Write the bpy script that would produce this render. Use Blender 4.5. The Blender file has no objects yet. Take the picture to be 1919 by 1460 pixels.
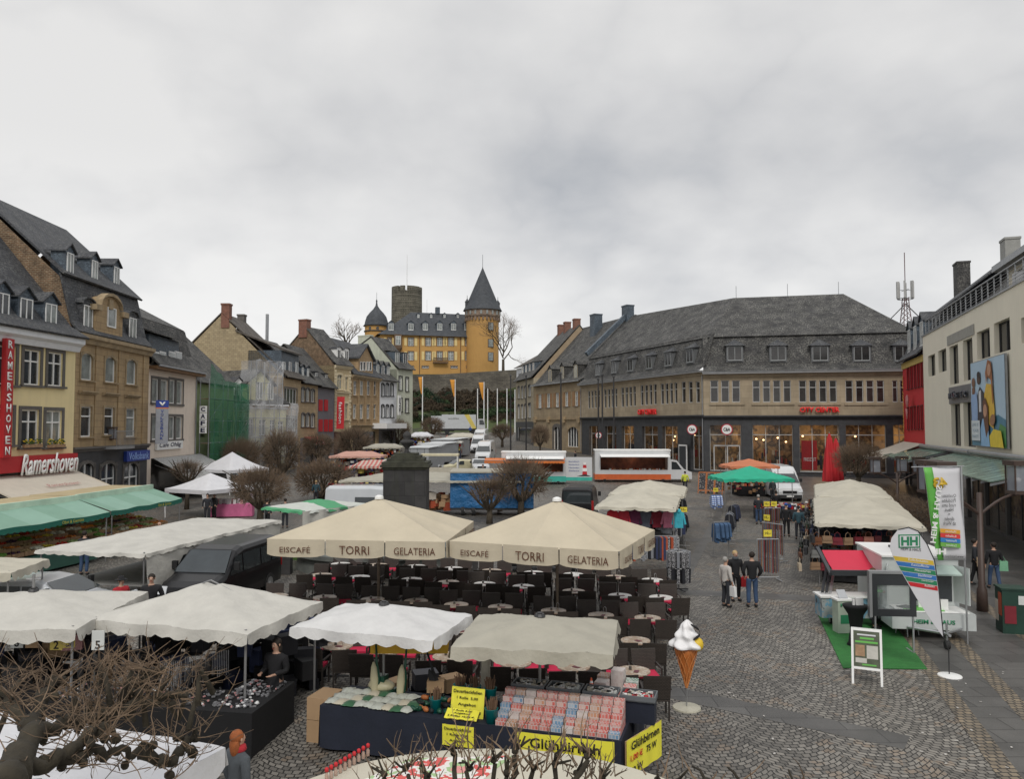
import bpy, math, random
from mathutils import Vector, Matrix, noise as mn
R = math.radians; PI = math.pi
rnd = random.Random(11)
S = bpy.context.scene; COL = S.collection
# ---------------------------------------------------------------- camera, world, sun, exposure
F = 1449.0; CX, CY = 959.5, 730.0; CAMZ = 6.0; PITCH = math.atan(67 / F)
cam = bpy.data.objects.new('camera', bpy.data.cameras.new('camera')); COL.objects.link(cam)
cam.location = (0, 0, CAMZ); cam.rotation_euler = (R(90) + PITCH, 0, 0)
cam.data.sensor_width = 36; cam.data.lens = F / 1919 * 36; cam.data.clip_end = 6000; cam.data.clip_start = .1
S.camera = cam
S.view_settings.view_transform = 'Standard'; S.view_settings.look = 'None'
S.view_settings.exposure = 0.0; S.view_settings.gamma = 1
SUN_EL, SUN_AZ = 45, 180          # azimuth from which light comes, clockwise from +Y
W = bpy.data.worlds.new('World'); S.world = W; W.use_nodes = True
nt = W.node_tree; nt.nodes.clear()
def wn(t, **k):
 n = nt.nodes.new(t)
 for a, b in k.items(): setattr(n, a, b)
 return n
out = wn('ShaderNodeOutputWorld'); bg = wn('ShaderNodeBackground')
sky = wn('ShaderNodeTexSky', sky_type='NISHITA', sun_disc=False, sun_elevation=R(SUN_EL), sun_rotation=R(SUN_AZ))
bgs = wn('ShaderNodeBackground'); bgs.inputs[1].default_value = .07
nt.links.new(sky.outputs[0], bgs.inputs[0])
tc = wn('ShaderNodeTexCoord'); sep = wn('ShaderNodeSeparateXYZ'); nt.links.new(tc.outputs['Generated'], sep.inputs[0])
def mth(op, a, b=None, c=None, cl=False):
 m = wn('ShaderNodeMath', operation=op, use_clamp=cl)
 for i, x in enumerate((a, b, c)):
  if x is None: continue
  if isinstance(x, (int, float)): m.inputs[i].default_value = x
  else: nt.links.new(x, m.inputs[i])
 return m.outputs[0]
zc = mth('MAXIMUM', sep.outputs[2], 0.0); zz = mth('ADD', zc, .42)
cmb = wn('ShaderNodeCombineXYZ')
nt.links.new(mth('DIVIDE', sep.outputs[0], zz), cmb.inputs[0]); nt.links.new(mth('DIVIDE', sep.outputs[1], zz), cmb.inputs[1])
cmb.inputs[2].default_value = 4.3
def wnoise(sc, det, rough, dist=0):
 n = wn('ShaderNodeTexNoise'); n.inputs['Scale'].default_value = sc; n.inputs['Detail'].default_value = det
 n.inputs['Roughness'].default_value = rough; n.inputs['Distortion'].default_value = dist
 nt.links.new(cmb.outputs[0], n.inputs['Vector']); return n.outputs[0]
n1 = wnoise(1.9, 12, .52, .15); n2 = wnoise(.95, 3, .5, .1); n3 = mth('ABSOLUTE', mth('SUBTRACT', wnoise(3.6, 6, .45), .5))
nn = mth('ADD', mth('ADD', mth('MULTIPLY', n1, .45), mth('MULTIPLY', n2, .6)), mth('MULTIPLY', n3, .45))
ramp = wn('ShaderNodeValToRGB'); nt.links.new(nn, ramp.inputs[0])
cr = ramp.color_ramp; cr.elements[0].position = .42; cr.elements[0].color = (.49, .505, .53, 1)
cr.elements[1].position = .69; cr.elements[1].color = (.86, .85, .835, 1)
e = cr.elements.new(.52); e.color = (.66, .66, .665, 1); e = cr.elements.new(.60); e.color = (.76, .755, .75, 1)
zen = mth('ADD', .95, mth('MULTIPLY', mth('SUBTRACT', zc, .45), 1.6, cl=False)); zen = mth('MAXIMUM', zen, 1.0); zen = mth('ADD', zen, mth('MAXIMUM', mth('MULTIPLY', mth('SUBTRACT', .32, zc), .65), 0.0))
bgc = wn('ShaderNodeBackground'); nt.links.new(ramp.outputs[0], bgc.inputs[0]); nt.links.new(zen, bgc.inputs[1])
mx = wn('ShaderNodeMixShader'); mx.inputs[0].default_value = .9
nt.links.new(bgs.outputs[0], mx.inputs[1]); nt.links.new(bgc.outputs[0], mx.inputs[2]); nt.links.new(mx.outputs[0], out.inputs[0])
sl = bpy.data.lights.new('sun', 'SUN'); sl.energy = 1.45; sl.angle = R(16); sl.color = (1, .96, .9)
so = bpy.data.objects.new('sun', sl); COL.objects.link(so)
so.rotation_euler = (R(90 - SUN_EL), 0, R(180 - SUN_AZ)); so.location = (0, -20, 60)
# ---------------------------------------------------------------- pixel -> world calibration of the place
def ray(px, py):
 x = (px - CX) / F; y = (CY - py) / F; c, s = math.cos(PITCH), math.sin(PITCH)
 d = c - y * s
 return x / d, (s + y * c) / d
def at(px, py, Y):
 a, b = ray(px, py); return Vector((a * Y, Y, CAMZ + b * Y))
def gnd(px, py, z=0.0):
 a, b = ray(px, py); Y = (z - CAMZ) / b; return Vector((a * Y, Y, z))
def gz(Y):
 if Y < 50: return 0.0
 if Y < 98: return .027 * (Y - 50)
 return 1.296 + .045 * (Y - 98) if Y < 168 else 4.446
def gt(px, py):                      # where a pixel's ray meets the sloping square
 a, b = ray(px, py); Y = 5.0
 while Y < 400 and CAMZ + b * Y > gz(Y): Y += .05
 return Vector((a * Y, Y, gz(Y)))
# ---------------------------------------------------------------- materials
MT = {}
def mat(name, col=(.5, .5, .5), rough=.8, metal=0., var=.12, vs=2.0, bump=0., bs=30., pat=None, emit=None, es=1., alpha=1., spec=.5, trans=0., coat=0., **k):
 if name in MT: return MT[name]
 m = bpy.data.materials.new(name); m.use_nodes = True; t = m.node_tree; N = t.nodes; L = t.links
 p = N['Principled BSDF']; p.inputs['Roughness'].default_value = rough; p.inputs['Metallic'].default_value = metal
 p.inputs['Specular IOR Level'].default_value = spec; p.inputs['Alpha'].default_value = alpha
 if trans: p.inputs['Transmission Weight'].default_value = trans
 if coat: p.inputs['Coat Weight'].default_value = coat; p.inputs['Coat Roughness'].default_value = .08
 tcn = N.new('ShaderNodeTexCoord')
 def noi(sc, det=4, src='Object', r=.6):
  n = N.new('ShaderNodeTexNoise'); n.inputs['Scale'].default_value = sc; n.inputs['Detail'].default_value = det; n.inputs['Roughness'].default_value = r
  L.new(tcn.outputs[src], n.inputs['Vector']); return n
 def mixc(f, a, b, mode='MIX'):
  x = N.new('ShaderNodeMix'); x.data_type = 'RGBA'; x.blend_type = mode
  for i, v in ((0, f), (6, a), (7, b)):
   if isinstance(v, (int, float)): x.inputs[i].default_value = v
   elif isinstance(v, tuple): x.inputs[i].default_value = (*v[:3], 1)
   else: L.new(v, x.inputs[i])
  return x.outputs[2]
 h = None
 base = col
 if pat in ('brick', 'slate'):
  b = N.new('ShaderNodeTexBrick'); b.offset = .5
  mp = N.new('ShaderNodeMapping'); L.new(tcn.outputs['UV'], mp.inputs[0])
  b.inputs['Scale'].default_value = 1; b.inputs['Brick Width'].default_value = k.get('bw', .5); b.inputs['Row Height'].default_value = k.get('bh', .25)
  b.inputs['Mortar Size'].default_value = k.get('mo', .012); b.inputs['Mortar Smooth'].default_value = .3; b.inputs['Bias'].default_value = 0
  c2 = k.get('c2', tuple(c * .75 for c in col)); cm = k.get('cm', tuple(c * .6 for c in col))
  b.inputs['Color1'].default_value = (*col, 1); b.inputs['Color2'].default_value = (*c2, 1); b.inputs['Mortar'].default_value = (*cm, 1)
  if pat == 'slate' or k.get('wob'):
   nw = noi(k.get('ws', 6), 2, 'UV'); ad = N.new('ShaderNodeVectorMath'); ad.operation = 'MULTIPLY_ADD'
   L.new(nw.outputs['Color'], ad.inputs[0]); ad.inputs[1].default_value = (k.get('wob', .05),) * 3; L.new(mp.outputs[0], ad.inputs[2]); L.new(ad.outputs[0], b.inputs['Vector'])
  else: L.new(mp.outputs[0], b.inputs['Vector'])
  base = b.outputs['Color']
  inv = N.new('ShaderNodeMath'); inv.operation = 'SUBTRACT'; inv.inputs[0].default_value = 1; L.new(b.outputs['Fac'], inv.inputs[1]); h = inv.outputs[0]
  if pat == 'slate':
   n3 = noi(.9, 3, 'UV'); rr = N.new('ShaderNodeMapRange'); rr.inputs[1].default_value = .35; rr.inputs[2].default_value = .6; L.new(n3.outputs[0], rr.inputs[0])
   n4 = noi(7, 4, 'UV'); r4 = N.new('ShaderNodeMapRange'); r4.inputs[1].default_value = .46; r4.inputs[2].default_value = .62; L.new(n4.outputs[0], r4.inputs[0])
   m4 = N.new('ShaderNodeMath'); m4.operation = 'MULTIPLY'; L.new(rr.outputs[0], m4.inputs[0]); L.new(r4.outputs[0], m4.inputs[1])
   base = mixc(m4.outputs[0], base, k.get('lich', tuple(c * 2.2 for c in col)))
 elif pat == 'stripe':
  w = N.new('ShaderNodeTexWave'); w.wave_type = 'BANDS'; w.bands_direction = k.get('dir', 'X'); w.inputs['Scale'].default_value = k.get('sc', 2)
  L.new(tcn.outputs[k.get('src', 'Object')], w.inputs['Vector']); st = N.new('ShaderNodeMath'); st.operation = 'GREATER_THAN'; st.inputs[1].default_value = .5; L.new(w.outputs[1], st.inputs[0])
  base = mixc(st.outputs[0], col, k['c2'])
 elif pat == 'patch':
  n5 = noi(k.get('ps', 3), k.get('pd', 2), 'Object'); cr = N.new('ShaderNodeValToRGB'); cr.color_ramp.interpolation = k.get('ip', 'CONSTANT'); L.new(n5.outputs[0], cr.inputs[0])
  cs = k['cols']; els = cr.color_ramp.elements
  for i, c in enumerate(cs):
   pos = .3 + .4 * i / len(cs) if i else 0
   if i < 2: els[i].position = pos; els[i].color = (*c, 1)
   else: x = els.new(pos); x.color = (*c, 1)
  base = cr.outputs[0]
 if var:
  nv = noi(vs, 5); mr = N.new('ShaderNodeMapRange'); mr.inputs[1].default_value = .3; mr.inputs[2].default_value = .7
  mr.inputs[3].default_value = 1 - var; mr.inputs[4].default_value = 1 + var; L.new(nv.outputs[0], mr.inputs[0])
  vm = N.new('ShaderNodeVectorMath'); vm.operation = 'MULTIPLY'
  if isinstance(base, tuple): vm.inputs[0].default_value = base[:3]
  else: L.new(base, vm.inputs[0])
  L.new(mr.outputs[0], vm.inputs[1]); base = vm.outputs[0]
 if k.get('streak'):                  # rain streaks running down a wall
  mp2 = N.new('ShaderNodeMapping'); mp2.inputs['Scale'].default_value = (2.2, .16, 1); L.new(tcn.outputs['UV'], mp2.inputs[0])
  ns = N.new('ShaderNodeTexNoise'); ns.inputs['Scale'].default_value = 1.4; ns.inputs['Detail'].default_value = 5; L.new(mp2.outputs[0], ns.inputs['Vector'])
  mr2 = N.new('ShaderNodeMapRange'); mr2.inputs[1].default_value = .5; mr2.inputs[2].default_value = .8; mr2.inputs[4].default_value = k['streak']; L.new(ns.outputs[0], mr2.inputs[0])
  base = mixc(mr2.outputs[0], base, k.get('sc2', (.12, .11, .09)))
 if isinstance(base, tuple): p.inputs['Base Color'].default_value = (*base[:3], 1)
 else: L.new(base, p.inputs['Base Color'])
 if emit:
  p.inputs['Emission Color'].default_value = (*emit, 1); p.inputs['Emission Strength'].default_value = es
 if bump:
  bn = N.new('ShaderNodeBump'); bn.inputs['Strength'].default_value = min(bump, 1); bn.inputs['Distance'].default_value = k.get('bd', .02)
  if h is None: h = noi(bs, 4).outputs[0]
  else:
   nb = noi(bs, 4); a2 = N.new('ShaderNodeMath'); a2.operation = 'MULTIPLY_ADD'; L.new(nb.outputs[0], a2.inputs[0]); a2.inputs[1].default_value = .5; L.new(h, a2.inputs[2]); h = a2.outputs[0]
  L.new(h, bn.inputs['Height']); L.new(bn.outputs[0], p.inputs['Normal'])
 MT[name] = m; return m
def net_mat(name, col, a):           # woven netting: partly open
 if name in MT: return MT[name]
 m = mat(name, col, .7, var=.15, vs=.8, alpha=a); return m
# ---------------------------------------------------------------- mesh builder
class MB:
 def __init__(s): s.v = []; s.f = []; s.m = []; s.T = None; s.mi = 0
 def add(s, vs, fs):
  n = len(s.v)
  if s.T is not None: vs = [tuple(s.T @ Vector(v)) for v in vs]
  s.v.extend(tuple(v) for v in vs); s.f.extend(tuple(i + n for i in f) for f in fs); s.m.extend([s.mi] * len(fs)); return s
 def box(s, x0, x1, y0, y1, z0, z1):
  return s.add([(x0, y0, z0), (x1, y0, z0), (x1, y1, z0), (x0, y1, z0), (x0, y0, z1), (x1, y0, z1), (x1, y1, z1), (x0, y1, z1)],
                     [(3, 2, 1, 0), (4, 5, 6, 7), (0, 1, 5, 4), (1, 2, 6, 5), (2, 3, 7, 6), (3, 0, 4, 7)])
 def cb(s, c, d, rz=0):               # box by centre/size/turn
  ca, sa = math.cos(rz), math.sin(rz); hx, hy, hz = d[0] / 2, d[1] / 2, d[2] / 2
  vs = [(c[0] + x * ca - y * sa, c[1] + x * sa + y * ca, c[2] + z) for z in (-hz, hz) for x, y in ((-hx, -hy), (hx, -hy), (hx, hy), (-hx, hy))]
  return s.add(vs, [(3, 2, 1, 0), (4, 5, 6, 7), (0, 1, 5, 4), (1, 2, 6, 5), (2, 3, 7, 6), (3, 0, 4, 7)])
 def poly(s, pts): return s.add(pts, [tuple(range(len(pts)))])
 def prism(s, pts, d):                # extrude polygon by vector d
  n = len(pts); P = [Vector(p) for p in pts]; d = Vector(d)
  fs = [tuple(range(n))[::-1], tuple(range(n, 2 * n))] + [(i, (i + 1) % n, n + (i + 1) % n, n + i) for i in range(n)]
  return s.add(P + [p + d for p in P], fs)
 def cyl(s, p0, p1, r0, r1=None, n=8, cap=True):
  return s.tube([p0, p1], [r0, r0 if r1 is None else r1], n, cap)
 def tube(s, pts, rs, n=8, cap=True):
  P = [Vector(p) for p in pts]
  if isinstance(rs, (int, float)): rs = [rs] * len(P)
  vs = []; prev = None
  for i, p in enumerate(P):
   d = (P[min(i + 1, len(P) - 1)] - P[max(i - 1, 0)])
   if d.length < 1e-9: d = Vector((0, 0, 1))
   d.normalize()
   if prev is None: a = d.orthogonal().normalized()
   else:
    a = prev - d * prev.dot(d)
    a = a.normalized() if a.length > 1e-6 else d.orthogonal().normalized()
   prev = a; b = d.cross(a)
   for k in range(n):
    t = 2 * PI * k / n; vs.append(p + (a * math.cos(t) + b * math.sin(t)) * rs[i])
  fs = [(i * n + k, i * n + (k + 1) % n, (i + 1) * n + (k + 1) % n, (i + 1) * n + k) for i in range(len(P) - 1) for k in range(n)]
  if cap: fs += [tuple(range(n))[::-1], tuple(range((len(P) - 1) * n, len(P) * n))]
  return s.add(vs, fs)
 def lathe(s, prof, n=16, c=(0, 0, 0), sx=1, sy=1):
  vs = [(c[0] + r * math.cos(2 * PI * k / n) * sx, c[1] + r * math.sin(2 * PI * k / n) * sy, c[2] + z) for r, z in prof for k in range(n)]
  m = len(prof)
  fs = [(i * n + k, i * n + (k + 1) % n, (i + 1) * n + (k + 1) % n, (i + 1) * n + k) for i in range(m - 1) for k in range(n)]
  fs += [tuple(range(n))[::-1], tuple(range((m - 1) * n, m * n))]
  return s.add(vs, fs)
 def ell(s, c, r, n=10, m=6):
  return s.lathe([(max(1e-3, math.cos(a)) , math.sin(a) * r[2]) for a in [-PI / 2 + PI * i / m for i in range(m + 1)]], n, c, r[0], r[1])
 def grid(s, fn, nu, nv):
  vs = [fn(i / nu, j / nv) for j in range(nv + 1) for i in range(nu + 1)]
  return s.add(vs, [(j * (nu + 1) + i, j * (nu + 1) + i + 1, (j + 1) * (nu + 1) + i + 1, (j + 1) * (nu + 1) + i) for j in range(nv) for i in range(nu)])
 def mesh(s, name, mats, smooth=False, uv=True):
  me = bpy.data.meshes.new(name); me.from_pydata(s.v, [], s.f);
  if not isinstance(mats, (list, tuple)): mats = [mats]
  for m in mats: me.materials.append(m)
  if len(mats) > 1: me.polygons.foreach_set('material_index', s.m)
  if smooth: me.polygons.foreach_set('use_smooth', [True] * len(s.f))
  if uv:
   ul = me.uv_layers.new(name='UVMap').data; buf = [0.0] * (2 * len(me.loops)); V = me.vertices
   for p in me.polygons:
    n = p.normal
    if abs(n.z) > .995: t = Vector((1, 0, 0)); b = Vector((0, 1, 0))
    else:
     t = Vector((-n.y, n.x, 0)); t.normalize(); b = n.cross(t)
    for li in p.loop_indices:
     co = V[me.loops[li].vertex_index].co; buf[2 * li] = co.dot(t); buf[2 * li + 1] = co.dot(b)
   ul.foreach_set('uv', buf)
  return me
 def out(s, name, mats, parent=None, smooth=False, uv=True, loc=None, rz=0, **tg):
  o = bpy.data.objects.new(name, s.mesh(name, mats, smooth, uv)); COL.objects.link(o)
  if parent is not None: o.parent = parent
  if loc is not None: o.location = loc
  if rz: o.rotation_euler = (0, 0, rz)
  for k, v in tg.items(): o[k] = v
  return o
def tag(o, label=None, category=None, group=None, kind=None):
 for k, v in (('label', label), ('category', category), ('group', group), ('kind', kind)):
  if v: o[k] = v
 return o
def E(name, loc, rz, label, cat, group=None):
 o = bpy.data.objects.new(name, None); COL.objects.link(o); o.location = loc; o.rotation_euler = (0, 0, rz); o.empty_display_size = .2
 return tag(o, label, cat, group)
KIDS = {}
def copytree(o, parent=None):
 c = o.copy(); COL.objects.link(c); c.parent = parent
 for ch in list(o.children): copytree(ch, c)
 return c
def text(s, w, h, m, parent, loc, rot=(90, 0, 0), name='lettering', shear=0, ext=.006, mirror=False, bold=0.):
 cu = bpy.data.curves.new('t', 'FONT'); cu.body = s; cu.align_x = 'CENTER'; cu.align_y = 'CENTER'; cu.extrude = 0; cu.shear = shear; cu.resolution_u = 2
 cu.offset = bold
 ob = bpy.data.objects.new('t', cu); COL.objects.link(ob)
 bpy.context.view_layer.update()
 me = bpy.data.meshes.new_from_object(ob.evaluated_get(bpy.context.evaluated_depsgraph_get())); bpy.data.objects.remove(ob); bpy.data.curves.remove(cu)
 xs = [v.co.x for v in me.vertices]; ys = [v.co.y for v in me.vertices]
 cx, cy = (max(xs) + min(xs)) / 2, (max(ys) + min(ys)) / 2; sx = w / (max(xs) - min(xs)); sy = h / (max(ys) - min(ys))
 if mirror: sx = -sx
 for v in me.vertices: v.co.x = (v.co.x - cx) * sx; v.co.y = (v.co.y - cy) * sy; v.co.z = 0
 me.materials.clear(); me.materials.append(m)
 o = bpy.data.objects.new(name, me); COL.objects.link(o); o.parent = parent; o.location = loc; o.rotation_euler = tuple(R(a) for a in rot)
 if ext:
  md = o.modifiers.new('thick', 'SOLIDIFY'); md.thickness = ext; md.offset = 1 if not mirror else -1
 return o
def rect(a, b, c, z, corner='r'):
 """near-left px a, near-right px b, a far corner px c at eave height z -> centre, width, depth, turn"""
 A = gnd(*a, z); B = gnd(*b, z); C_ = gnd(*c, z); d = (B - A); Wd = d.length; d.normalize(); n = Vector((-d.y, d.x, 0))
 D = abs((C_ - A).dot(n)); ctr = A + d * Wd / 2 + n * D / 2
 return Vector((ctr.x, ctr.y, 0)), Wd, D, math.atan2(d.y, d.x)
WHITE = mat('white_paint', (.75, .75, .74), .5, var=.05); FRAMEW = mat('white_frame', (.78, .78, .76), .45, var=.04)
DARK = mat('dark_metal', (.03, .03, .032), .5, var=.1); STEEL = mat('steel', (.45, .46, .47), .35, .8, var=.08)
BLACK = mat('black_matt', (.012, .012, .013), .75, var=.1)
PANE = mat('window_pane', (.035, .04, .045), .08, var=.5, vs=.9, spec=.8)
PANEC = mat('curtained_pane', (.22, .24, .23), .12, var=.45, vs=1.2, spec=.8)
RUB = mat('rubber', (.02, .02, .02), .8)
WOOD = mat('wood', (.32, .2, .11), .65, var=.3, vs=6)
# ---------------------------------------------------------------- ground
def cobble_mat():
 m = bpy.data.materials.new('cobbles'); m.use_nodes = True; t = m.node_tree; N = t.nodes; L = t.links; p = N['Principled BSDF']
 geo = N.new('ShaderNodeNewGeometry'); sp = N.new('ShaderNodeSeparateXYZ'); L.new(geo.outputs['Position'], sp.inputs[0])
 def mt(op, a, b=None, c=None):
  x = N.new('ShaderNodeMath'); x.operation = op
  for i, v in enumerate((a, b, c)):
   if v is None: continue
   if isinstance(v, (int, float)): x.inputs[i].default_value = v
   else: L.new(v, x.inputs[i])
  return x.outputs[0]
 X, Y = sp.outputs[0], sp.outputs[1]
 a = mt('MULTIPLY', X, 1 / 1.5); fx = mt('SUBTRACT', mt('MULTIPLY', mt('FRACT', a), 2), 1)      # segment arcs 1.5 m wide
 arc = mt('MULTIPLY', mt('MULTIPLY', fx, fx), -.42)
 v = mt('ADD', Y, arc)
 cm = N.new('ShaderNodeCombineXYZ'); L.new(mt('ADD', X, 0), cm.inputs[0]); L.new(v, cm.inputs[1])
 nw = N.new('ShaderNodeTexNoise'); nw.inputs['Scale'].default_value = 5; nw.inputs['Detail'].default_value = 2; L.new(geo.outputs['Position'], nw.inputs['Vector'])
 ad = N.new('ShaderNodeVectorMath'); ad.operation = 'MULTIPLY_ADD'; L.new(nw.outputs['Color'], ad.inputs[0]); ad.inputs[1].default_value = (.09,) * 3; L.new(cm.outputs[0], ad.inputs[2])
 b = N.new('ShaderNodeTexBrick'); b.offset = .5; L.new(ad.outputs[0], b.inputs['Vector'])
 b.inputs['Scale'].default_value = 1; b.inputs['Brick Width'].default_value = .15; b.inputs['Row Height'].default_value = .135; b.inputs['Mortar Size'].default_value = .014; b.inputs['Mortar Smooth'].default_value = .35
 b.inputs['Color1'].default_value = (.235, .217, .19, 1); b.inputs['Color2'].default_value = (.102, .094, .083, 1); b.inputs['Mortar'].default_value = (.018, .017, .015, 1)
 n1 = N.new('ShaderNodeTexNoise'); n1.inputs['Scale'].default_value = .55; n1.inputs['Detail'].default_value = 5; L.new(geo.outputs['Position'], n1.inputs['Vector'])
 vo = N.new('ShaderNodeTexVoronoi'); vo.inputs['Scale'].default_value = 5.5; L.new(geo.outputs['Position'], vo.inputs['Vector'])
 vs = N.new('ShaderNodeSeparateXYZ'); L.new(vo.outputs['Color'], vs.inputs[0])
 f = mt('MULTIPLY', mt('GREATER_THAN', mt('ADD', vs.outputs[0], mt('MULTIPLY', n1.outputs[0], 2.4)), 2.12), .5)
 mx = N.new('ShaderNodeMix'); mx.data_type = 'RGBA'; L.new(mt('MULTIPLY', f, mt('SUBTRACT', 1, b.outputs['Fac'])), mx.inputs[0]); L.new(b.outputs['Color'], mx.inputs[6]); mx.inputs[7].default_value = (.24, .175, .12, 1)
 n2 = N.new('ShaderNodeTexNoise'); n2.inputs['Scale'].default_value = .16; n2.inputs['Detail'].default_value = 6; L.new(geo.outputs['Position'], n2.inputs['Vector'])
 mr = N.new('ShaderNodeMapRange'); mr.inputs[1].default_value = .3; mr.inputs[2].default_value = .7; mr.inputs[3].default_value = .6; mr.inputs[4].default_value = 1.3; L.new(n2.outputs[0], mr.inputs[0])
 vm = N.new('ShaderNodeVectorMath'); vm.operation = 'MULTIPLY'; L.new(mx.outputs[2], vm.inputs[0]); L.new(mr.outputs[0], vm.inputs[1]); L.new(vm.outputs[0], p.inputs['Base Color'])
 mr3 = N.new('ShaderNodeMapRange'); mr3.inputs[3].default_value = .35; mr3.inputs[4].default_value = .8; L.new(n2.outputs[0], mr3.inputs[0]); L.new(mr3.outputs[0], p.inputs['Roughness'])
 bp = N.new('ShaderNodeBump'); bp.inputs['Strength'].default_value = .8; bp.inputs['Distance'].default_value = .02; L.new(mt('SUBTRACT', 1, b.outputs['Fac']), bp.inputs['Height']); L.new(bp.outputs[0], p.inputs['Normal'])
 return m
COB = cobble_mat()
GRASS = mat('grass', (.05, .06, .02), .95, var=.3, vs=.5, bump=.4, bs=5, pat='patch', ps=.16, pd=5, ip='LINEAR', cols=[(.03, .028, .015), (.045, .05, .02), (.06, .085, .02), (.035, .04, .018)])
SLAB = mat('slabs', (.1, .096, .09), .45, pat='brick', bw=1.1, bh=.62, mo=.012, c2=(.066, .063, .059), cm=(.025, .024, .022), var=.25, vs=.8, bump=.3)
SETT = mat('setts', (.24, .19, .13), .6, pat='brick', bw=.16, bh=.15, mo=.018, c2=(.13, .11, .085), cm=(.03, .028, .025), var=.25, bump=.5, wob=.05)
ys = [-40, -10, 0, 10, 20, 30, 40, 50, 60, 75, 98, 110, 130, 150, 168, 172, 178, 184, 190, 196, 202, 204, 206, 215, 240, 280, 350, 500, 900, 1800, 4000]
xs = [-3000, -800, -300, -150, -90, -60, -45, -35, -25, -15, -8, 0, 8, 15, 25, 35, 50, 75, 110, 200, 500, 1200, 3000]
def hz(x, y):
 if y <= 168: return gz(y)
 t = min(1, (y - 168) / 34); t = t * t * (3 - 2 * t) * .5 + t * .5; h = 4.446 + 8.5 * t
 if y > 205: h = 19.6
 if y > 260: h = 19.6 - (y - 260) * .02
 return max(h, 3)
g = MB()
g.v = [(x, y, hz(x, y) + (rnd.uniform(-.3, .3) if 170 < y < 203 else 0)) for y in ys for x in xs]
nx = len(xs)
for j in range(len(ys) - 1):
 for i in range(nx - 1):
  g.f.append((j * nx + i, j * nx + i + 1, (j + 1) * nx + i + 1, (j + 1) * nx + i)); g.m.append(1 if ys[j] >= 168 else 0)
g.out('ground', [COB, GRASS], uv=False, kind='structure')
def sheet(name, pts, m, lift, **k):
 b = MB(); b.poly([(p[0], p[1], gz(p[1]) + lift) for p in pts]); return b.out(name, m, kind='structure')
def ribbon(name, a, b, w, m, lift=.004):
 A, B = Vector(a), Vector(b); d = (B - A).normalized(); n = Vector((-d.y, d.x)) * w / 2
 mb = MB(); ts = sorted({0, 1} | {(q - A.y) / (B.y - A.y) for q in (50, 98) if min(A.y, B.y) < q < max(A.y, B.y)})
 for t0, t1 in zip(ts, ts[1:]):
  p, q = A.lerp(B, t0), A.lerp(B, t1)
  mb.poly([(v.x, v.y, gz(v.y) + lift) for v in (p - n, q - n, q + n, p + n)])
 rot = math.atan2(d.y, d.x)
 return mb.out(name, m, kind='structure')
def g2(px, py): v = gt(px, py); return (v.x, v.y)
k0 = g2(1745, 1262);
def kx(Y): return k0[0] + .31 * (Y - k0[1])
def fx_(Y): return 33.0 - .319 * (62 - Y)
sheet('pavement', [(kx(5), 5), (fx_(5) + 1, 5), (fx_(49.9) + 1, 49.9), (kx(49.9), 49.9)], SLAB, .007)
sheet('pavement', [(kx(50.01), 50.01), (fx_(50.01) + 1, 50.01), (fx_(80) + 4, 80), (kx(80), 80)], SLAB, .006)
for off in (0.05, 1.35, 3.4):
 ribbon('sett_strip', (kx(8) + off, 8), (kx(49) + off, 49), .38, SETT, .010)
ribbon('slab_band', g2(1180, 1106), g2(1700, 1131), .95, SLAB)
ribbon('slab_band', g2(1180, 1283), g2(1700, 1393), .75, SLAB, .0045)
ribbon('slab_band', g2(1260, 1012), g2(1640, 1018), 1.1, SLAB, .0043)
ribbon('slab_band', g2(1260, 953), g2(1640, 958), 1.2, SLAB, .0041)
ribbon('gutter_strip', g2(1286, 1078), g2(1372, 905), .42, SLAB, .008)
ribbon('slab_band', g2(280, 1068), g2(610, 1064), 1.0, SLAB, .0047)
sheet('slab_area', [g2(250, 1350), g2(300, 1455), (-4.6, 9.0), (1.5, 9.0), (-1.4, 13.6), (-5.2, 13.2)], SLAB, .0049)
lt = MB()
for k in range(70):
 a = gnd(rnd.uniform(1240, 1900), rnd.uniform(1060, 1450)); r_ = rnd.uniform(.012, .04); lt.cb((a.x, a.y, .022), (r_ * 2, r_, .004), rnd.random() * 3)
lt.out('litter', mat('litter_pale', (.45, .43, .4), .8), uv=False, label='tiny scraps of paper and cigarette ends scattered on the paving', category='litter', kind='stuff')
# ---------------------------------------------------------------- buildings
SLATE = mat('slate', (.06, .064, .072), .72, pat='slate', bw=.34, bh=.2, mo=.018, c2=(.038, .041, .047), cm=(.014, .014, .017), lich=(.13, .13, .125), bump=.6, vs=1.2, var=.2)
SLATED = mat('old_slate', (.068, .066, .064), .78, pat='slate', bw=.34, bh=.2, mo=.02, c2=(.03, .03, .031), cm=(.015, .015, .016), lich=(.19, .185, .165), bump=.8, vs=.8, var=.35)
SLATEB = mat('blue_slate', (.065, .085, .105), .5, pat='slate', bw=.3, bh=.2, mo=.015, c2=(.05, .065, .085), bump=.5)
BROWNROOF = mat('brown_tiles', (.085, .072, .06), .75, pat='slate', bw=.3, bh=.26, mo=.02, c2=(.06, .05, .043), lich=(.17, .15, .12), bump=.7)
YELLOW = mat('yellow_plaster', (.78, .65, .36), .85, var=.05, vs=.7, bump=.1, streak=.12)
OCHRE = mat('ochre_stone', (.4, .285, .155), .85, pat='brick', bw=1.0, bh=.42, mo=.012, c2=(.34, .24, .13), cm=(.17, .11, .06), var=.16, vs=1.2, bump=.3, streak=.35)
SANDST = mat('sandstone', (.46, .345, .205), .85, pat='brick', bw=.9, bh=.38, mo=.01, c2=(.4, .295, .17), cm=(.25, .18, .11), var=.12, bump=.25, streak=.25)
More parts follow.
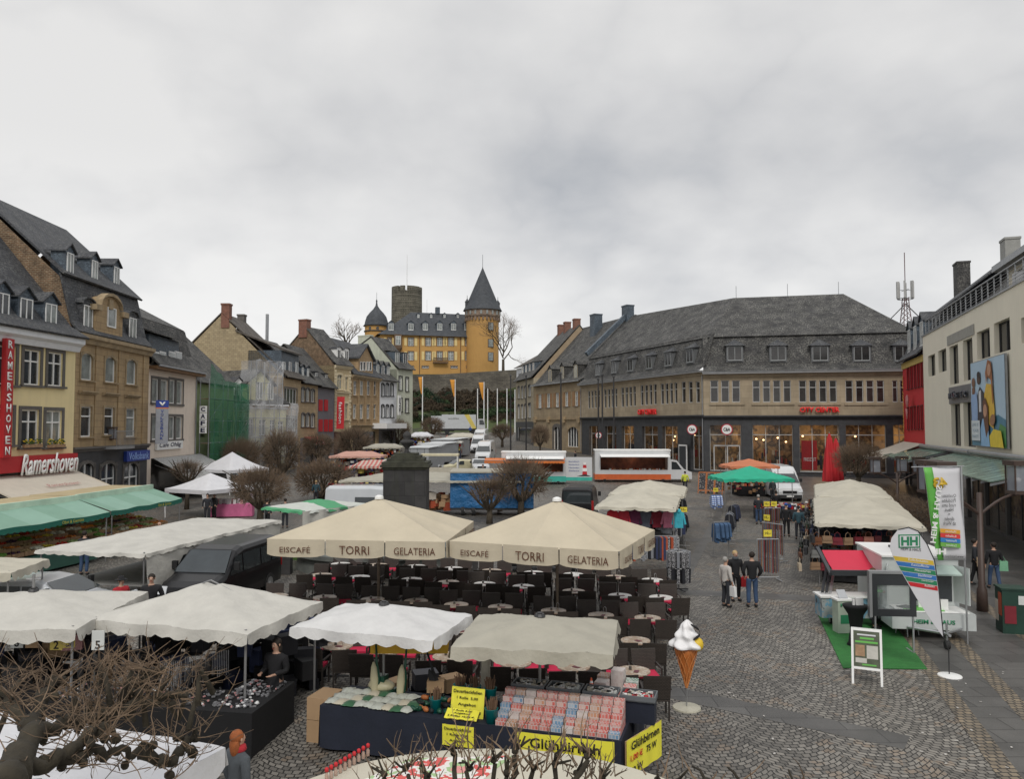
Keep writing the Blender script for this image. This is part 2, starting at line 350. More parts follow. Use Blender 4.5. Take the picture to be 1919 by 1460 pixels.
TUFF = mat('tuff_blocks', (.36, .28, .175), .9, pat='brick', bw=1.1, bh=.5, mo=.01, c2=(.3, .23, .145), cm=(.2, .155, .1), var=.16, vs=.9, bump=.3, streak=.3)
TUFF2 = mat('brick_tuff', (.42, .34, .21), .9, pat='brick', bw=.45, bh=.22, mo=.015, c2=(.34, .27, .165), cm=(.22, .18, .12), var=.15, bump=.5, streak=.2)
RUBBLE = mat('rubble_brick', (.2, .11, .06), .95, pat='brick', bw=.28, bh=.11, mo=.03, c2=(.11, .06, .035), cm=(.22, .17, .11), var=.45, vs=2.2, bump=1, wob=.12, ws=3)
TUFFG = mat('old_tuff_gable', (.34, .25, .15), .9, pat='brick', bw=.4, bh=.2, mo=.018, c2=(.27, .195, .115), cm=(.2, .16, .11), var=.25, vs=1, bump=.6)
REDBR = mat('red_brick', (.24, .085, .05), .9, pat='brick', bw=.25, bh=.08, mo=.012, c2=(.19, .065, .04), cm=(.2, .16, .13), var=.2, bump=.4)
PINKW = mat('pale_pink_plaster', (.74, .64, .54), .85, var=.05, streak=.1)
CREAM = mat('cream_plaster', (.74, .69, .57), .85, var=.04, vs=.5, bump=.08, streak=.06)
GREYP = mat('grey_plaster', (.17, .165, .18), .85, var=.08)
WHITEW = mat('white_plaster', (.72, .73, .75), .85, var=.04, streak=.1)
PALEG = mat('pale_green_plaster', (.5, .52, .42), .85, var=.06, streak=.3)
REDW = mat('red_plaster', (.5, .018, .025), .7, var=.06)
BASALT = mat('basalt', (.05, .052, .056), .55, pat='brick', bw=1.2, bh=.6, mo=.006, c2=(.04, .041, .045), var=.25, bump=.2)
GSTONE = mat('grey_stone_trim', (.12, .11, .1), .8, var=.15)
CORN = mat('cornice', (.33, .25, .15), .85, var=.25, vs=2, streak=.4)
ZINC = mat('zinc', (.3, .31, .32), .45, .4, var=.15)
def shopglass():
 return mat('shop_glass', (.06, .055, .05), .1, var=.5, vs=.6, spec=.8)
class House:
 def __init__(s, name, label, A, B, zb, cat='house', group=None):
  """A, B: (px, Y) of the left and right foot of the facade"""
  a = at(A[0], 797, A[1]); b = at(B[0], 797, B[1]); s.A = Vector((a.x, a.y, zb)); d = Vector((b.x - a.x, b.y - a.y, 0)); s.L = d.length
  s.ang = math.atan2(d.y, d.x); s.zb = zb; s.o = E(name, s.A, s.ang, label, cat, group); s.d = d.normalized(); s.n = Vector((-s.d.y, s.d.x, 0)); s.win = []
 def uw(s, px, py, v=0.0):            # pixel -> (u, height above foot) on the facade plane set back by v
  a, b = ray(px, py); O = s.A + s.n * v; den = a * s.n.x + s.n.y
  t = (O.x * s.n.x + O.y * s.n.y) / den; P = Vector((a * t, t, CAMZ + b * t)); return (P - O).dot(s.d), P.z - s.zb
 def hh(s, px, py): return s.uw(px, py)[1]
 def rp(s, x0, y0, x1, y1, v=0.0):     # pixel rectangle -> u0,u1,w0,w1
  u0, _ = s.uw(x0, y0, v); u1, _ = s.uw(x1, y1, v); xm = (x0 + x1) / 2; return u0, u1, s.uw(xm, y1, v)[1], s.uw(xm, y0, v)[1]
 def wall(s, H, D, ops, m, gm=None, prof=None, rev=.2, v=0.0, name='wall', u0=0, u1=None, w0=0.0, gabs=True):
  u1 = s.L if u1 is None else u1; mb = MB()
  us = sorted({u0, u1} | {min(max(q, u0), u1) for o in ops for q in o[:2]}); ws = sorted({w0, H} | {min(max(q, w0), H) for o in ops for q in o[2:4]})
  for i in range(len(us) - 1):
   for j in range(len(ws) - 1):
    a, b, c, d = us[i], us[i + 1], ws[j], ws[j + 1]; mu, mw = (a + b) / 2, (c + d) / 2
    if b - a < 1e-4 or d - c < 1e-4 or any(o[0] < mu < o[1] and o[2] < mw < o[3] for o in ops): continue
    mb.poly([(a, v, c), (b, v, c), (b, v, d), (a, v, d)])
  for o in ops:
   a, b, c, d = o[:4]; r = v + rev
   mb.poly([(a, v, c), (a, v, d), (a, r, d), (a, r, c)]); mb.poly([(b, v, c), (b, r, c), (b, r, d), (b, v, d)])
   mb.poly([(a, v, d), (b, v, d), (b, r, d), (a, r, d)]); mb.poly([(a, v, c), (a, r, c), (b, r, c), (b, v, c)])
  if gabs and gm is None:
   for x in (u0, u1): mb.poly([(x, v, w0), (x, D, w0), (x, D, H), (x, v, H)])
  if gabs: mb.poly([(u0, D, w0), (u1, D, w0), (u1, D, H), (u0, D, H)])
  o_ = mb.out(name, m, s.o)
  if prof:
   gb = MB()
   for x in (u0 + .0, u1):
    pts = [(x, v, 0)] + [(x, y, z - .12) for y, z in prof] + [(x, D, 0)]
    gb.poly(pts)
   gb.out('gable', gm or m, s.o)
  return o_
 def roof(s, prof, m, ov=.12, th=.12, u0=0, u1=None, name='roof'):
  u1 = s.L if u1 is None else u1; mb = MB(); n = len(prof)
  for i in range(n - 1):
   (y0, z0), (y1, z1) = prof[i], prof[i + 1]
   nv = Vector((0, -(z1 - z0), (y1 - y0))); nv = nv.normalized() * th if nv.length else nv
   mb.prism([(u0 - ov, y0, z0), (u1 + ov, y0, z0), (u1 + ov, y1, z1), (u0 - ov, y1, z1)], (0, -abs(nv.y) if nv.y < 0 else nv.y, abs(nv.z)))
  return mb.out(name, m, s.o)
 def window(s, r, v=.14, style='2x', fm=None, pane=None, sur=None, sw=.16, sill=True, arch=False, name='window'):
  u0, u1, w0, w1 = r; fm = fm or FRAMEW; f = .07; mb = MB(); y0, y1 = v - .05, v + .03
  mb.box(u0, u0 + f, y0, y1, w0, w1); mb.box(u1 - f, u1, y0, y1, w0, w1); mb.box(u0 + f, u1 - f, y0, y1, w0, w0 + f * 1.2); mb.box(u0 + f, u1 - f, y0, y1, w1 - f, w1)
  um = (u0 + u1) / 2
  if '2' in style: mb.box(um - f * .6, um + f * .6, y0 - .01, y1, w0 + f * 1.2, w1 - f)
  if '4' in style:
   for q in (.25, .5, .75): mb.box(u0 + (u1 - u0) * q - .03, u0 + (u1 - u0) * q + .03, y0 - .01, y1, w0 + f, w1 - f)
  if 'T' in style:
   wt = w0 + (w1 - w0) * .68; mb.box(u0 + f, u1 - f, y0 - .015, y1, wt - f * .6, wt + f * .6)
  if '3' in style:
   for q in (.33, .66): wt = w0 + (w1 - w0) * q; mb.box(u0 + f, u1 - f, y0, y1, wt - .02, wt + .02)
  o = mb.out(name, fm, s.o, uv=False)
  pb = MB(); pb.poly([(u0 + .01, v + .01, w0 + .01), (u1 - .01, v + .01, w0 + .01), (u1 - .01, v + .01, w1 - .01), (u0 + .01, v + .01, w1 - .01)])
  pb.out('pane', pane or rnd.choice((PANE, PANE, PANEC)), o, uv=False)
  if sur:
   sb = MB(); a, b, c, d = u0 - sw, u1 + sw, w0 - sw, w1 + sw; y0, y1 = -.05, .0
   sb.box(a, u0, y0, y1, w0, w1); sb.box(u1, b, y0, y1, w0, w1)
   if arch:
    n = 6; um = (u0 + u1) / 2; hw = (u1 - u0) / 2; rise = hw * .55
    ip = [(um - hw * math.cos(PI * i / n), w1 - rise * (1 - math.sin(PI * i / n))) for i in range(n + 1)]
    op = [(um - (hw + sw) * math.cos(PI * i / n), w1 + sw - (rise + .0) * (1 - math.sin(PI * i / n))) for i in range(n + 1)]
    for i in range(n): sb.prism([(ip[i][0], y0, ip[i][1]), (ip[i + 1][0], y0, ip[i + 1][1]), (op[i + 1][0], y0, op[i + 1][1]), (op[i][0], y0, op[i][1])], (0, .12, 0))
    sb.poly([(u0, .04, w1)] + [(p[0], .04, p[1]) for p in ip] + [(u1, .04, w1)])
   else: sb.box(a, b, y0, y1, w1, d)
   if sill: sb.box(a - .06, b + .06, y0 - .12, y1, c + sw * .4, w0)
   else: sb.box(a, b, y0, y1, c, w0)
   sb.out('surround', sur, o)
  elif sill: MB().box(u0 - .05, u1 + .05, -.12, v, w0 - .06, w0).out('sill', GSTONE, o, uv=False)
  return o
 def wins(s, rects, **k):              # list of pixel rects -> openings; windows are built
  ops = []
  for r in rects:
   q = s.rp(*r); q = (max(q[0], .05), min(q[1], s.L - .05), q[2], q[3]); ops.append(q); s.window(q, **k)
  return ops
 def dormer(s, u, y0, w0, wd, ht, dp=2.0, m=None, rm=None, fm=None, kind='gable', pane=None, cheeks=None):
  """u,y0,w0: middle of the sill of its front face"""
  o = MB(); m = m or SLATE; a, b = u - wd / 2, u + wd / 2; t = w0 + ht
  o.box(a, b, y0, y0 + dp, w0 - .15, t)
  ro = MB(); e = .14
  if kind == 'gable':
   r = wd * .42; o.prism([(a, y0, t), (b, y0, t), (u, y0, t + r)], (0, dp, 0))
   for sg in (-1, 1):
    ex = u + sg * (wd / 2 + e)
    ro.prism([(ex, y0 - e, t - .07), (u, y0 - e, t + r + .05), (u, y0 - e, t + r + .13), (ex, y0 - e, t + .02)], (0, dp + .5, 0))
  elif kind == 'hip':
   r = wd * .42; e = .22; ro.add([(a - e, y0 - e, t), (b + e, y0 - e, t), (b + e, y0 + dp + 1, t + .25), (a - e, y0 + dp + 1, t + .25), (u, y0 + .7, t + r), (u, y0 + dp + 1.2, t + r)], [(0, 1, 4), (1, 2, 5, 4), (3, 0, 4, 5), (0, 3, 2, 1)])
  elif kind == 'arch':
   n = 6; P = [(u - (wd / 2 + e) * math.cos(PI * i / n), t + .0 + wd * .28 * math.sin(PI * i / n)) for i in range(n + 1)]
   o.prism([(x, y0, z) for x, z in P], (0, dp, 0))
   for i in range(n): ro.prism([(P[i][0], y0 - e, P[i][1]), (P[i + 1][0], y0 - e, P[i + 1][1]), (P[i + 1][0], y0 - e, P[i + 1][1] + .08), (P[i][0], y0 - e, P[i][1] + .08)], (0, dp + .4, 0))
  else:
   ro.prism([(a - e, y0 - e, t), (b + e, y0 - e, t), (b + e, y0 - e, t + .1), (a - e, y0 - e, t + .1)], (0, dp + .8, .35))
  d = o.out('dormer', m, s.o); ro.out('dormer_roof', rm or m, d)
  f = .06; x0, x1, z0, z1 = a + .13, b - .13, w0 + .05, t - .08; mb = MB(); ya, yb = y0 - .05, y0 - .005
  mb.box(x0, x0 + f, ya, yb, z0, z1); mb.box(x1 - f, x1, ya, yb, z0, z1); mb.box(x0 + f, x1 - f, ya, yb, z0, z0 + f); mb.box(x0 + f, x1 - f, ya, yb, z1 - f, z1)
  mb.box(u - .03, u + .03, ya, yb, z0 + f, z1 - f)
  mb.box(x0, x1, ya - .06, yb, z0 - .07, z0 - .002)
  w = mb.out('window', fm or FRAMEW, d, uv=False) if False else mb.out('dormer_window', fm or FRAMEW, d, uv=False)
  mb2 = MB(); mb2.poly([(x0 + .02, y0 - .015, z0 + .02), (x1 - .02, y0 - .015, z0 + .02), (x1 - .02, y0 - .015, z1 - .02), (x0 + .02, y0 - .015, z1 - .02)]); mb2.out('pane', pane or rnd.choice((PANE, PANEC)), d, uv=False)
  return d
 def dorm(s, px, py, prof, wd, ht, dp=2.2, m=None, rm=None, **k):
  v = 0.0                            # px,py: middle of the dormer window; found where its sill meets the roof
  while v < 9:
   u, w = s.uw(px, py, v)
   if profZ(prof, v) >= w - ht * .52: break
   v += .05
  return s.dormer(u, v, w - ht * .52, wd, ht, dp, m, rm, **k)
 def box(s, name, m, x0, x1, y0, y1, z0, z1, **k): return MB().box(x0, x1, y0, y1, z0, z1).out(name, m, s.o, **k)
 def cornice(s, w, h=.4, out_=.35, m=None, u0=0, u1=None, name='cornice'):
  u1 = s.L if u1 is None else u1; P = [(0, w), (-out_ * .4, w), (-out_ * .6, w + h * .4), (-out_, w + h * .6), (-out_, w + h), (0, w + h)]
  return MB().prism([(u0 - .03, y, z) for y, z in P][::-1], (u1 - u0 + .06, 0, 0)).out(name, m or CORN, s.o)
 def chimney(s, u, y, z0, z1, w=.8, d=.8, m=None):
  mb = MB().box(u - w / 2, u + w / 2, y - d / 2, y + d / 2, z0, z1).box(u - w / 2 - .06, u + w / 2 + .06, y - d / 2 - .06, y + d / 2 + .06, z1 - .18, z1 + .02)
  return mb.out('chimney', m or REDBR, s.o)
 def gutter(s, w, y=-.4, m=None):
  return MB().cyl((-.1, y, w), (s.L + .1, y, w), .075, n=6).cyl((s.L - .12, -.08, .3), (s.L - .12, -.08, w), .05, n=6).out('gutter', m or ZINC, s.o, uv=False)
def profZ(prof, y):
 if y < prof[0][0]: return -1e9
 for (y0, z0), (y1, z1) in zip(prof, prof[1:]):
  if y0 <= y <= y1: return z0 + (z1 - z0) * (y - y0) / max(1e-6, y1 - y0)
 return prof[-1][1]
def profY(prof, w):                       # y on the roof profile where height is w
 for (y0, z0), (y1, z1) in zip(prof, prof[1:]):
  if z0 <= w <= z1: return y0 + (y1 - y0) * (w - z0) / max(1e-6, z1 - z0)
 return prof[0][0]
# ---- yellow shop, far left
h = House('corner_shop_house', 'yellow plastered house at the far left with grey window surrounds and red shop fascia', (-130, 36.2), (138, 46.3), 0)
H = h.hh(70, 625);
ops = h.wins([(-40, 646, 28, 720), (45, 656, 74, 722), (90, 661, 116, 724), (-40, 765, 22, 835), (40, 768, 71, 838), (86, 770, 114, 838)], style='2T', sur=GSTONE, sw=.2)
h.wall(H, 10, ops + [(1, h.L - .5, .3, 3.6)], YELLOW); h.cornice(H - .75, .75, .6, WHITEW)
MB().box(1, h.L - .5, .19, .3, .3, 3.6).out('shop_window', shopglass(), h.o)
pr = [(-.75, H), (.5, H + .75), (5.2, H + 6.6), (10.4, H)]
h.wall(H, 10, [], YELLOW, prof=pr, name='back_wall', v=9.8) if False else None
MB().poly([(h.L, 0, H), (h.L, 5.2, H + 6.5), (h.L, 10.4, H)]).out('gable', YELLOW, h.o)
h.roof(pr, SLATE)
for px, py in ((4, 568), (49, 578), (95, 587)):
 h.dorm(px, py, pr, 1.2, 1.3, 1.3, SLATEB, SLATE)
r = h.rp(-60, 858, 134, 884); f = h.box('shop_fascia', mat('red_fascia', (.42, .02, .025), .5, var=.05), r[0], h.L - .2, -.45, -.02, r[2], r[3] + .1)
u0, w = h.uw(22, 872); u1, _ = h.uw(130, 872); text('Ramershoven', u1 - u0, 1.15, FRAMEW, f, ((u0 + u1) / 2, -.52, w), name='lettering', shear=.35, ext=.05, bold=.02)
u, w0 = h.uw(-5, 858); _, w1 = h.uw(-5, 634); sg = h.box('hanging_sign', MT['red_fascia'], u - .28, u + .28, -.55, -.3, w0, w1)
for i, c in enumerate('RAMERSHOVEN'): text(c, .33, .42, FRAMEW, sg, (u, -.56, w1 - .3 - i * (w1 - w0 - .5) / 10.3), ext=.01, bold=.02)
for q in ops[4:]:
 mb = MB(); mb.box(q[0], q[1], -.3, -.12, q[2] - .02, q[2] + .16); bx = mb.out('window_box', WOOD, h.o, uv=False)
 mb = MB()
 for i in range(60):
  c = Vector((rnd.uniform(q[0], q[1]), -.21 + rnd.uniform(-.1, .1), q[2] + .18 + rnd.uniform(0, .28))); mb.mi = 0 if rnd.random() < .6 else 1; mb.cb(c, (.09, .06, .05), rnd.random() * 3)
 mb.out('flowers', [mat('leaf', (.06, .1, .02), .8), mat('yellow_flowers', (.7, .5, .03), .8)], bx, uv=False)
AWN = mat('awning_cream', (.55, .5, .42), .8, var=.06)
def slope_awning(parent, u0, u1, w, out_, drop, m, val=.25, name='awning', v=-.1, vm=None, sc=.28):
 mb = MB(); mb.grid(lambda i, j: (u0 + (u1 - u0) * i, v - out_ * j, w - drop * j - .06 * math.sin(PI * j)), 12, 6)
 n = max(4, int((u1 - u0) / sc) * 4); mb2 = []
 def vf(i, j): return (u0 + (u1 - u0) * i, v - out_ - .01, w - drop - j * (val * (.75 + .25 * abs(math.sin(PI * i * (u1 - u0) / sc)))))
 mb.grid(vf, n, 1)
 for x in (u0, u1): mb.poly([(x, v, w), (x, v - out_, w - drop), (x, v - out_, w - drop - val * .6)])
 o = mb.out(name, m, parent); ar = MB()
 for x in (u0 + .3, u1 - .3): ar.cyl((x, v, w - .5), (x, v - out_ + .05, w - drop - .06), .025, n=5)
 ar.cyl((u0, v - out_, w - drop - .02), (u1, v - out_, w - drop - .02), .03, n=6); ar.out('awning_arm', ZINC, o, uv=False)
 return o
u0, w = h.uw(-60, 890); u1, _ = h.uw(149, 880); aw = slope_awning(h.o, u0, h.L + .1, h.hh(100, 884), 3.2, 1.25, AWN)
text('Ramershoven', 2.6, .35, mat('faded_red', (.35, .1, .1), .8), aw, (h.L - 3.2, -1.75, h.hh(100, 884) - .58), (22, 0, 0), shear=.3, ext=0)
# ---- ochre bank building
h = House('bank_building', 'tall ochre stone bank building with mansard slate roof and central stone gable', (135, 46.5), (277, 56.6), 0, 'bank')
H = h.hh(210, 640) ; ow = [(152, 662, 173, 713), (197, 669, 216, 717), (237, 674, 255, 721)]; lo = [(151, 762, 171, 819), (195, 764, 213, 815), (236, 766, 253, 819)]
ops = h.wins(ow, style='', pane=PANEC, sur=CORN, sw=.13, arch=True) + h.wins(lo, style='T', sur=CORN, sw=.13)
gf = []
for px in ((148, 174), (189, 215), (232, 258)):
 q = h.rp(px[0], 868, px[1], 925); gf.append((q[0], q[1], 0.3, q[3]))
base_h = h.hh(205, 841)
for q in gf: h.window(q, style='2T', sur=GSTONE, sw=.18, arch=True, sill=False, pane=PANE)
h.wall(H, 11, ops, OCHRE, w0=base_h, gabs=False); h.wall(base_h, 11, gf, BASALT, name='stone_base', gabs=False)
pr = [(-.1, H), (.25, H + .6), (1.0, H + 3.4), (.85, H + 3.45)]; MAN = H + 3.6
pr = [(-.15, H + .1), (.35, H + .75), (1.05, H + 3.7)]; up = [(.7, H + 3.6), (6.4, H + 8.8), (12, H + 3.6)]
h.roof(pr, SLATE, u0=.05, u1=h.L - .05, ov=.0); h.roof(up, SLATE, name='upper_roof');
gb = MB()
for x in (0, h.L): gb.poly([(x, 0, 0), (x, 0, H), (x, .3, H + .7), (x, 1.0, H + 3.5), (x, 6.4, H + 8.6), (x, 11.2, H + 3.6), (x, 11.2, 0)])
gb.out('gable', RUBBLE, h.o)
h.cornice(H - .5, .55, .45); h.cornice(base_h - .1, .3, .25, GSTONE, name='string_course')
for px in (137, 181, 224, 270):
 u, _ = h.uw(px, 700); h.box('pilaster', OCHRE, max(u - .22, -.01), min(u + .22, h.L + .01), -.07, -.002, base_h + .25, H - .5)
for q in ops[3:]: h.cornice(q[3] + .75, .22, .28, u0=q[0] - .3, u1=q[1] + .3, name='window_hood')
uc0, wb = h.uw(177, 640); uc1, _ = h.uw(228, 640); uc = (uc0 + uc1) / 2; hw = (uc1 - uc0) / 2
ct = MB(); n = 8; ht = h.hh(208, 585) - H
P = [(uc - hw, H - .02), (uc - hw, H + ht)] + [(uc - hw * .75 * math.cos(PI * i / n), H + ht + .25 + .75 * math.sin(PI * i / n)) for i in range(n + 1)] + [(uc + hw, H + ht), (uc + hw, H - .02)]
ct.prism([(x, -.03, z) for x, z in P][::-1], (0, 2.6, 0)); cg = ct.out('stone_gable', OCHRE, h.o)
arcb = MB()
for i in range(n):
 a_, b_ = PI * i / n, PI * (i + 1) / n
 arcb.prism([(uc - hw * .8 * math.cos(t), -.25, H + ht + .25 + r_ * math.sin(t)) for t, r_ in ((a_, .75), (b_, .75), (b_, .95), (a_, .95))], (0, .5, 0))
for sg in (-1, 1): arcb.box(uc + sg * hw - .35, uc + sg * hw + .35, -.3, 1.4, H + ht - .15, H + ht + .2)
arcb.box(uc - .25, uc + .25, -.15, 0, H + ht + .15, H + ht + .8)
arcb.out('pediment', CORN, cg)
q = h.rp(200, 577, 215, 614); q2 = (q[0], q[1], q[2], q[3])
h.window((q[0], q[1], q[2], q[3]), v=-.05, style='', pane=PANEC, sur=None, sill=False)
for px, py in ((160, 603), (244, 623)):
 u, w = h.uw(px, py, .3); h.dormer(u, .15, w - .9, 1.3, 2.0, 1.2, SLATE, kind='arch', pane=PANEC)
for px, py in ((131, 492), (177, 505), (218, 516)):
 h.dorm(px, py, up, 1.0, 1.4, .9, SLATEB, SLATE, pane=PANEC)
q = h.rp(192, 815, 226, 837); bl = MB(); bl.box(q[0], q[1], -.95, -.03, q[2] - .15, q[2])
for i in range(15): x = q[0] + .03 + (q[1] - q[0] - .06) * i / 14; bl.box(x - .012, x + .012, -.92, -.9, q[2], q[2] + 1)
bl.box(q[0], q[1], -.93, -.88, q[2] + 1, q[2] + 1.05); bl.out('balcony', ZINC, h.o, uv=False)
BLUE = mat('bank_blue', (.02, .05, .28), .5, var=.05); ORG = mat('sign_orange', (.75, .2, .03), .5, var=.04)
u, w0 = h.uw(273, 832); _, w1 = h.uw(273, 750); sg = E('bank_sign', h.A + h.d * (u + .1) - h.n * 1.1, h.ang + R(-62), 'tall grey hanging bank sign with blue top between ochre bank and pink house', 'sign'); s0 = w0
MB().box(-.42, .42, 0, .25, w0, w1 - .55).out('panel', mat('sign_grey', (.3, .31, .34), .5), sg); MB().box(-.42, .42, 0, .25, w1 - .54, w1).out('header', BLUE, sg)
MB().box(-.43, .43, -.01, .26, w1 - .6, w1 - .53).out('stripe', ORG, sg)
for zb in (w0 + .6, w1 - .7): MB().box(-.03, .03, .25, .9, zb, zb + .06).out('bracket', DARK, sg)
text('V', .45, .3, FRAMEW, sg, (0, -.02, w1 - .27), bold=.06)
for i, c in enumerate('VOLKSBANK'): text(c, .2, .2, BLUE, sg, (0, -.02, w1 - .8 - i * (w1 - w0 - 1.2) / 8), bold=.01)
bs = h.box('blue_sign', BLUE, h.L - 3.6, h.L - .1, -.25, -.02, base_h - .95, base_h - .25); text('Volksbank', 3.0, .5, mat('pale_blue', (.3, .45, .8), .5), bs, (h.L - 1.85, -.27, base_h - .6))
# ---- pink cafe
h = House('cafe_house', 'pale pink cafe house with dark window pairs and a long slate dormer', (276, 58), (366, 68), .3)
H = h.hh(310, 688); ops = []
for r in ((284, 711, 314, 755), (317, 713, 342, 757), (284, 780, 313, 824), (316, 781, 341, 823)):
 q = h.rp(*r); ops.append(q); h.box('stone_surround', GSTONE, q[0] - .12, q[0], -.06, 0, q[2], q[3]); um = (q[0] + q[1]) / 2
 h.box('stone_surround', GSTONE, q[1], q[1] + .12, -.06, 0, q[2], q[3]); h.box('stone_surround', GSTONE, q[0] - .12, q[1] + .12, -.06, 0, q[3], q[3] + .2); h.box('stone_surround', GSTONE, q[0] - .15, q[1] + .15, -.12, 0, q[2] - .18, q[2]); h.box('mullion', GSTONE, um - .15, um + .15, -.02, .2, q[2], q[3])
 h.window((q[0] + .05, um - .15, q[2], q[3]), style='', pane=PANEC, sill=False); h.window((um + .15, q[1] - .05, q[2], q[3]), style='', pane=PANEC, sill=False)
dw = h.rp(284, 872, 356, 925); h.wall(H, 10, ops + [(.8, h.L - .6, .1, h.hh(320, 856))], PINKW)
MB().box(.8, h.L - .6, .25, .4, .1, h.hh(320, 856)).out('shop_window', shopglass(), h.o)
pr = [(-.8, H - .1), (.6, H + 1.3), (1.2, H + 3.6), (6, H + 6.1), (10.5, H)]
MB().poly([(0, 0, H), (0, 1.2, H + 3.4), (0, 6, H + 6), (0, 10, H)]).poly([(h.L, 0, H), (h.L, 1.2, H + 3.4), (h.L, 6, H + 6), (h.L, 10, H)]).out('gable', PINKW, h.o)
h.roof(pr, SLATED); h.gutter(H - .1, -.85)
h.box('eaves', mat('brown_eaves', (.2, .11, .05), .7), -.2, h.L + .2, -.75, 0, H - .35, H - .12)
a0, wz = h.uw(284, 682, -.1); a1, _ = h.uw(340, 690, -.1); zt = h.hh(300, 630); d = h.box('wide_dormer', SLATEB, a0, a1, .15, 4, H + .6, zt)
for px in ((286, 297), (299, 310), (317, 327), (328, 340)):
 q = h.rp(px[0], 659, px[1], 684, .1); mb = MB(); mb.box(q[0], q[1], .06, .15, q[2], q[3]); wdo = mb.out('dormer_window', FRAMEW, d, uv=False); MB().box(q[0] + .1, q[1] - .1, .04, .06, q[2] + .1, q[3] - .1).out('pane', PANEC, d, uv=False)
MB().prism([(a0 - .4, -.4, zt), (a1 + .4, -.4, zt), (a1 + .4, -.4, zt + .12), (a0 - .4, -.4, zt + .12)], (0, 5.2, 1.6)).out('dormer_roof', SLATED, d)
q = h.rp(290, 827, 338, 842); cs = h.box('cafe_sign', FRAMEW, q[0], q[1], -.2, -.02, q[2], q[3]); text('Cafe Ohlig', (q[1] - q[0]) * .85, (q[3] - q[2]) * .7, mat('navy_ink', (.015, .02, .06), .6), cs, ((q[0] + q[1]) / 2, -.21, (q[2] + q[3]) / 2), shear=.2, bold=.01)
for side, px in ((0, 359), (1, 368)):
 u, w0 = h.uw(359, 813); _, w1 = h.uw(359, 760); st = (w1 - w0) / 4
 if side == 0: cube = E('cafe_letter_sign', h.A + h.d * (h.L - .25) - h.n * .75, h.ang - R(75), 'column of four white lettered boxes at the corner of the pink cafe', 'sign')
 for i, c in enumerate('CAFE'):
  if side == 0: bxx = MB().box(-.3, .3, 0, .5, w1 - st * (i + 1) + .03, w1 - st * i - .02).out('letter_box', FRAMEW, cube)
  text(c, .36, .4, MT['navy_ink'] if side == 0 else GSTONE, cube, (-.02, -.01, w1 - st * (i + .5)) if side == 0 else (.31, .25, w1 - st * (i + .5)), (90, 0, 0) if side == 0 else (90, 0, 90), bold=.04)
STR = mat('striped_awning', (.6, .6, .58), .8, pat='stripe', sc=1.6, c2=(.04, .045, .05), dir='X', var=.04)
slope_awning(h.o, 1.0, h.L + 1.2, h.hh(320, 856), 3.4, 1.7, STR)
# ---- set-back house behind the green net
h = House('setback_house', 'low green plastered house behind green scaffold net with steep dark slate roof', (366, 69.5), (437, 78), .4)
H = h.hh(400, 722); h.wall(H, 9, [(1, 2.2, 4.5, 6.2), (4, 5.2, 4.5, 6.2), (7, 8.2, 4.5, 6.2)], mat('green_plaster', (.3, .38, .2), .85), gabs=True)
h.roof([(-.4, H), (5.5, H + 5.4), (11, H)], SLATED, ov=.3); MB().poly([(h.L, -.4, H), (h.L, 5.5, H + 5.3), (h.L, 11, H)]).out('gable', TUFFG, h.o)
h.chimney(.8, 5.6, H + 4.5, H + 6.0, 1.2, .7); h.chimney(2.8, 5.8, H + 4.4, H + 5.9, 1.2, .7)
NG = net_mat('green_net', (.03, .2, .1), .55)
def scaffold(name, label, hs, u0, u1, H, out_, nm, netpts, netsides=True):
 o = E(name, hs.A, hs.ang, label, 'scaffold'); mb = MB(); n = int((u1 - u0) / 2.4)
 for i in range(n + 1):
  u = u0 + (u1 - u0) * i / n
  for y in (-out_, -out_ + .8): mb.cyl((u, y, 0), (u, y, H), .045, n=5)
 k = int(H / 2)
 for j in range(1, k + 1):
  z = j * 2.0
  for y in (-out_, -out_ + .8): mb.cyl((u0, y, z), (u1, y, z), .035, n=5)
  mb.cyl((u0, -out_, z + 1), (u1, -out_, z + 1), .03, n=5)
  if j < k: mb.cyl((u0 + (u1 - u0) * ((j % n) / n), -out_ - .03, z), (u0 + (u1 - u0) * ((j % n + 1) / n), -out_ - .03, z + 2), .03, n=5)
 mb.out('scaffold_frame', ZINC, o, uv=False)
 pl = MB()
 for j in range(1, k + 1): pl.box(u0, u1, -out_ + .05, -out_ + .75, j * 2.0 - .05, j * 2.0)
 pl.out('walkway', WOOD, o, uv=False)
 nb = MB()
 for P in netpts:
  nb.grid(P, 26, 18)
 nb.out('netting', nm, o, smooth=True); return o
Hn = h.hh(437, 720); Ht = h.hh(370, 682)
def netf(i, j):
 top = Ht + (Hn - Ht) * min(1, i * 2.6) if i < .5 else Hn
 return (-.3 + (h.L + .6) * i, -1.45 - .09 * math.sin(i * 31) * math.sin(j * 14) - .05 * math.sin(i * 60 + j * 7), 1.0 + (top - 1.0) * j)
scaffold('scaffold', 'scaffold wrapped in dark green net beside the pink cafe', h, -.3, h.L + .3, Hn, 1.35, NG, [netf, lambda i, j: (h.L + .4, -1.45 + 1.5 * i, 1 + (Hn - 1) * j)])
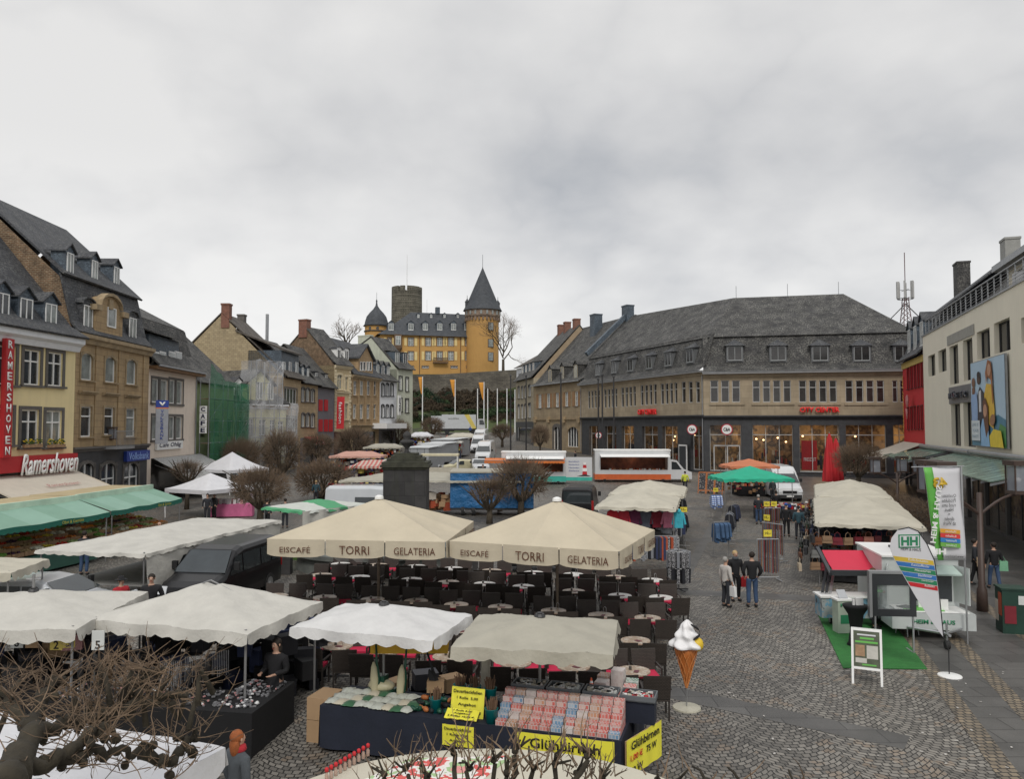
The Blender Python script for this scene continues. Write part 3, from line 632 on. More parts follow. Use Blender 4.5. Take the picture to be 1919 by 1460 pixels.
# ---- pale yellow house behind the white net
h = House('netted_house', 'pale yellow house with tall central gable behind white scaffold netting', (437, 78.5), (536, 84.5), .75)
H = h.hh(480, 757); wl = [(449, 785, 459, 815), (465, 785, 475, 815), (486, 786, 498, 816), (506, 787, 515, 816), (521, 790, 531, 812)]
ops = h.wins(wl, style='2T', pane=PANEC); h.wall(H, 10, ops + [(1.2, h.L - 1, .2, 3)], mat('pale_yellow', (.6, .58, .34), .85, var=.08)); h.box('shop_window', shopglass(), 1.2, h.L - 1, .25, .4, .2, 3)
h.roof([(-.4, H), (4.5, H + 3.3), (9.5, H)], SLATED); h.cornice(H - .5, .5, .4, WHITEW)
c0, _ = h.uw(462, 700); c1, _ = h.uw(512, 700); ct = h.hh(487, 695); cc = MB()
cc.prism([(x, -.02, z) for x, z in ((c0, H), (c1, H), (c1, ct - 1.5), ((c0 + c1) / 2, ct), (c0, ct - 1.5))], (0, 8, 0)); cg = cc.out('central_gable', MT['pale_yellow'], h.o)
for px in ((480, 491), (501, 511)):
 q = h.rp(px[0], 737, px[1], 755); h.window((q[0], q[1], H + .5, H + 2.3), v=-.05, style='2', sill=False, pane=PANEC)
MB().prism([(c0 - .3, -.3, ct - 1.6), ((c0 + c1) / 2, -.3, ct + .05), ((c0 + c1) / 2, -.3, ct + .2), (c0 - .3, -.3, ct - 1.45)], (0, 8.5, 0)).prism([(c1 + .3, -.3, ct - 1.6), (c1 + .3, -.3, ct - 1.45), ((c0 + c1) / 2, -.3, ct + .2), ((c0 + c1) / 2, -.3, ct + .05)], (0, 8.5, 0)).out('gable_roof', SLATED, cg)
u, w = h.uw(447, 740, .6); h.dormer(u, .6, w - .7, 1.3, 1.9, 2, FRAMEW, SLATE)
h.chimney(h.L - .6, 4.5, H + 1, H + 5.5, .7, .7)
NW = net_mat('white_net', (.6, .61, .63), .34); Hw = h.hh(500, 760)
Htw = h.hh(490, 678); t0, _ = h.uw(463, 700); t1, _ = h.uw(513, 700)
def wf(i, j):
 u = -.2 + (h.L + .5) * i; return (u, -1.5 - .16 * math.sin(i * 37 + j * 3) * math.sin(j * 9 + i * 5) , .8 + (Hw - .8 + .3 * math.sin(i * 22)) * j)
def wf2(i, j): return (t0 + (t1 - t0) * i, -1.5 - .1 * math.sin(i * 20) * math.sin(j * 9), Hw + (Htw - Hw + .15 * math.sin(i * 17)) * j)
sc = scaffold('scaffold', 'scaffold in torn white netting with a tall middle section', h, -.1, h.L + .2, Hw, 1.4, NW, [wf, wf2, lambda i, j: (t0 + .1 * math.sin(j * 9), -1.5 + 2.5 * i, Hw + (Htw - Hw) * j), lambda i, j: (h.L + .3, -1.5 + 1.5 * i, 1 + Hw * .9 * j)])
mb = MB()
for x in (t0, (t0 + t1) / 2, t1):
 for y in (-1.4, -.6): mb.cyl((x, y, Hw - .5), (x, y, Htw), .045, n=5)
for k in range(4): z = Hw + (Htw - Hw) * (k + 1) / 4; mb.cyl((t0, -1.4, z), (t1, -1.4, z), .035, n=5)
mb.cyl((t0, -1.42, Hw), (t1, -1.42, Htw), .03, n=5); mb.out('tower_frame', ZINC, sc, uv=False)
# ---- house with tall tuff gable (535-560) and its neighbour
h = House('tall_gable_house', 'high tan stone gable house with brick chimney and black slate dormer band', (531, 84.7), (563, 91), .95)
H = h.hh(550, 711); ops = h.wins([(533, 728, 556, 757), (537, 781, 554, 808)], style='4', sur=GSTONE, sw=.15); h.wall(H, 13, ops + [(.8, h.L - .8, .2, 3)], SANDST)
h.box('shop_window', shopglass(), .8, h.L - .8, .25, .4, .2, 3)
rz = h.hh(560, 600); Rz = at(452, 600, 0); hz_ = (797 - 600) / F * 93 + 6 - .95
pr = [(-.5, H), (.7, H + 1.2), (7, H + 7.1), (14, H)]; h.roof(pr, BROWNROOF, ov=.1)
gb = MB()
for x in (0, h.L): gb.poly([(x, 0, 0), (x, 0, H), (x, 7, H + 7.0), (x, 13.8, H), (x, 13.8, 0)])
gb.out('gable', TUFF2, h.o); h.chimney(.3, 6.6, H + 5.5, H + 8.2, .8, .9); h.chimney(h.L - .4, 7, H + 5, H + 7.8, .8, .8, GSTONE)
db = h.box('slate_dormer', SLATEB, 0, h.L, .3, 4, H + .2, H + 3.0); MB().prism([(-.2, -.1, H + 2.9), (h.L + .2, -.1, H + 2.9), (h.L + .2, -.1, H + 3.1), (-.2, -.1, H + 3.1)], (0, 5.5, 2.2)).out('dormer_roof', BROWNROOF, db)
for px in ((519, 525), (531, 537), (543, 549)):
 u, w = h.uw(px[0] + 12, 692, .3); h.window((u - .5, u + .5, w - .9, w + .8), v=.26, style='', sill=False)
h = House('stone_house', 'narrow tan stone house with arched windows and three small round dormers', (563, 91.2), (595, 97.2), 1.1)
H = h.hh(578, 721); ops = h.wins([(565, 727, 571, 753), (574, 728, 580, 753), (583, 730, 589, 754), (565, 775, 571, 800), (574, 775, 580, 800), (583, 776, 589, 801)], style='2', sur=GSTONE, sw=.16, arch=True)
h.wall(H, 10, ops, SANDST, w0=3.4, gabs=True); h.wall(3.4, 10, [(1, h.L - 1, .2, 3)], GREYP, name='shop_front', gabs=False); h.box('shop_window', shopglass(), 1, h.L - 1, .25, .4, .2, 3)
h.roof([(-.5, H), (.9, H + 1), (5.5, H + 5.4), (11, H)], SLATED); gb = MB()
for x in (0, h.L): gb.poly([(x, 0, H), (x, 5.5, H + 5.3), (x, 10.5, H)])
gb.out('gable', SLATED, h.o)
for i in range(3): h.dormer(h.L * (.2 + .3 * i), .9, H + .9, .9, 1.3, 1.8, SLATEB, SLATE, kind='arch')
slope_awning(h.o, 1, h.L - .5, 3.5, 1.6, .7, mat('red_awning', (.4, .02, .03), .7)); h.box('chimney', ZINC, h.L - 1.5, h.L - 1.2, 6, 6.3, H + 3, H + 9)
h = House('grey_house', 'small dark grey house with red window shutters and slate roof', (595, 97.4), (626, 103.5), 1.25)
H = h.hh(612, 728); ops = []
for r in ((597, 749, 602, 770), (607, 749, 612, 770), (597, 786, 602, 809), (607, 786, 612, 809), (616, 786, 621, 809)):
 q = h.rp(*r); h.box('shutter', REDW, q[0], q[1] + .3, -.09, -.01, q[2], q[3])
h.wall(H, 10, [(1, h.L - 1, .2, 3)], GREYP); h.box('shop_window', shopglass(), 1, h.L - 1, .25, .4, .2, 3); h.roof([(-.5, H), (4.5, H + 5.5), (10, H)], SLATED)
MB().poly([(0, 0, H), (0, 4.5, H + 5.3), (0, 10, H)]).poly([(h.L, 0, H), (h.L, 4.5, H + 5.3), (h.L, 10, H)]).out('gable', SLATED, h.o)
for i in (.2, .8): h.dormer(h.L * i, .7, H + .8, 1.1, 1.2, 1.8, SLATE, kind='flat')
u0, w0 = h.uw(616, 804); u0b, w1 = h.uw(626, 744)
bn = E('hanging_banner', h.A + h.d * (h.L - .8) - h.n * 1.2, 0, 'tall red hanging banner with white lettering on the grey house', 'banner'); zz0, zz1 = w0, w1
bm = MB(); bm.grid(lambda i, j: (-.5 + 1.0 * i - .1 * (1 - j), .06 * math.sin(j * 6), zz0 + (zz1 - zz0) * j), 3, 10); bm.out('cloth', REDW, bn); MB().cyl((0, -.05, zz1 + .02), (0, 1.3, zz1 + .02), .04, n=6).out('bracket', DARK, bn)
md = bn.children[0].modifiers.new('t', 'SOLIDIFY'); md.thickness = .02
text('fashion', zz1 - zz0 - 1.4, .45, FRAMEW, bn, (-.05, -.08, (zz0 + zz1) / 2), (90, 90, 0), bold=.01)
# ---- ornate cream house
h = House('ornate_house', 'narrow ornate cream stone house with quoins and tall arched windows', (626, 103.7), (657, 107), 1.5)
H = h.hh(640, 686); ops = h.wins([(632, 702, 641, 730), (647, 706, 652, 732), (631, 755, 641, 788), (646, 756, 652, 786)], style='2T', fm=mat('cream_frame', (.6, .52, .36), .6), sur=mat('cream_trim', (.62, .53, .36), .8), sw=.25, arch=True)
h.wall(H, 12, ops, mat('cream_stone', (.5, .4, .24), .85, var=.12, bump=.2), w0=3.6); h.wall(3.6, 12, [(.8, h.L - .8, .2, 3)], mat('maroon_front', (.07, .025, .02), .6), name='shop_front', gabs=False); h.box('shop_window', shopglass(), .8, h.L - .8, .25, .4, .2, 3)
for k in range(20):
 for x in (0, h.L - .5): h.box('quoin', MT['cream_trim'], x - .02, x + (.5 if k % 2 else .36), -.09, -.002, 3.7 + k * .44, 3.7 + k * .44 + .36) if 3.7 + k * .44 < H - .5 else None
h.cornice(H - .4, .45, .35, MT['cream_trim']); h.cornice(h.hh(640, 738), .25, .2, MT['cream_trim'], name='string_course')
pr = [(-.4, H), (.5, H + .8), (5, H + 5.4), (11, H)]; h.roof(pr, SLATED); gb = MB()
for x in (0, h.L): gb.poly([(x, 0, 0), (x, 0, H), (x, 5, H + 5.3), (x, 11.8, H), (x, 11.8, 0)])
gb.out('gable', RUBBLE, h.o); h.chimney(.3, 5.4, H + 4, H + 6.5, .9, 1.4)
for px in (634, 648): u, w = h.uw(px, 668, .9); h.dormer(u, .8, H + .7, 1.0, 1.7, 1.8, FRAMEW, SLATE, kind='arch')
# ---- sandstone house with pediment gable
h = House('pediment_house', 'ornate brown sandstone house with a steep pediment gable in the roof', (657, 107.2), (710, 117.5), 1.75)
H = h.hh(684, 706); ops = h.wins([(a, 714, a + 6, 741) for a in (662, 674.5, 687, 698.5)] + [(a, 758, a + 6, 785) for a in (661, 674, 686.5, 698)], style='2T', sur=SANDST, sw=.14)
h.wall(H, 12, ops, mat('brown_sandstone', (.42, .29, .16), .85, pat='brick', bw=.8, bh=.35, c2=(.37, .255, .14), var=.15, bump=.3, streak=.2), w0=4); h.wall(4, 12, [(.8, h.L - 1, .2, 3.3)], SANDST, name='shop_front', gabs=False); h.box('shop_window', shopglass(), .8, h.L - 1, .25, .4, .2, 3.3)
h.cornice(H - .5, .5, .5); h.cornice(4, .3, .3, name='string_course')
for k in range(5): u = h.L * k / 4; h.box('pilaster', MT['brown_sandstone'], max(u - .25, 0), min(u + .25, h.L), -.1, -.002, 4.3, H - .5)
h.roof([(-.5, H), (5, H + 5.6), (12, H + 1)], SLATE); gb = MB()
for x in (0, h.L): gb.poly([(x, 0, H), (x, 5, H + 5.5), (x, 11.8, H)])
gb.out('gable', REDBR, h.o)
c0, w0 = h.uw(671, 698); c1, _ = h.uw(698, 704); w2 = h.hh(684, 647); wm = h.hh(684, 674)
cg = MB().prism([(x, -.05, z) for x, z in ((c0, H), (c1, H), (c1, wm), ((c0 + c1) / 2, w2), (c0, wm))], (0, 6, 0)).out('pediment_gable', MT['brown_sandstone'], h.o)
MB().prism([(c0 - .4, -.4, wm - .1), ((c0 + c1) / 2, -.4, w2), ((c0 + c1) / 2, -.4, w2 + .25), (c0 - .4, -.4, wm + .15)], (0, 7, 0)).prism([(c1 + .4, -.4, wm - .1), (c1 + .4, -.4, wm + .15), ((c0 + c1) / 2, -.4, w2 + .25), ((c0 + c1) / 2, -.4, w2)], (0, 7, 0)).out('gable_roof', SLATE, cg)
for a in (674, 679.5, 686, 691): q = h.rp(a, 678, a + 4, 695); h.window(q, v=-.08, style='', sill=False)
# ---- white house with arched black-framed windows
h = House('white_house', 'narrow white house with black arched window surrounds and three dormers', (710, 117.8), (743, 124.5), 2.2)
H = h.hh(727, 715); DK = mat('black_trim', (.02, .02, .024), .6); rr = [(a, y0, a + 4.5, y0 + 22) for y0 in (720, 760) for a in (715, 723.5, 732)]
ops = h.wins(rr, style='2', sur=DK, sw=.22, arch=True); h.wall(H, 10, ops, WHITEW, w0=3.5); h.wall(3.5, 10, [(.8, h.L - 1, .2, 2.9)], GREYP, name='shop_front', gabs=False); h.box('shop_window', shopglass(), .8, h.L - 1, .25, .4, .2, 2.9)
h.roof([(-.5, H), (1.2, H + 1.3), (5, H + 5), (10, H)], SLATED)
for i in range(3): h.dormer(h.L * (.2 + .3 * i), .9, H + .9, 1.3, 1.7, 2, SLATEB, SLATED, kind='gable')
h.box('canopy_roof', WHITE, -3, h.L * .7, -2.6, -.05, 3.3, 4.1)
u, w0 = h.uw(738, 778); _, w1 = h.uw(738, 741); vs = h.box('hanging_sign', FRAMEW, h.L - 1.4, h.L - .3, -.9, -.75, w0, w1); text('OPTIK', w1 - w0 - .8, .7, DK, vs, (h.L - .85, -.92, (w0 + w1) / 2), (90, 90, 0), bold=.03)
# ---- pale corner house
h = House('pale_corner_house', 'pale green grey corner house standing last in the left row below the castle', (743, 124.8), (773, 128.5), 2.4)
H = h.hh(758, 693); DK2 = GSTONE; ops = h.wins([(748, 706, 753, 731), (760.5, 708, 765, 733), (747.5, 747, 753, 772), (760, 748, 765, 773)], style='2', sur=DK, sw=.16)
h.wall(H, 11, ops, PALEG); h.roof([(-.5, H), (1, H + 1.2), (5.4, H + 5.5), (12, H + 2)], SLATED); gb = MB()
for x in (0, h.L): gb.poly([(x, 0, 0), (x, 0, H), (x, 5.4, H + 5.4), (x, 11.8, H + 2), (x, 11.8, 0)])
gb.out('gable', PALEG, h.o); h.chimney(.5, 7, H + 3, H + 5.9, .8, 2.6, PALEG)
for i in (.25, .75): h.dormer(h.L * i, .8, H + .9, 1.3, 2.0, 2, SLATEB, SLATED, kind='flat')
# ---------------------------------------------------------------- right side of the square
# ---- long department store: wing along the street and front to the square
wing = House('store_wing', 'long stone wing of the corner store running back along the street with slate mansard', (1090, 111), (1319, 82.5), .85, 'store')
h = wing; H = h.hh(1200, 709); BH = h.hh(1200, 784); PANED = mat('dark_pane', (.03, .028, .027), .12, var=.6, vs=.7, spec=.8)
STO = mat('store_stone', (.38, .31, .215), .85, pat='brick', bw=1.3, bh=.62, mo=.01, c2=(.31, .25, .17), cm=(.2, .165, .12), var=.15, vs=.7, bump=.2, streak=.25)
ops = []
for (a, b, y0, y1) in ((1101, 1125, 733, 766), (1131, 1158, 730, 765), (1163, 1193, 726, 763), (1199, 1232, 722, 760), (1237, 1271, 719, 758)):
 for k in range(4):
  t0, t1 = (k + .1) / 4, (k + .82) / 4; ya = y0 - (2 * k / 4); q = h.rp(a + (b - a) * t0, y0 - k * .7, a + (b - a) * t1, y1 - k * .5); ops.append(q); h.window(q, style='T', pane=PANED, sill=False, fm=mat('grey_frame', (.42, .42, .41), .5))
for a in (1277, 1290, 1303.5): q = h.rp(a, 715, a + 8, 755); ops.append(q); h.window(q, style='T', pane=PANED, sill=False, fm=MT['grey_frame'])
h.wall(H, 12, ops, STO, w0=BH, gabs=False, rev=.3)
GLW = mat('store_glass', (.03, .035, .033), .06, var=.4, vs=.5, alpha=.28, spec=1.0)
LIT = mat('shop_interior', (.32, .24, .15), .8, pat='patch', ps=.55, pd=3, ip='LINEAR', cols=[(.05, .04, .035), (.3, .2, .1), (.06, .045, .04), (.4, .3, .18)], var=.2)
def shopfront(h, bays, zt, zf=.3, back=4.5):
 """bays: pixel x pairs; real openings with a lit room behind"""
 ops = []
 for a, b in bays:
  q = h.rp(a, 797, b, 850); ops.append((q[0], q[1], zf, zt))
 h.wall(BH if h is wing else BHf, 12, ops, BASALT, name='stone_base', gabs=False, rev=.5)
 rm = MB(); rm.poly([(.3, back, .02), (h.L - .3, back, .02), (h.L - .3, back, zt + .5), (.3, back, zt + .5)]); rm.poly([(.3, .5, .1), (h.L - .3, .5, .1), (h.L - .3, back, .1), (.3, back, .1)]); rm.poly([(.3, .5, zt + .3), (.3, back, zt + .3), (h.L - .3, back, zt + .3), (h.L - .3, .5, zt + .3)])
 for x in (.3, h.L - .3): rm.poly([(x, .5, .1), (x, back, .1), (x, back, zt + .3), (x, .5, zt + .3)])
 rm.out('shop_room', LIT, h.o)
 for o in ops:
  f = .06; mb = MB(); u0, u1 = o[0], o[1]; n = max(2, round((u1 - u0) / 1.5))
  for k in range(n + 1): x = u0 + (u1 - u0) * k / n; x = min(max(x, u0 + f / 2), u1 - f / 2); mb.box(x - f / 2, x + f / 2, .36, .44, zf, zt)
  mb.box(u0, u1, .35, .45, zt - 1.05, zt - .97); mb.box(u0, u1, .35, .45, zf, zf + .1); w = mb.out('shop_window', MT['grey_frame'], h.o, uv=False)
  pb = MB(); pb.poly([(u0, .4, zf), (u1, .4, zf), (u1, .4, zt), (u0, .4, zt)]); pb.out('pane', GLW, w, uv=False)
  gm = MB()                          # racks of clothes inside
  for k in range(int((u1 - u0) * 5)):
   x = rnd.uniform(u0 + .1, u1 - .1); y = rnd.choice((1.6, 2.6, 3.6)); z = rnd.uniform(.9, 1.5) + (.9 if y > 3 else 0); gm.mi = rnd.randrange(6); gm.cb((x, y, z), (rnd.uniform(.08, .3), .35, rnd.uniform(.5, .9)), rnd.uniform(-.4, .4))
  gm.out('clothes_display', [mat('cloth_%s' % n_, c, .9) for n_, c in (('tan', (.35, .2, .1)), ('dark', (.03, .03, .035)), ('rust', (.35, .07, .03)), ('pale', (.5, .45, .38)), ('navy', (.03, .04, .09)), ('wine', (.2, .02, .03)))], w, uv=False)
 return ops
LAMPM = mat('shop_lamp', (1, .8, .5), .5, var=0, emit=(1, .62, .28), es=5)
zt = h.hh(1200, 799)
wb = [(1104, 1122), (1133, 1155), (1165, 1188), (1203, 1233), (1241, 1270), (1294, 1315)]
so_ = shopfront(h, wb, zt)
h.cornice(BH - .1, .35, .35, BASALT, name='string_course'); h.cornice(H - .45, .35, .3, STO); h.gutter(H + .1, -.6); h.box('eaves', mat('lead_eaves', (.25, .25, .25), .5), -.1, h.L + .3, -.62, .3, H - .12, H + .08)
pr = [(-.6, H + .05), (.4, H + .7), (1.5, H + 4.0), (1.35, H + 4.15)]; up = [(1.1, H + 4.1), (8, H + 10.6), (15, H + 4.1)]
h.roof([(-.6, H + .05), (.4, H + .7), (1.5, H + 4.1)], SLATED, ov=0)
for px, py in ((1120, 693), (1150, 688), (1181, 684), (1216, 679), (1252, 673), (1293, 666)):
 u, w = h.uw(px, py, .32); h.dormer(u, .32, w - .8, 1.55, 1.6, 1.6, mat('grey_dormer', (.12, .125, .13), .6), SLATE, kind='hip', fm=mat('dormer_frame', (.25, .26, .26), .5), pane=PANED)
MB().prism([(-.3, 1.0, H + 4.2), (-.3, 8, H + 10.7), (-.3, 8, H + 11.5), (-.3, .6, H + 4.7)], (.7, 0, 0)).out('parapet', SLATEB, h.o); h.chimney(0, 7.6, H + 9, H + 11.9, 1.6, 1.2, SLATEB)
REDS = mat('red_letters', (.75, .02, .02), .4, var=.03, emit=(1, .03, .02), es=.05)
q = h.rp(1198, 767, 1233, 777); text('CITY CENTER', q[1] - q[0], q[3] - q[2], REDS, h.o, ((q[0] + q[1]) / 2, -.15, (q[2] + q[3]) / 2), bold=.03, ext=.12, name='store_lettering')
front = House('corner_store', 'large corner store with stone upper floor, big lit shop windows and dormered slate mansard', (1319, 82.5), (1722, 77.6), .85, 'store')
h = front; H = h.hh(1500, 697); BHf = h.hh(1500, 783); ops = []
for (a, b, n) in ((1331, 1392, 3), (1410, 1487, 4), (1497, 1573, 4), (1584, 1662, 4), (1672, 1700, 2)):
 st = (b - a) / n
 for k in range(n): q = h.rp(a + st * k, 713, a + st * k + st * .76, 754); ops.append(q); h.window(q, style='T', pane=PANED, sill=False, fm=MT['grey_frame'])
h.wall(H, 12, ops, STO, w0=BHf, gabs=False, rev=.3)
for q in (h.rp(1329, 712, 1396, 756), h.rp(1408, 712, 1489, 756), h.rp(1495, 712, 1576, 756), h.rp(1582, 712, 1664, 756)): h.box('window_sill', STO, q[0], q[1], -.12, -.002, q[2] - .18, q[2])
zt = h.hh(1500, 797); fb = [(1330, 1390), (1410, 1487), (1498, 1573), (1585, 1662), (1674, 1700)]
fo = shopfront(h, fb, zt)
h.cornice(BHf - .1, .35, .4, BASALT, name='string_course'); h.gutter(H + .1, -.6); h.box('eaves', MT['lead_eaves'], -.1, h.L + .3, -.62, .3, H - .12, H + .08); h.cornice(H - .45, .33, .28, STO)
h.roof([(-.6, H + .05), (.4, H + .7), (1.5, H + 4.1)], SLATED, ov=0)
e = 1.1; zr = h.hh(1440, 640); xr0, wr = h.uw(1375, 557, 8); xr1, _ = h.uw(1582, 556, 8)
z0 = H + 4.0; zt2 = wr
def wl(u, v, z): P_ = wing.A + wing.d * u + wing.n * v - h.A; return (P_.dot(h.d), P_.dot(h.n), z)
c_ = wing.d.dot(h.d); s_ = wing.d.dot(h.n); w1_ = wl(wing.L, 1.1, 0); tt = (e - w1_[1]) / s_; CR = (w1_[0] + c_ * tt, e, z0)
hp = MB(); R0, R1 = (xr0, 8.5, zt2), (xr1, 8.5, zt2); W0, WR, WB = wl(-.2, 1.1, z0), wl(-.2, 8, z0 + 6.6), wl(-.2, 15, z0); BR = (h.L + .3, 16, z0)
hp.poly([CR, (h.L + .3, e, z0), R1, R0]); hp.poly([(h.L + .3, e, z0), BR, R1]); hp.poly([W0, CR, R0, WR]); IN = wl(wing.L - 13, 15, z0); hp.poly([BR, IN, R0, R1]); hp.poly([IN, WB, WR, R0]); hp.poly([W0, WR, WB])
hp.out('hipped_roof', SLATED, h.o)
for x in (xr0 + .3, (xr0 + xr1) / 2, xr1 - .5): MB().cyl((x, 8.5, zt2 - .1), (x, 8.5, zt2 + 1.4), .03, n=5).out('lightning_rod', ZINC, h.o, uv=False)
for px in (1377, 1458, 1537, 1615, 1692):
 u, w = h.uw(px, 662, .32); h.dormer(u, .32, w - .8, 1.75, 1.6, 1.6, MT['grey_dormer'], SLATE, kind='hip', fm=MT['dormer_frame'], pane=PANED)
q = h.rp(1498, 763, 1573, 773); text('CITY CENTER', q[1] - q[0], q[3] - q[2], REDS, h.o, ((q[0] + q[1]) / 2, -.16, (q[2] + q[3]) / 2), bold=.04, ext=.12, name='store_lettering')
def roundsign(hs, px, py, r=.55, off=1.0, turn=0):
 u, w = hs.uw(px, py, -off); o = E('round_sign', hs.A + hs.d * u - hs.n * off + Vector((0, 0, w)), hs.ang + turn, 'round white shop sign in a red ring %s' % ('over the store entrance' if px > 1330 else 'left of the corner, on the street wing' if px > 1200 else 'near the far end of the street wing'), 'sign')
 MB().cyl((0, -.08, 0), (0, .08, 0), r, n=24).out('ring', mat('sign_red', (.4, .02, .04), .5), o, uv=False); MB().cyl((0, -.1, 0), (0, .1, 0), r * .82, n=24).out('face', FRAMEW, o, uv=False)
 text('C&A', r * 1.15, r * .62, BLACK, o, (0, -.105, 0), bold=.04); MB().box(-.03, .03, .1, off - .05, -.03, .03).out('bracket', DARK, o)
roundsign(h, 1362, 805, .6); roundsign(wing, 1297, 805, .55, .7, R(50)); roundsign(wing, 1122, 816, .45, .8, R(50))
st = MB()
for k in range(3): st.box(-.3 + k * .3, 24, -1.5 + k * .45, -.0, -.1 + k * .14, .02 + k * .14 if k < 2 else .18)
st.out('entrance_steps', BASALT, h.o)
q = h.rp(1337, 836, 1388, 880); mb = MB()
for x in (q[0], (q[0] + q[1]) / 2, q[1] - .12): mb.box(x, x + .12, .2, .32, .3, 3.0)
mb.box(q[0], q[1], .2, .32, 2.9, 3.05); mb.out('door', MT['grey_frame'], h.o)
q = h.rp(1503, 826, 1533, 871); ad = h.box('poster', mat('poster_red', (.4, .012, .015), .5), q[0], q[1], .55, .6, .5, q[3]); text('FREIZEIT', 1.2, .35, FRAMEW, ad, (q[1] - .7, .54, 1.6))
def mannequin(hs, u, y, z, m):
 mb = MB(); mb.lathe([(.02, 0), (.12, .05), (.11, .5), (.17, .85), (.13, 1.1), (.2, 1.35), (.06, 1.48), (.05, 1.52), (.09, 1.6), (.08, 1.72), (.02, 1.76)], 10, (u, y, z)); return mb.out('mannequin', m, hs.o, smooth=True)
for x in (1385, 1541, 1549, 1218): hs = wing if x == 1218 else front; mannequin(hs, hs.uw(x, 860)[0], .9, .55, MT['cloth_pale'] if x != 1541 else MT['cloth_dark'])
for hs, xs_ in ((front, (1352, 1376, 1420, 1440, 1462, 1480, 1512, 1560, 1618, 1680)), (wing, (1208, 1222, 1248, 1262, 1300, 1308))):
 for x in xs_:
  u, _ = hs.uw(x, 830); MB().ell((u + rnd.uniform(-.4, .4), rnd.uniform(2, 4), rnd.uniform(3.3, 4)), (.11, .11, .09), 8, 5).out('ceiling_lamp', LAMPM, hs.o, uv=False)
for hs, xs_ in ((front, (5, 12, 20)), (wing, (6, 17, 27))):
 for x in xs_:
  l = bpy.data.lights.new('shop_light', 'POINT'); l.energy = 130; l.color = (1, .66, .34); l.shadow_soft_size = .3; lo = bpy.data.objects.new('shop_light', l); COL.objects.link(lo); lo.parent = hs.o; lo.location = (x, 2.3, 3.9)
q = wing.rp(1276, 838, 1296, 886); bo = E('display_frame', wing.A + wing.d * ((q[0] + q[1]) / 2) - wing.n * .4, wing.ang, 'white framed dark door panel standing open by the store corner', 'door')
MB().box(-.8, .8, -.05, .03, .1, 3.0).out('frame', FRAMEW, bo); MB().box(-.66, .66, -.08, -.05, .25, 2.85).out('panel', mat('dark_panel', (.04, .045, .05), .3), bo)
# ---- sandstone house with shutters
h = House('shuttered_house', 'sandstone house with brown window shutters and an arched shop window below', (1000, 127.5), (1090, 111.2), 2.0)
H = h.hh(1045, 719); ops = []; SHU = mat('shutter_brown', (.3, .17, .08), .7)
for a in (1009, 1025, 1041.5, 1059, 1077.5):
 q = h.rp(a, 739 - (a - 1009) * .08, a + 6, 765 - (a - 1009) * .06); ops.append(q); w = h.window(q, style='23', pane=PANEC)
 for sg in (-1, 1): x = q[0] - .75 if sg < 0 else q[1] + .1; MB().box(x, x + .65, -.08, -.01, q[2], q[3]).out('shutter', SHU, w)
q = h.rp(1064, 800, 1084, 838); gd = [(q[0], q[1], .8, q[3])]; h.window(gd[0], style='4', sur=CORN, sw=.25, arch=True, sill=False)
q2 = h.rp(1038, 800, 1050, 845); gd.append((q2[0], q2[1], 0, q2[3])); h.window((q2[0], q2[1], .1, q2[3]), style='2', sur=GSTONE, sw=.5, arch=True, sill=False, pane=PANED)
h.wall(H, 12, ops + gd, TUFF); pr = [(-.5, H), (.5, H + .5), (9, H + 10.0), (17, H + 2)]; h.roof(pr, SLATED)
gb = MB()
for x in (0, h.L): gb.poly([(x, 0, H), (x, 9, H + 9.8), (x, 16, H)])
gb.out('gable', SLATEB, h.o); h.gutter(H, -.6); h.cornice(4.7, .25, .2)
for px, py in ((1031, 704), (1054, 699), (1079, 696)): h.dorm(px, py, pr, 1.3, 2.1, 2.6, SLATED, SLATED, fm=MT['cream_frame'])
h.chimney(h.L * .45, 7.5, H + 7, H + 11.3, 1.6, 1.4, SLATEB)
for a in (1004, 1029, 1058, 1086): u, w = h.uw(a, 786); h.box('wall_lantern', CORN, u - .3, u + .3, -.4, 0, w - .5, w + .4)
# ---- narrow dark-windowed house
h = House('street_house', 'pale stone street house with arched dark windows and red brick chimneys', (967, 141), (1000, 128), 2.6)
H = h.hh(985, 712); ops = h.wins([(970.5, 724, 974, 747), (977, 724, 980.5, 747), (983, 723, 986.5, 746), (990, 721, 995, 743), (970.5, 758, 974, 785), (977, 758, 980.5, 785), (983, 757, 986.5, 784), (990, 755, 995, 783)], style='2', sur=GSTONE, sw=.12, arch=True)
h.wall(H, 12, ops, mat('pale_stone', (.36, .31, .22), .85, var=.15, streak=.3), w0=4); h.wall(4, 12, [(.8, h.L - 1, .2, 3)], BASALT, name='shop_front', gabs=False); h.box('shop_window', shopglass(), .8, h.L - 1, .25, .4, .2, 3)
pr = [(-.5, H), (8, H + 9.0), (15, H)]; h.roof(pr, SLATED); gb = MB()
for x in (0, h.L): gb.poly([(x, 0, H), (x, 8, H + 8.9), (x, 15, H)])
gb.out('gable', mat('tan_render', (.34, .26, .17), .85, var=.1), h.o)
for x, t in ((h.L * .2, 10.4), (h.L * .5, 10.4), (h.L * .92, 10.2)): h.chimney(x, 7.8, H + 6.5, H + t, 1.1, 1.1)
for i in range(4): h.dormer(h.L * (.15 + .2 * i), .8, H + .9, 1.3, 2.0, 2, SLATEB, SLATED, kind='flat')
h = House('far_white_house', 'small white and brown roofed house standing farthest down the right street', (968, 150), (985, 145), 2.9)
H = h.hh(975, 690); h.wall(H, 8, h.wins([(971, 700, 975, 712), (978, 700, 982, 712)], style='2'), WHITEW); h.roof([(-.5, H), (5, H + 3), (10, H)], BROWNROOF)
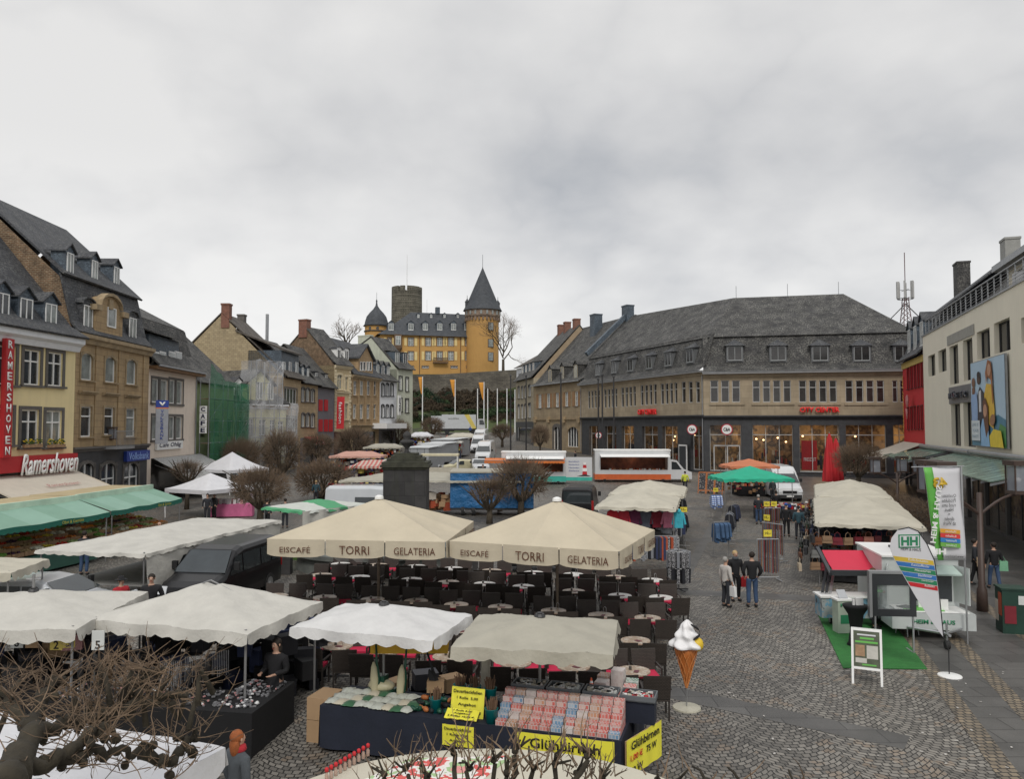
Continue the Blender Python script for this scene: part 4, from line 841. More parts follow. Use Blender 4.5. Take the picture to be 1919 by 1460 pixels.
# ---- red house
h = House('red_house', 'bright red restaurant house with dark narrow windows under a slate mansard', (1694, 71.6), (1733, 62.2), .3)
H = h.hh(1714, 672); DR = mat('dark_red_frame', (.08, .01, .012), .6); ops = []
for y0, y1, sl in ((690, 730, -4), (764, 805, -1)):
 for k in range(5):
  a = 1700.5 + k * 6.4; q = h.rp(a, y0 + sl * k * .9, a + 4.2, y1 - k * 1.4 * (1 if y0 < 700 else .2)); ops.append(q); h.window(q, style='2', fm=DR, pane=PANED, sur=DR, sw=.08)
h.wall(H, 12, ops, REDW, w0=4.0); h.wall(4, 12, [(.5, h.L - .5, .2, 3.2)], BASALT, name='shop_front', gabs=False); h.box('shop_window', shopglass(), .5, h.L - .5, .25, .4, .2, 3.2)
h.box('yellow_frieze', mat('ochre_frieze', (.55, .4, .12), .7), 0, h.L, -.1, -.005, H - .55, H)
pr = [(-.5, H), (.3, H + .8), (1.5, H + 3.6), (9, H + 9.5), (15, H + 4)]; h.roof(pr, SLATE); MB().poly([(0, 0, H), (0, 1.5, H + 3.5), (0, 9, H + 9.3), (0, 12, H + 5), (0, 12, H)]).out('gable', SLATEB, h.o)
for i in range(3): h.dormer(h.L * (.2 + .3 * i), .3, H + .9, 1.5, 2.1, 1.8, SLATEB, SLATE, kind='gable')
u, w = h.uw(1712, 757); bk = MB(); bk.T = Matrix.Translation((u, -.5, w)); bk.lathe([(.02, -.5), (.3, -.45), (.55, 0), (.45, .4), (.1, .6)], 8, (0, 0, .2), 1, .2); bk.lathe([(.15, -1.3), (.22, -1), (.3, -.4)], 8, (-.25, 0, 0), 1, .3); bk.out('wall_emblem', mat('emblem_pink', (.5, .2, .2), .6, var=.3), h.o, smooth=True)
u, w = h.uw(1697, 757); text('Himmeroder Hof', 5.2, .5, mat('gold', (.6, .35, .08), .5), h.o, (.55, -.1, w), (90, -90, 0), shear=.3, ext=.03, name='facade_lettering')
RAWN = mat('pale_awning', (.5, .46, .38), .8)
slope_awning(h.o, .3, h.L - .2, 4.2, 3.4, 1.3, RAWN)
# ---- cream department store with billboard
h = House('cream_store', 'modern cream rendered store with deep windows, roof terrace railing and large fashion billboard', (1733, 62), (2300, 21.5), 0, 'store')
H = h.hh(1800, 591); ops = []; rects = [(1739, 665, 1753, 705), (1758, 655, 1774, 697), (1779, 647, 1797, 720), (1804, 635, 1824, 713), (1830, 618, 1856, 672), (1862, 600, 1894, 660), (1782, 757, 1801, 836), (1805, 753, 1829, 838), (1913, 590, 1945, 640)]
for r in rects:
 q = h.rp(*r); ops.append(q); h.window(q, v=.3, style='2', fm=DARK, pane=PANED, sill=False)
h.wall(H, 14, ops, CREAM, w0=4.2, rev=.35); bo = [(k * 4.2 + .6, k * 4.2 + 4.5, .15, 3.6) for k in range(int(h.L / 4.2))]
h.wall(4.2, 14, bo, mat('dark_stone_base', (.07, .068, .065), .5), name='shop_base', gabs=False)
for o in bo:
 mb = MB()
 for x in (o[0], (o[0] + o[1]) / 2, o[1] - .06): mb.box(x, x + .06, .14, .2, o[2], o[3])
 mb.box(o[0], o[1], .13, .21, o[3] - .08, o[3]); w = mb.out('shop_window', DARK, h.o, uv=False); MB().poly([(o[0], .18, o[2]), (o[1], .18, o[2]), (o[1], .18, o[3]), (o[0], .18, o[3])]).out('pane', mat('tinted_glass', (.05, .04, .03), .06, var=.3, alpha=.45, spec=1), w, uv=False)
MB().box(.2, h.L - .2, 3.2, 3.4, 0, 4.1).out('shop_room', LIT, h.o)
q = h.rp(1780, 722, 1828, 755); pn = h.box('grey_panel', mat('panel_grey', (.16, .16, .165), .5), q[0] - .1, q[1] + .1, -.06, -.005, q[2], q[3]); text('KÜSTER', (q[1] - q[0]) * .72, (q[3] - q[2]) * .42, mat('dark_letters', (.05, .055, .07), .4), pn, ((q[0] + q[1]) / 2 - .2, -.16, (q[2] + q[3]) / 2), bold=.03, ext=.12)
MB().box(q[0] + 1.0, q[0] + 1.9, -.2, -.07, q[3] - .75, q[3] - .45).out('red_dots', REDW, pn, uv=False)
qq = h.rp(1776, 640, 1829, 720); fr = MB(); fr.box(qq[0], qq[1], -.05, -.004, qq[3] + .1, qq[3] + .75); fr.out('stone_lintel', mat('lintel', (.3, .29, .26), .8), h.o)
h.box('parapet_cap', ZINC, -.1, h.L, -.08, .35, H - .05, H + .06)
rl = MB()
for k in range(int(h.L / 1.3)): rl.box(k * 1.3, k * 1.3 + .05, .2, .26, H, H + 1.25)
for k in range(6): rl.box(0, h.L, .21, .24, H + .3 + k * .18, H + .315 + k * .18)
rl.box(0, h.L, .18, .28, H + 1.22, H + 1.28); rl.out('railing', ZINC, h.o, uv=False)
h.box('upper_storey', CREAM, 10, h.L, 3.5, 13, H, H + 3.2); h.box('storey_roof', ZINC, 9.6, h.L, 2.6, 13.4, H + 3.2, H + 3.6); h.box('terrace_glazing', PANED, 11, h.L, 3.42, 3.5, H + .3, H + 2.8)
h.roof([(3.0, H + .5), (8.8, H + 7.6), (14, H + 2)], SLATED, u0=-2.2, u1=9.5, name='slate_roof'); MB().poly([(9.6, 3, H + .5), (9.6, 8.8, H + 7.5), (9.6, 14, H + 2), (9.6, 14, H), (9.6, 3, H)]).out('roof_gable', mat('grey_render', (.3, .3, .28), .8), h.o)
u, w = h.uw(1802, 505, 7.5); h.chimney(u, 7.5, w - 3, w + .7, 1.8, 1.2, SLATED); u, w = h.uw(1893, 460, 9); h.chimney(u, 9, w - 6, w + .6, 1.6, 1.2, MT['grey_render'])
q = h.rp(1826, 672, 1896, 837); bb = E('billboard', h.A + h.d * q[0] - h.n * .22 + Vector((0, 0, q[2])), h.ang, 'large fashion billboard of four people in front of blue sky on the cream store', 'billboard')
bw, bh_ = q[1] - q[0], q[3] - q[2]
MB().grid(lambda i, j: (bw * i, 0, bh_ * j), 1, 1).out('printed_sheet', mat('print_sky', (.42, .56, .68), .5, var=.08, vs=.4), bb)
MB().box(-.05, bw + .05, .02, .12, -.05, bh_ + .05).out('frame', ZINC, bb)
def pp(pts, c, k=1):
 m_ = mat('print_%02d%02d%02d' % tuple(int(x * 99) for x in c), c, .5, var=.1, vs=3); n = 14
 MB().poly([(bw * x, -.012 * k, bh_ * z) for x, z in pts]).out('printed_figure', m_, bb, uv=False)
def pe(cx, cz, rx, rz_, c, k=1, t=0): pp([(cx + rx * math.cos(a) * math.cos(t) - rz_ * math.sin(a) * math.sin(t), cz + rz_ * math.sin(a) * math.cos(t) + rx * math.cos(a) * math.sin(t)) for a in [PI * 2 * i / 20 for i in range(20)]], c, k)
pp([(0, .0), (1, 0), (1, .3), (.8, .36), (.55, .3), (0, .34)], (.08, .22, .32), 1); pp([(.7, 0), (1, 0), (1, .22), (.85, .26)], (.08, .25, .08), 1.5)
pp([(.02, .3), (.0, .55), (.06, .66), (.18, .64), (.22, .5), (.2, .3)], (.28, .42, .65), 2); pe(.1, .76, .055, .06, (.2, .1, .06), 3); pp([(.05, .7), (.14, .7), (.14, .62), (.05, .62)], (.2, .1, .06), 2.5)
pp([(.22, .25), (.22, .6), (.3, .7), (.42, .62), (.42, .25)], (.03, .035, .05), 3); pp([(.27, .4), (.27, .64), (.34, .66), (.34, .4)], (.65, .66, .68), 3.5); pe(.28, .79, .055, .065, (.07, .04, .03), 4); pe(.28, .84, .05, .04, (.02, .015, .015), 4.5)
pp([(.45, .3), (.45, .6), (.52, .72), (.7, .7), (.74, .4), (.7, .2)], (.7, .45, .06), 5); pp([(.52, .72), (.5, .85), (.58, .99), (.68, .95), (.7, .8), (.72, .5), (.69, .48), (.66, .75), (.56, .8)], (.3, .11, .04), 6); pe(.62, .87, .05, .07, (.5, .28, .18), 7)
pp([(.34, .0), (.33, .2), (.4, .32), (.55, .3), (.6, .0)], (.25, .45, .68), 8); pp([(.42, .52), (.5, .56), (.58, .45), (.58, .2), (.5, .1), (.44, .3)], (.12, .05, .025), 8.5); pe(.49, .41, .055, .075, (.5, .27, .17), 9)
pp([(.62, 0), (.6, .12), (.72, .2), (.92, .18), (.98, 0)], (.72, .55, .05), 9); pe(.7, .3, .08, .06, (.3, .15, .08), 9.5, .5)
pp([(.05, .06), (.32, .06), (.32, .3), (.05, .3)], (.62, .68, .72), 9)
for i, t_ in enumerate(('LIFE IS', 'YOUR', 'PARTY')): text(t_, bw * .2, bh_ * .035, mat('print_grey', (.25, .35, .42), .6), bb, (bw * .185, -.13, bh_ * (.25 - .07 * i)), ext=0)
GC = mat('green_glass_canopy', (.18, .27, .21), .25, var=.35, vs=1.5, alpha=.85, pat='stripe', dir='X', sc=.3, c2=(.25, .36, .3))
for a, b, y in ((1722, 1778, 0), (1797, 1990, 0)):
 u0, _ = h.uw(a, 860); u1, _ = h.uw(b, 860); cp = E('glass_canopy', h.A + h.d * u0, h.ang, 'green tinted glass canopy over the shop windows, %s one of two' % ('shorter' if a < 1750 else 'longer'), 'canopy', 'green glass canopies')
 L_ = u1 - u0; MB().prism([(0, -.1, 4.15), (L_, -.1, 4.15), (L_, -2.7, 3.45), (0, -2.7, 3.45)], (0, 0, .05)).out('glass', GC, cp)
 mb = MB(); k = int(L_ / 1.6) + 1
 for i in range(k + 1): x = L_ * i / k; mb.prism([(x - .03, -.05, 4.12), (x + .03, -.05, 4.12), (x + .03, -2.75, 3.4), (x - .03, -2.75, 3.4)], (0, 0, -.1))
 mb.out('rib', ZINC, cp)
rw = MB(); u0, w = h.uw(1733, 836); u1, _ = h.uw(1828, 842); rw.cyl((u0, -.3, 4.35), (u1, -.3, 4.35), .16, n=10); rw.cyl((u1 + .2, -.3, 4.4), (h.L - 1, -.3, 4.4), .14, n=10); rw.out('rolled_awning', ZINC, h.o, uv=False)
# ---- radio mast behind
b = gnd(1700, 797 + 1, 0); mo = E('radio_mast', at(1700, 640, 105) * 1, 0, 'red and white lattice radio mast with antenna panels behind the corner store', 'mast'); mo.location = (at(1700, 700, 105).x, 105, 13)
mk = 105 / F; z1 = (797 - 487) * mk + 6 - 13; REDM = mat('mast_red', (.11, .05, .05), .6, var=.4, vs=1.5); mb = MB()
for k in range(4):
 a = PI / 4 + k * PI / 2; c, s_ = math.cos(a), math.sin(a); mb.tube([(c * 1.6, s_ * 1.6, 0), (c * .5, s_ * .5, 9), (c * .4, s_ * .4, z1 - 5)], .06, 5)
for j in range(16):
 z = j * (z1 - 5) / 16; r0 = 1.6 - 1.1 * min(1, z / 9); zz_ = z + (z1 - 5) / 16; r1 = 1.6 - 1.1 * min(1, zz_ / 9)
 for k in range(4): a, c = PI / 4 + k * PI / 2, PI / 4 + (k + 1) * PI / 2; mb.cyl((math.cos(a) * r0, math.sin(a) * r0, z), (math.cos(c) * r1, math.sin(c) * r1, zz_), .035, n=4)
mb.cyl((0, 0, z1 - 5), (0, 0, z1 + 1.2), .06, n=5); mb.out('lattice', REDM, mo, uv=False)
an = MB()
for k in range(6): a = k * PI / 3; an.cb((1.0 * math.cos(a), 1.0 * math.sin(a), z1 - 4), (.35, .25, 2.3), a)
mo2 = an.out('antenna_panels', mat('panel_pale', (.38, .38, .37), .5), mo, uv=False)
MB().tube([(1.0 * math.cos(k * PI / 8), 1.0 * math.sin(k * PI / 8), z1 - 5.2) for k in range(17)], .05, 5).cyl((-1, 0, z1 - 4), (1, 0, z1 - 4), .04, n=5).cyl((0, -1, z1 - 4), (0, 1, z1 - 4), .04, n=5).out('platform', ZINC, mo, uv=False)
for sx in (-1, 1): MB().cyl((0, 0, 9.6), (sx * 3.4, 0, 6.2), .07, n=5).out('guy_strut', DARK, mo, uv=False)
MB().box(-4.6, -1.6, -1, 1, -3, 2.0).out('equipment_cabin', WHITE, mo)
# ---------------------------------------------------------------- castle on the hill
CY0 = 218.0
def cm(px, py=None): return (px - CX) / F * CY0
def cz(py, Y=CY0): return CAMZ + (797 - py) / F * Y
ORANGE = mat('castle_orange', (.5, .285, .09), .85, var=.08, vs=.3, streak=.15, sc2=(.3, .13, .03)); PALEY = mat('pale_shutter', (.7, .55, .25), .7); CROOF = mat('castle_slate', (.055, .062, .072), .75, pat='slate', bw=.6, bh=.4, mo=.03, c2=(.04, .045, .052), lich=(.085, .09, .095), var=.2, bump=.3)
BSTONE = mat('brown_castle_stone', (.13, .085, .055), .85, var=.2); OLDST = mat('old_tower_stone', (.2, .185, .145), .95, pat='brick', bw=1.2, bh=.55, mo=.08, c2=(.12, .11, .085), cm=(.07, .065, .05), var=.35, vs=.6, bump=1, bd=.1, wob=.1, ws=1)
co = House('castle', 'orange castle palace with slate roof, onion turret and conical tower on the hill', (712, 213), (895, 221), 18.5, 'castle')
h = co; H = h.hh(800, 629); ops = []
def cwin(px, y0, y1, w=9.5, shut=True, hs=None, pane=PANEC):
 q = h.rp(px - w / 2, y0, px + w / 2, y1); ops.append(q); wi = h.window(q, style='2T', sur=BSTONE, sw=.2, pane=pane, sill=False)
 if shut:
  for sg in (-1, 1): x = q[0] - .3 - .85 if sg < 0 else q[1] + .3; MB().box(x, x + .75, -.1, -.01, q[2], q[3]).out('shutter', PALEY, wi)
for px in (770, 802.5, 824, 845, 877): cwin(px, 633, 648); cwin(px, 659, 675)
cwin(730, 633, 649, 6)
q = h.rp(806, 689, 806, 690)
for px in (769, 797, 851, 880): q = h.rp(px - 6, 686, px + 6, 690); h.window(q, v=.1, style='4', sur=BSTONE, sw=.15, sill=False, pane=PANED); ops.append(q)
h.wall(H, 14, ops, ORANGE, u0=0)
bl = h.rp(811, 672, 838, 681); mb = MB(); mb.box(bl[0], bl[1], -1.2, -.01, bl[2], bl[2] + .2)
for k in range(20): x = bl[0] + (bl[1] - bl[0]) * k / 19; mb.box(x - .05, x + .05, -1.15, -1.05, bl[2] + .2, bl[3])
mb.box(bl[0], bl[1], -1.2, -1.0, bl[3] - .02, bl[3] + .15); mb.out('balcony', BSTONE, h.o, uv=False)
for px in (786, 863, 891): u, _ = h.uw(px, 700); MB().cyl((u, -.12, 0), (u, -.12, H), .09, n=5).out('downpipe', BSTONE, h.o, uv=False)
q = h.rp(738, 626, 752, 655); h.box('oriel', BSTONE, q[0], q[1], -1.1, -.01, q[2] + .5, H); MB().lathe([(.1, -2.2), (.5, -1.6), (1.2, -.3), (1.25, 0)], 6, ((q[0] + q[1]) / 2, -.3, q[2] + .5)).out('oriel_corbel', BSTONE, h.o); h.window((q[0] + .35, q[1] - .35, q[2] + 1.2, H - .5), v=-1.15, style='2T', sill=False, pane=PANEC)
xr, wr = h.uw(770, 585, 7); x0, _ = h.uw(712, 629); ro = MB(); ro.add([(-1, -.9, H - .1), (h.L + 1, -.9, H - .1), (h.L + 1, 15, H - .1), (-1, 15, H - .1), (xr, 7, wr), (h.L + 1, 7, wr), (1.2, .9, H + 1.2), (h.L + 1, .9, H + 1.2)], [(0, 1, 7, 6), (6, 7, 5, 4), (0, 6, 4, 3), (2, 3, 4, 5), (1, 2, 5, 7)]); ro.out('roof', CROOF, h.o)
pr = [(-.9, H - .1), (.9, H + 1.2), (7, wr)]
for px in (733, 770, 797, 824, 850, 875): h.dorm(px, 612, pr, 1.7, 2.0, 3, SLATEB, CROOF, kind='gable', pane=PANEC)
for px in (784, 808, 833, 858): h.dorm(px, 592, pr, .9, 1.0, 2, SLATEB, CROOF, kind='gable', pane=PANEC)
u, w = h.uw(820, 576, 7); h.box('chimney', SLATEB, u - .6, u + .6, 6.4, 7.6, w - 2, w)
def loc(px, Y): p = at(px, 797, Y) - h.A; return Vector((p.dot(h.d), p.dot(h.n), 0))
lw = loc(704, 224); rO = 3.35
def czz(py, Y): return CAMZ + (797 - py) / F * Y - 18.5
mb = MB(); mb.lathe([(rO, 0), (rO, czz(611, 224))], 24, lw); mb.out('onion_turret', ORANGE, h.o, smooth=False)
b_ = czz(611, 224); mb = MB(); mb.lathe([(rO + .25, b_ - 1.7), (rO + .25, b_ - 1.4)], 24, lw); mb.lathe([(rO + .2, b_ - .1), (rO + .5, b_), (rO + .1, b_ + .5), (rO - .1, b_ + 1.5), (rO - .5, b_ + 2.8), (rO - 1.4, b_ + 4), (rO * .3, b_ + 5), (.35, b_ + 6), (.18, b_ + 7), (.25, b_ + 7.4), (.05, b_ + 8), (.04, b_ + 10)], 24, lw); mb.out('onion_roof', CROOF, h.o, smooth=True)
for dx in (-2.1, -.1):
 y = -math.sqrt(max(.1, rO ** 2 - dx ** 2)) - .03; MB().cyl((lw.x + dx, lw.y + y - .12, b_ - .85), (lw.x + dx, lw.y + y + .3, b_ - .85), .42, n=14).out('round_window', PANED, h.o, uv=False)
mb = MB(); p2 = loc(722, 219); mb.box(lw.x, 0.2, .2, 12, 0, H - .8); mb.out('side_wing', ORANGE, h.o)
h.window((lw.x + 2.2, lw.x + 4, czz(652, 216), czz(636, 216)), v=.12, style='2T', sur=BSTONE, sill=False)
TC = loc(904, 221); rT = 30.5 / F * 221; t0 = czz(597, 221); Tg = h
mb = MB(); mb.lathe([(rT, 0), (rT, t0)], 32, TC); mb.out('round_tower', ORANGE, h.o)
mb = MB(); mb.lathe([(rT + .05, t0 - .01), (rT + .45, t0 + .5), (rT + .45, czz(580, 221))], 32, TC)
for k in range(28): a = 2 * PI * k / 28; mb.cb((TC.x + (rT + .2) * math.cos(a), TC.y + (rT + .2) * math.sin(a), t0 - .3), (.5, .5, .9), a)
tb = mb.out('stone_gallery', mat('gallery_stone', (.26, .19, .14), .85, var=.35, vs=.6, pat='brick', bw=1, bh=.4, c2=(.17, .12, .09)), h.o)
mb = MB()
for k in range(9): a = -PI / 2 + (k - 4) * .33; mb.cb((TC.x + (rT + .4) * math.cos(a), TC.y + (rT + .4) * math.sin(a), t0 + 1.4), (.25, .55, 1.1), a)
mb.out('gallery_windows', PANEC, tb, uv=False)
cb_ = czz(581, 221); ap = czz(500, 221); mb = MB(); mb.lathe([(rT + .95, cb_ - .15), (rT + .75, cb_ + .25), (rT - .2, cb_ + 2.0), (.12, ap), (.06, ap + .5), (.05, ap + 3.9)], 28, TC); mb.out('cone_roof', CROOF, h.o)
for sx in (-1, 1): mb = MB(); mb.lathe([(.6, 0), (.6, 1.6), (.75, 1.6), (.1, 2.6), (.04, 3.6)], 10, (TC.x + sx * (rT - .1), TC.y, cb_ + .6)); mb.out('pinnacle', CROOF, h.o)
yd = TC.y - rT + 1.2; dm = MB(); dm.box(TC.x - .6, TC.x + .6, yd, yd + 2, cb_ + 1.6, cb_ + 3.4).prism([(TC.x - .85, yd - .1, cb_ + 3.4), (TC.x + .85, yd - .1, cb_ + 3.4), (TC.x, yd - .1, cb_ + 4.6)], (0, 2.4, 0)); dmo = dm.out('dormer', CROOF, h.o); MB().box(TC.x - .4, TC.x + .4, yd - .06, yd - .01, cb_ + 1.9, cb_ + 3.2).out('pane', PANEC, dmo)
for y0, y1 in ((603, 617), (635, 649), (660, 675)):
 wx = TC.x + 1.2; yy = TC.y - math.sqrt(rT ** 2 - 1.2 ** 2); z0_, z1_ = czz(y1, 216), czz(y0, 216); mb = MB(); mb.box(wx - .85, wx + .85, yy - .16, yy + .4, z0_ - .15, z1_ + .15); wo = mb.out('window', BSTONE, h.o); MB().box(wx - .65, wx + .65, yy - .2, yy - .16, z0_, z1_).out('pane', PANEC, wo); MB().box(wx - 1.75, wx - .95, yy + .05, yy + .3, z0_, z1_).out('shutter', PALEY, wo)
mb = MB(); mb.box(h.L - .2, TC.x, 2, 12, 0, H); mb.out('link_wall', ORANGE, h.o)
k = E('castle_keep', Vector((at(761, 797, 240).x, 240, 18.5)), 0, 'round ruined stone keep with a flagpole behind the orange castle', 'tower'); rK = 28.5 / F * 240; zK = CAMZ + (797 - 538) / F * 240 - 18.5
mb = MB(); n = 40; mb.lathe([(rK * 1.02, 0), (rK, zK - 1.6)], n)
for i in range(n):
 if i % 10 == 7 or i in (30,): continue
 a, b = 2 * PI * i / n, 2 * PI * (i + 1) / n
 P = [(r_ * math.cos(t), r_ * math.sin(t), z) for z in (zK - 1.62, zK) for r_, t in ((rK, a), (rK, b), (rK - 1.2, b), (rK - 1.2, a))]
 mb.add(P, [(0, 1, 5, 4), (1, 2, 6, 5), (2, 3, 7, 6), (3, 0, 4, 7), (4, 5, 6, 7)])
mb.out('stone_drum', OLDST, k); MB().cyl((0, 0, zK - 2), (0, 0, zK + 10.6), .14, .07, n=6).out('flagpole', WHITE, k, uv=False)
fp = MB().cyl((0, 0, 0), (0, 0, 25), .1, .05, n=6).out('flagpole', WHITE, loc=(at(799, 797, 235).x, 235, 19.5), uv=False); tag(fp, 'thin white pole rising behind the castle roof right of the keep', 'flagpole')
WALLS = mat('hill_wall_stone', (.16, .145, .115), .95, pat='brick', bw=.9, bh=.4, mo=.03, c2=(.1, .09, .075), cm=(.06, .055, .045), var=.4, vs=.25, bump=.7, streak=.5)
P = [(-75, 203, 19.2), (-32, 203.5, 19.2), (-19, 203.5, 19.4), (2, 205, 20.8), (6, 206, 19.8), (40, 209, 19.6), (70, 210, 18)]
mb = MB()
for a, b in zip(P, P[1:]): mb.add([(a[0], a[1], 8), (b[0], b[1], 8), (b[0], b[1], b[2]), (a[0], a[1], a[2]), (a[0], a[1] + .9, 8), (b[0], b[1] + .9, 8), (b[0], b[1] + .9, b[2]), (a[0], a[1] + .9, a[2])], [(0, 1, 2, 3), (3, 2, 6, 7), (5, 4, 7, 6)])
o = mb.out('retaining_wall', WALLS); tag(o, 'long stone retaining wall on the slope below the castle', 'wall')
ORD = 'first second third fourth fifth sixth seventh eighth ninth tenth eleventh twelfth thirteenth fourteenth fifteenth sixteenth seventeenth eighteenth nineteenth twentieth'.split()
# ---------------------------------------------------------------- market canopies and stalls
CANV = mat('canvas_white', (.5, .485, .44), .85, var=.1, vs=1.6, bump=.5, bs=4, bd=.06); CANV2 = mat('canvas_cream', (.47, .44, .36), .85, var=.1, vs=1.6, bump=.5, bs=4, bd=.06); CANV3 = mat('canvas_sand', (.36, .34, .28), .85, var=.1, vs=1.6, bump=.5, bs=4, bd=.06)
PURE = mat('canvas_bright', (.62, .62, .64), .8, var=.06, bump=.5, bs=4, bd=.05); TORRI = mat('umbrella_cloth', (.5, .44, .33), .85, var=.07, vs=1, bump=.4, bs=3, bd=.05)
POLE = mat('pole_metal', (.3, .3, .3), .4, .6, var=.1)
def canopy_mesh(W, D, he, hr, kind='hip', val=.25, sc=.35, nu=26, nv=22, seed=0, sag=.1, valin=.03):
 mb = MB()
 def z(u, v):
  a, b = abs(u), abs(v)
  if kind == 'hip': t = max(a, b); th = math.atan2(v, u); cre = abs(math.sin(4 * th)); zz = hr - (hr - he) * t - sag * cre * t * (1.15 - t)
  elif kind == 'ridge': t = max(b, (a - .55) / .45 if a > .55 else 0); zz = hr - (hr - he) * t - sag * math.sin(PI * t) * .6 - sag * .5 * abs(math.sin(PI * u * 1.5))
  elif kind == 'twin': dd = min(math.hypot((u - .22) * 1.0, v), math.hypot((u + .22) * 1.0, v)); t = min(1, max(a, b, dd * .9)); zz = hr - (hr - he) * (t ** .8);
  elif kind == 'slant': zz = he + (hr - he) * (v + 1) / 2 - sag * .4 * abs(math.sin(PI * u * 2))
  else: zz = he + (hr - he) * (1 - max(a, b))
  if kind != 'slant' and max(a, b) > .999: zz = he - sag * .35 * abs(math.sin(PI * 1.5 * (u if b > a else v)))
  return zz + .03 * mn.noise(Vector((u * W * 1.2 + seed, v * D * 1.2, seed * 3.1))) + .014 * mn.noise(Vector((u * W * 4 + seed, v * D * 4, 3)))
 mb.grid(lambda i, j: ((2 * i - 1) * W / 2, (2 * j - 1) * D / 2, z(2 * i - 1, 2 * j - 1)), nu, nv)
 if val:
  def edge(x0, y0, x1, y1, nx, ny):
   L_ = math.hypot(x1 - x0, y1 - y0); n = max(6, int(L_ / sc) * 4)
   def f(i, j):
    x, y = x0 + (x1 - x0) * i, y0 + (y1 - y0) * i; u, v = x / (W / 2), y / (D / 2)
    dr = val * (.72 + .28 * abs(math.sin(PI * i * round(L_ / sc)))); wv = .03 * math.sin(i * L_ * 5 + seed) * j + valin * j
    return (x + nx * wv, y + ny * wv, z(u, v) - dr * j)
   mb.grid(f, n, 2)
  w, d = W / 2, D / 2; edge(-w, -d, w, -d, 0, -1); edge(w, -d, w, d, 1, 0); edge(w, d, -w, d, 0, 1); edge(-w, d, -w, -d, -1, 0)
 return mb
def stall_canopy(label, spec, he, hr, m=CANV, kind='hip', val=.25, poles=True, name='market_canopy', group=None, zb=None, hub=False, seed=None, **k):
 c, Wd, D, rz = spec; zb = gz(c.y) if zb is None else zb; o = E(name, (c.x, c.y, zb), rz, label, 'canopy', group)
 canopy_mesh(Wd, D, he - zb, hr - zb, kind, val, seed=seed if seed is not None else rnd.random() * 9, **k).out('canvas', m, o, smooth=True)
 if poles:
  for sx in (-1, 1):
   for sy in (-1, 1): MB().cyl((sx * (Wd / 2 - .12), sy * (D / 2 - .12), 0), (sx * (Wd / 2 - .12), sy * (D / 2 - .12), he - zb + .02), .025, n=6).out('pole', POLE, o, uv=False)
  fb = MB()
  for sx in (-1, 1): fb.cyl((sx * (Wd / 2 - .12), -D / 2 + .12, he - zb - .05), (sx * (Wd / 2 - .12), D / 2 - .12, he - zb - .05), .02, n=5); fb.cyl((sx * (Wd / 2 - .12), 0, he - zb - .05), (0, 0, hr - zb - .04), .015, n=5)
  fb.out('roof_frame', POLE, o, uv=False)
 if hub: MB().cyl((0, 0, hr - zb - .35), (0, 0, hr - zb + .05), .05, n=8).cyl((0, 0, hr - zb - .02), (0, 0, hr - zb + .03), .11, .08, n=10).out('hub', DARK, o, uv=False)
 return o
def mid_pole(o, h, x=0, y=0, base=True):
 mb = MB().cyl((x, y, 0), (x, y, h), .028, n=8)
 mb.out('pole', POLE, o, uv=False)
 if base: MB().box(x - .22, x + .22, y - .22, y + .22, 0, .05).out('foot_plate', POLE, o, uv=False)
NAVY = mat('navy_cloth', (.012, .016, .03), .85, var=.15, bump=.4, bs=3, bd=.04); BLK = mat('black_cloth', (.006, .006, .007), .9, var=.1, bump=.3, bs=3)
def cloth_table(label, ctr, rz, W, D, h, m, zb=0, name='market_table', flare=.0, top=None):
 o = E(name, (ctr[0], ctr[1], zb), rz, label, 'table'); w, d = W / 2, D / 2
 MB().box(-w, w, -d, d, h - .03, h).out('tabletop', top or m, o)
 P = [(-w, -d), (w, -d), (w, d), (-w, d)]; mb = MB()
 for (a, b), (c, e) in zip(P, P[1:] + P[:1]):
  L_ = math.hypot(c - a, e - b); nx, ny = (e - b) / L_, -(c - a) / L_
  def f(i, j): wv = .006 + j * (.03 * math.sin(i * L_ * 7) + flare); return (a + (c - a) * i + nx * wv, b + (e - b) * i + ny * wv, (h - .002) - j * (h - .06))
  mb.grid(f, int(L_ * 14), 3)
 mb.out('tablecloth', m, o, smooth=True); return o
spC = rect((543, 1175), (812, 1199), (879, 1150), 2.2); stall_canopy('square white market umbrella over the household goods table, black hub on top', spC, 2.2, 2.52, mat('canvas_offwhite', (.57, .565, .555), .85, var=.1, vs=1.6, bump=.5, bs=4, bd=.06), hub=True, poles=False, val=.2, name='market_umbrella', sag=.06)
o = bpy.data.objects['market_umbrella']; mid_pole(o, 2.5)
spD = rect((845, 1211), (1149, 1226), (1193, 1162), 2.2); o = stall_canopy('square sand coloured market umbrella above the light bulb table', spD, 2.2, 2.5, CANV3, hub=True, poles=False, val=.24, name='market_umbrella', sag=.07); mid_pole(o, 2.48)
MB().lathe([(.04, 0), (.09, .1), (.08, .9), (.04, 1.25)], 12).out('folded_side_cloth', CANV2, o, smooth=True, loc=(-spD[1] / 2 + .3, .35, .85))
spB = rect((161, 1160), (464, 1186), (606, 1126), 2.1); stall_canopy('white two-peaked market tent over the black jewellery table', spB, 2.1, 2.75, CANV, 'twin', val=.24, nu=34, nv=28, sag=.08)
spA = (Vector((-10.1, 16.5, 0)), 3.4, 3.3, R(3)); o = stall_canopy('big white market umbrella at the left edge with price tags hanging below', spA, 2.13, 2.52, CANV, hub=True, poles=True, val=.26, name='market_umbrella', sag=.07)
MB().cyl((0, 0, .4), (0, 0, 2.85), .03, n=8).cyl((-.15, 0, 2.75), (.15, 0, 2.75), .02, n=6).out('pole', POLE, o, uv=False)
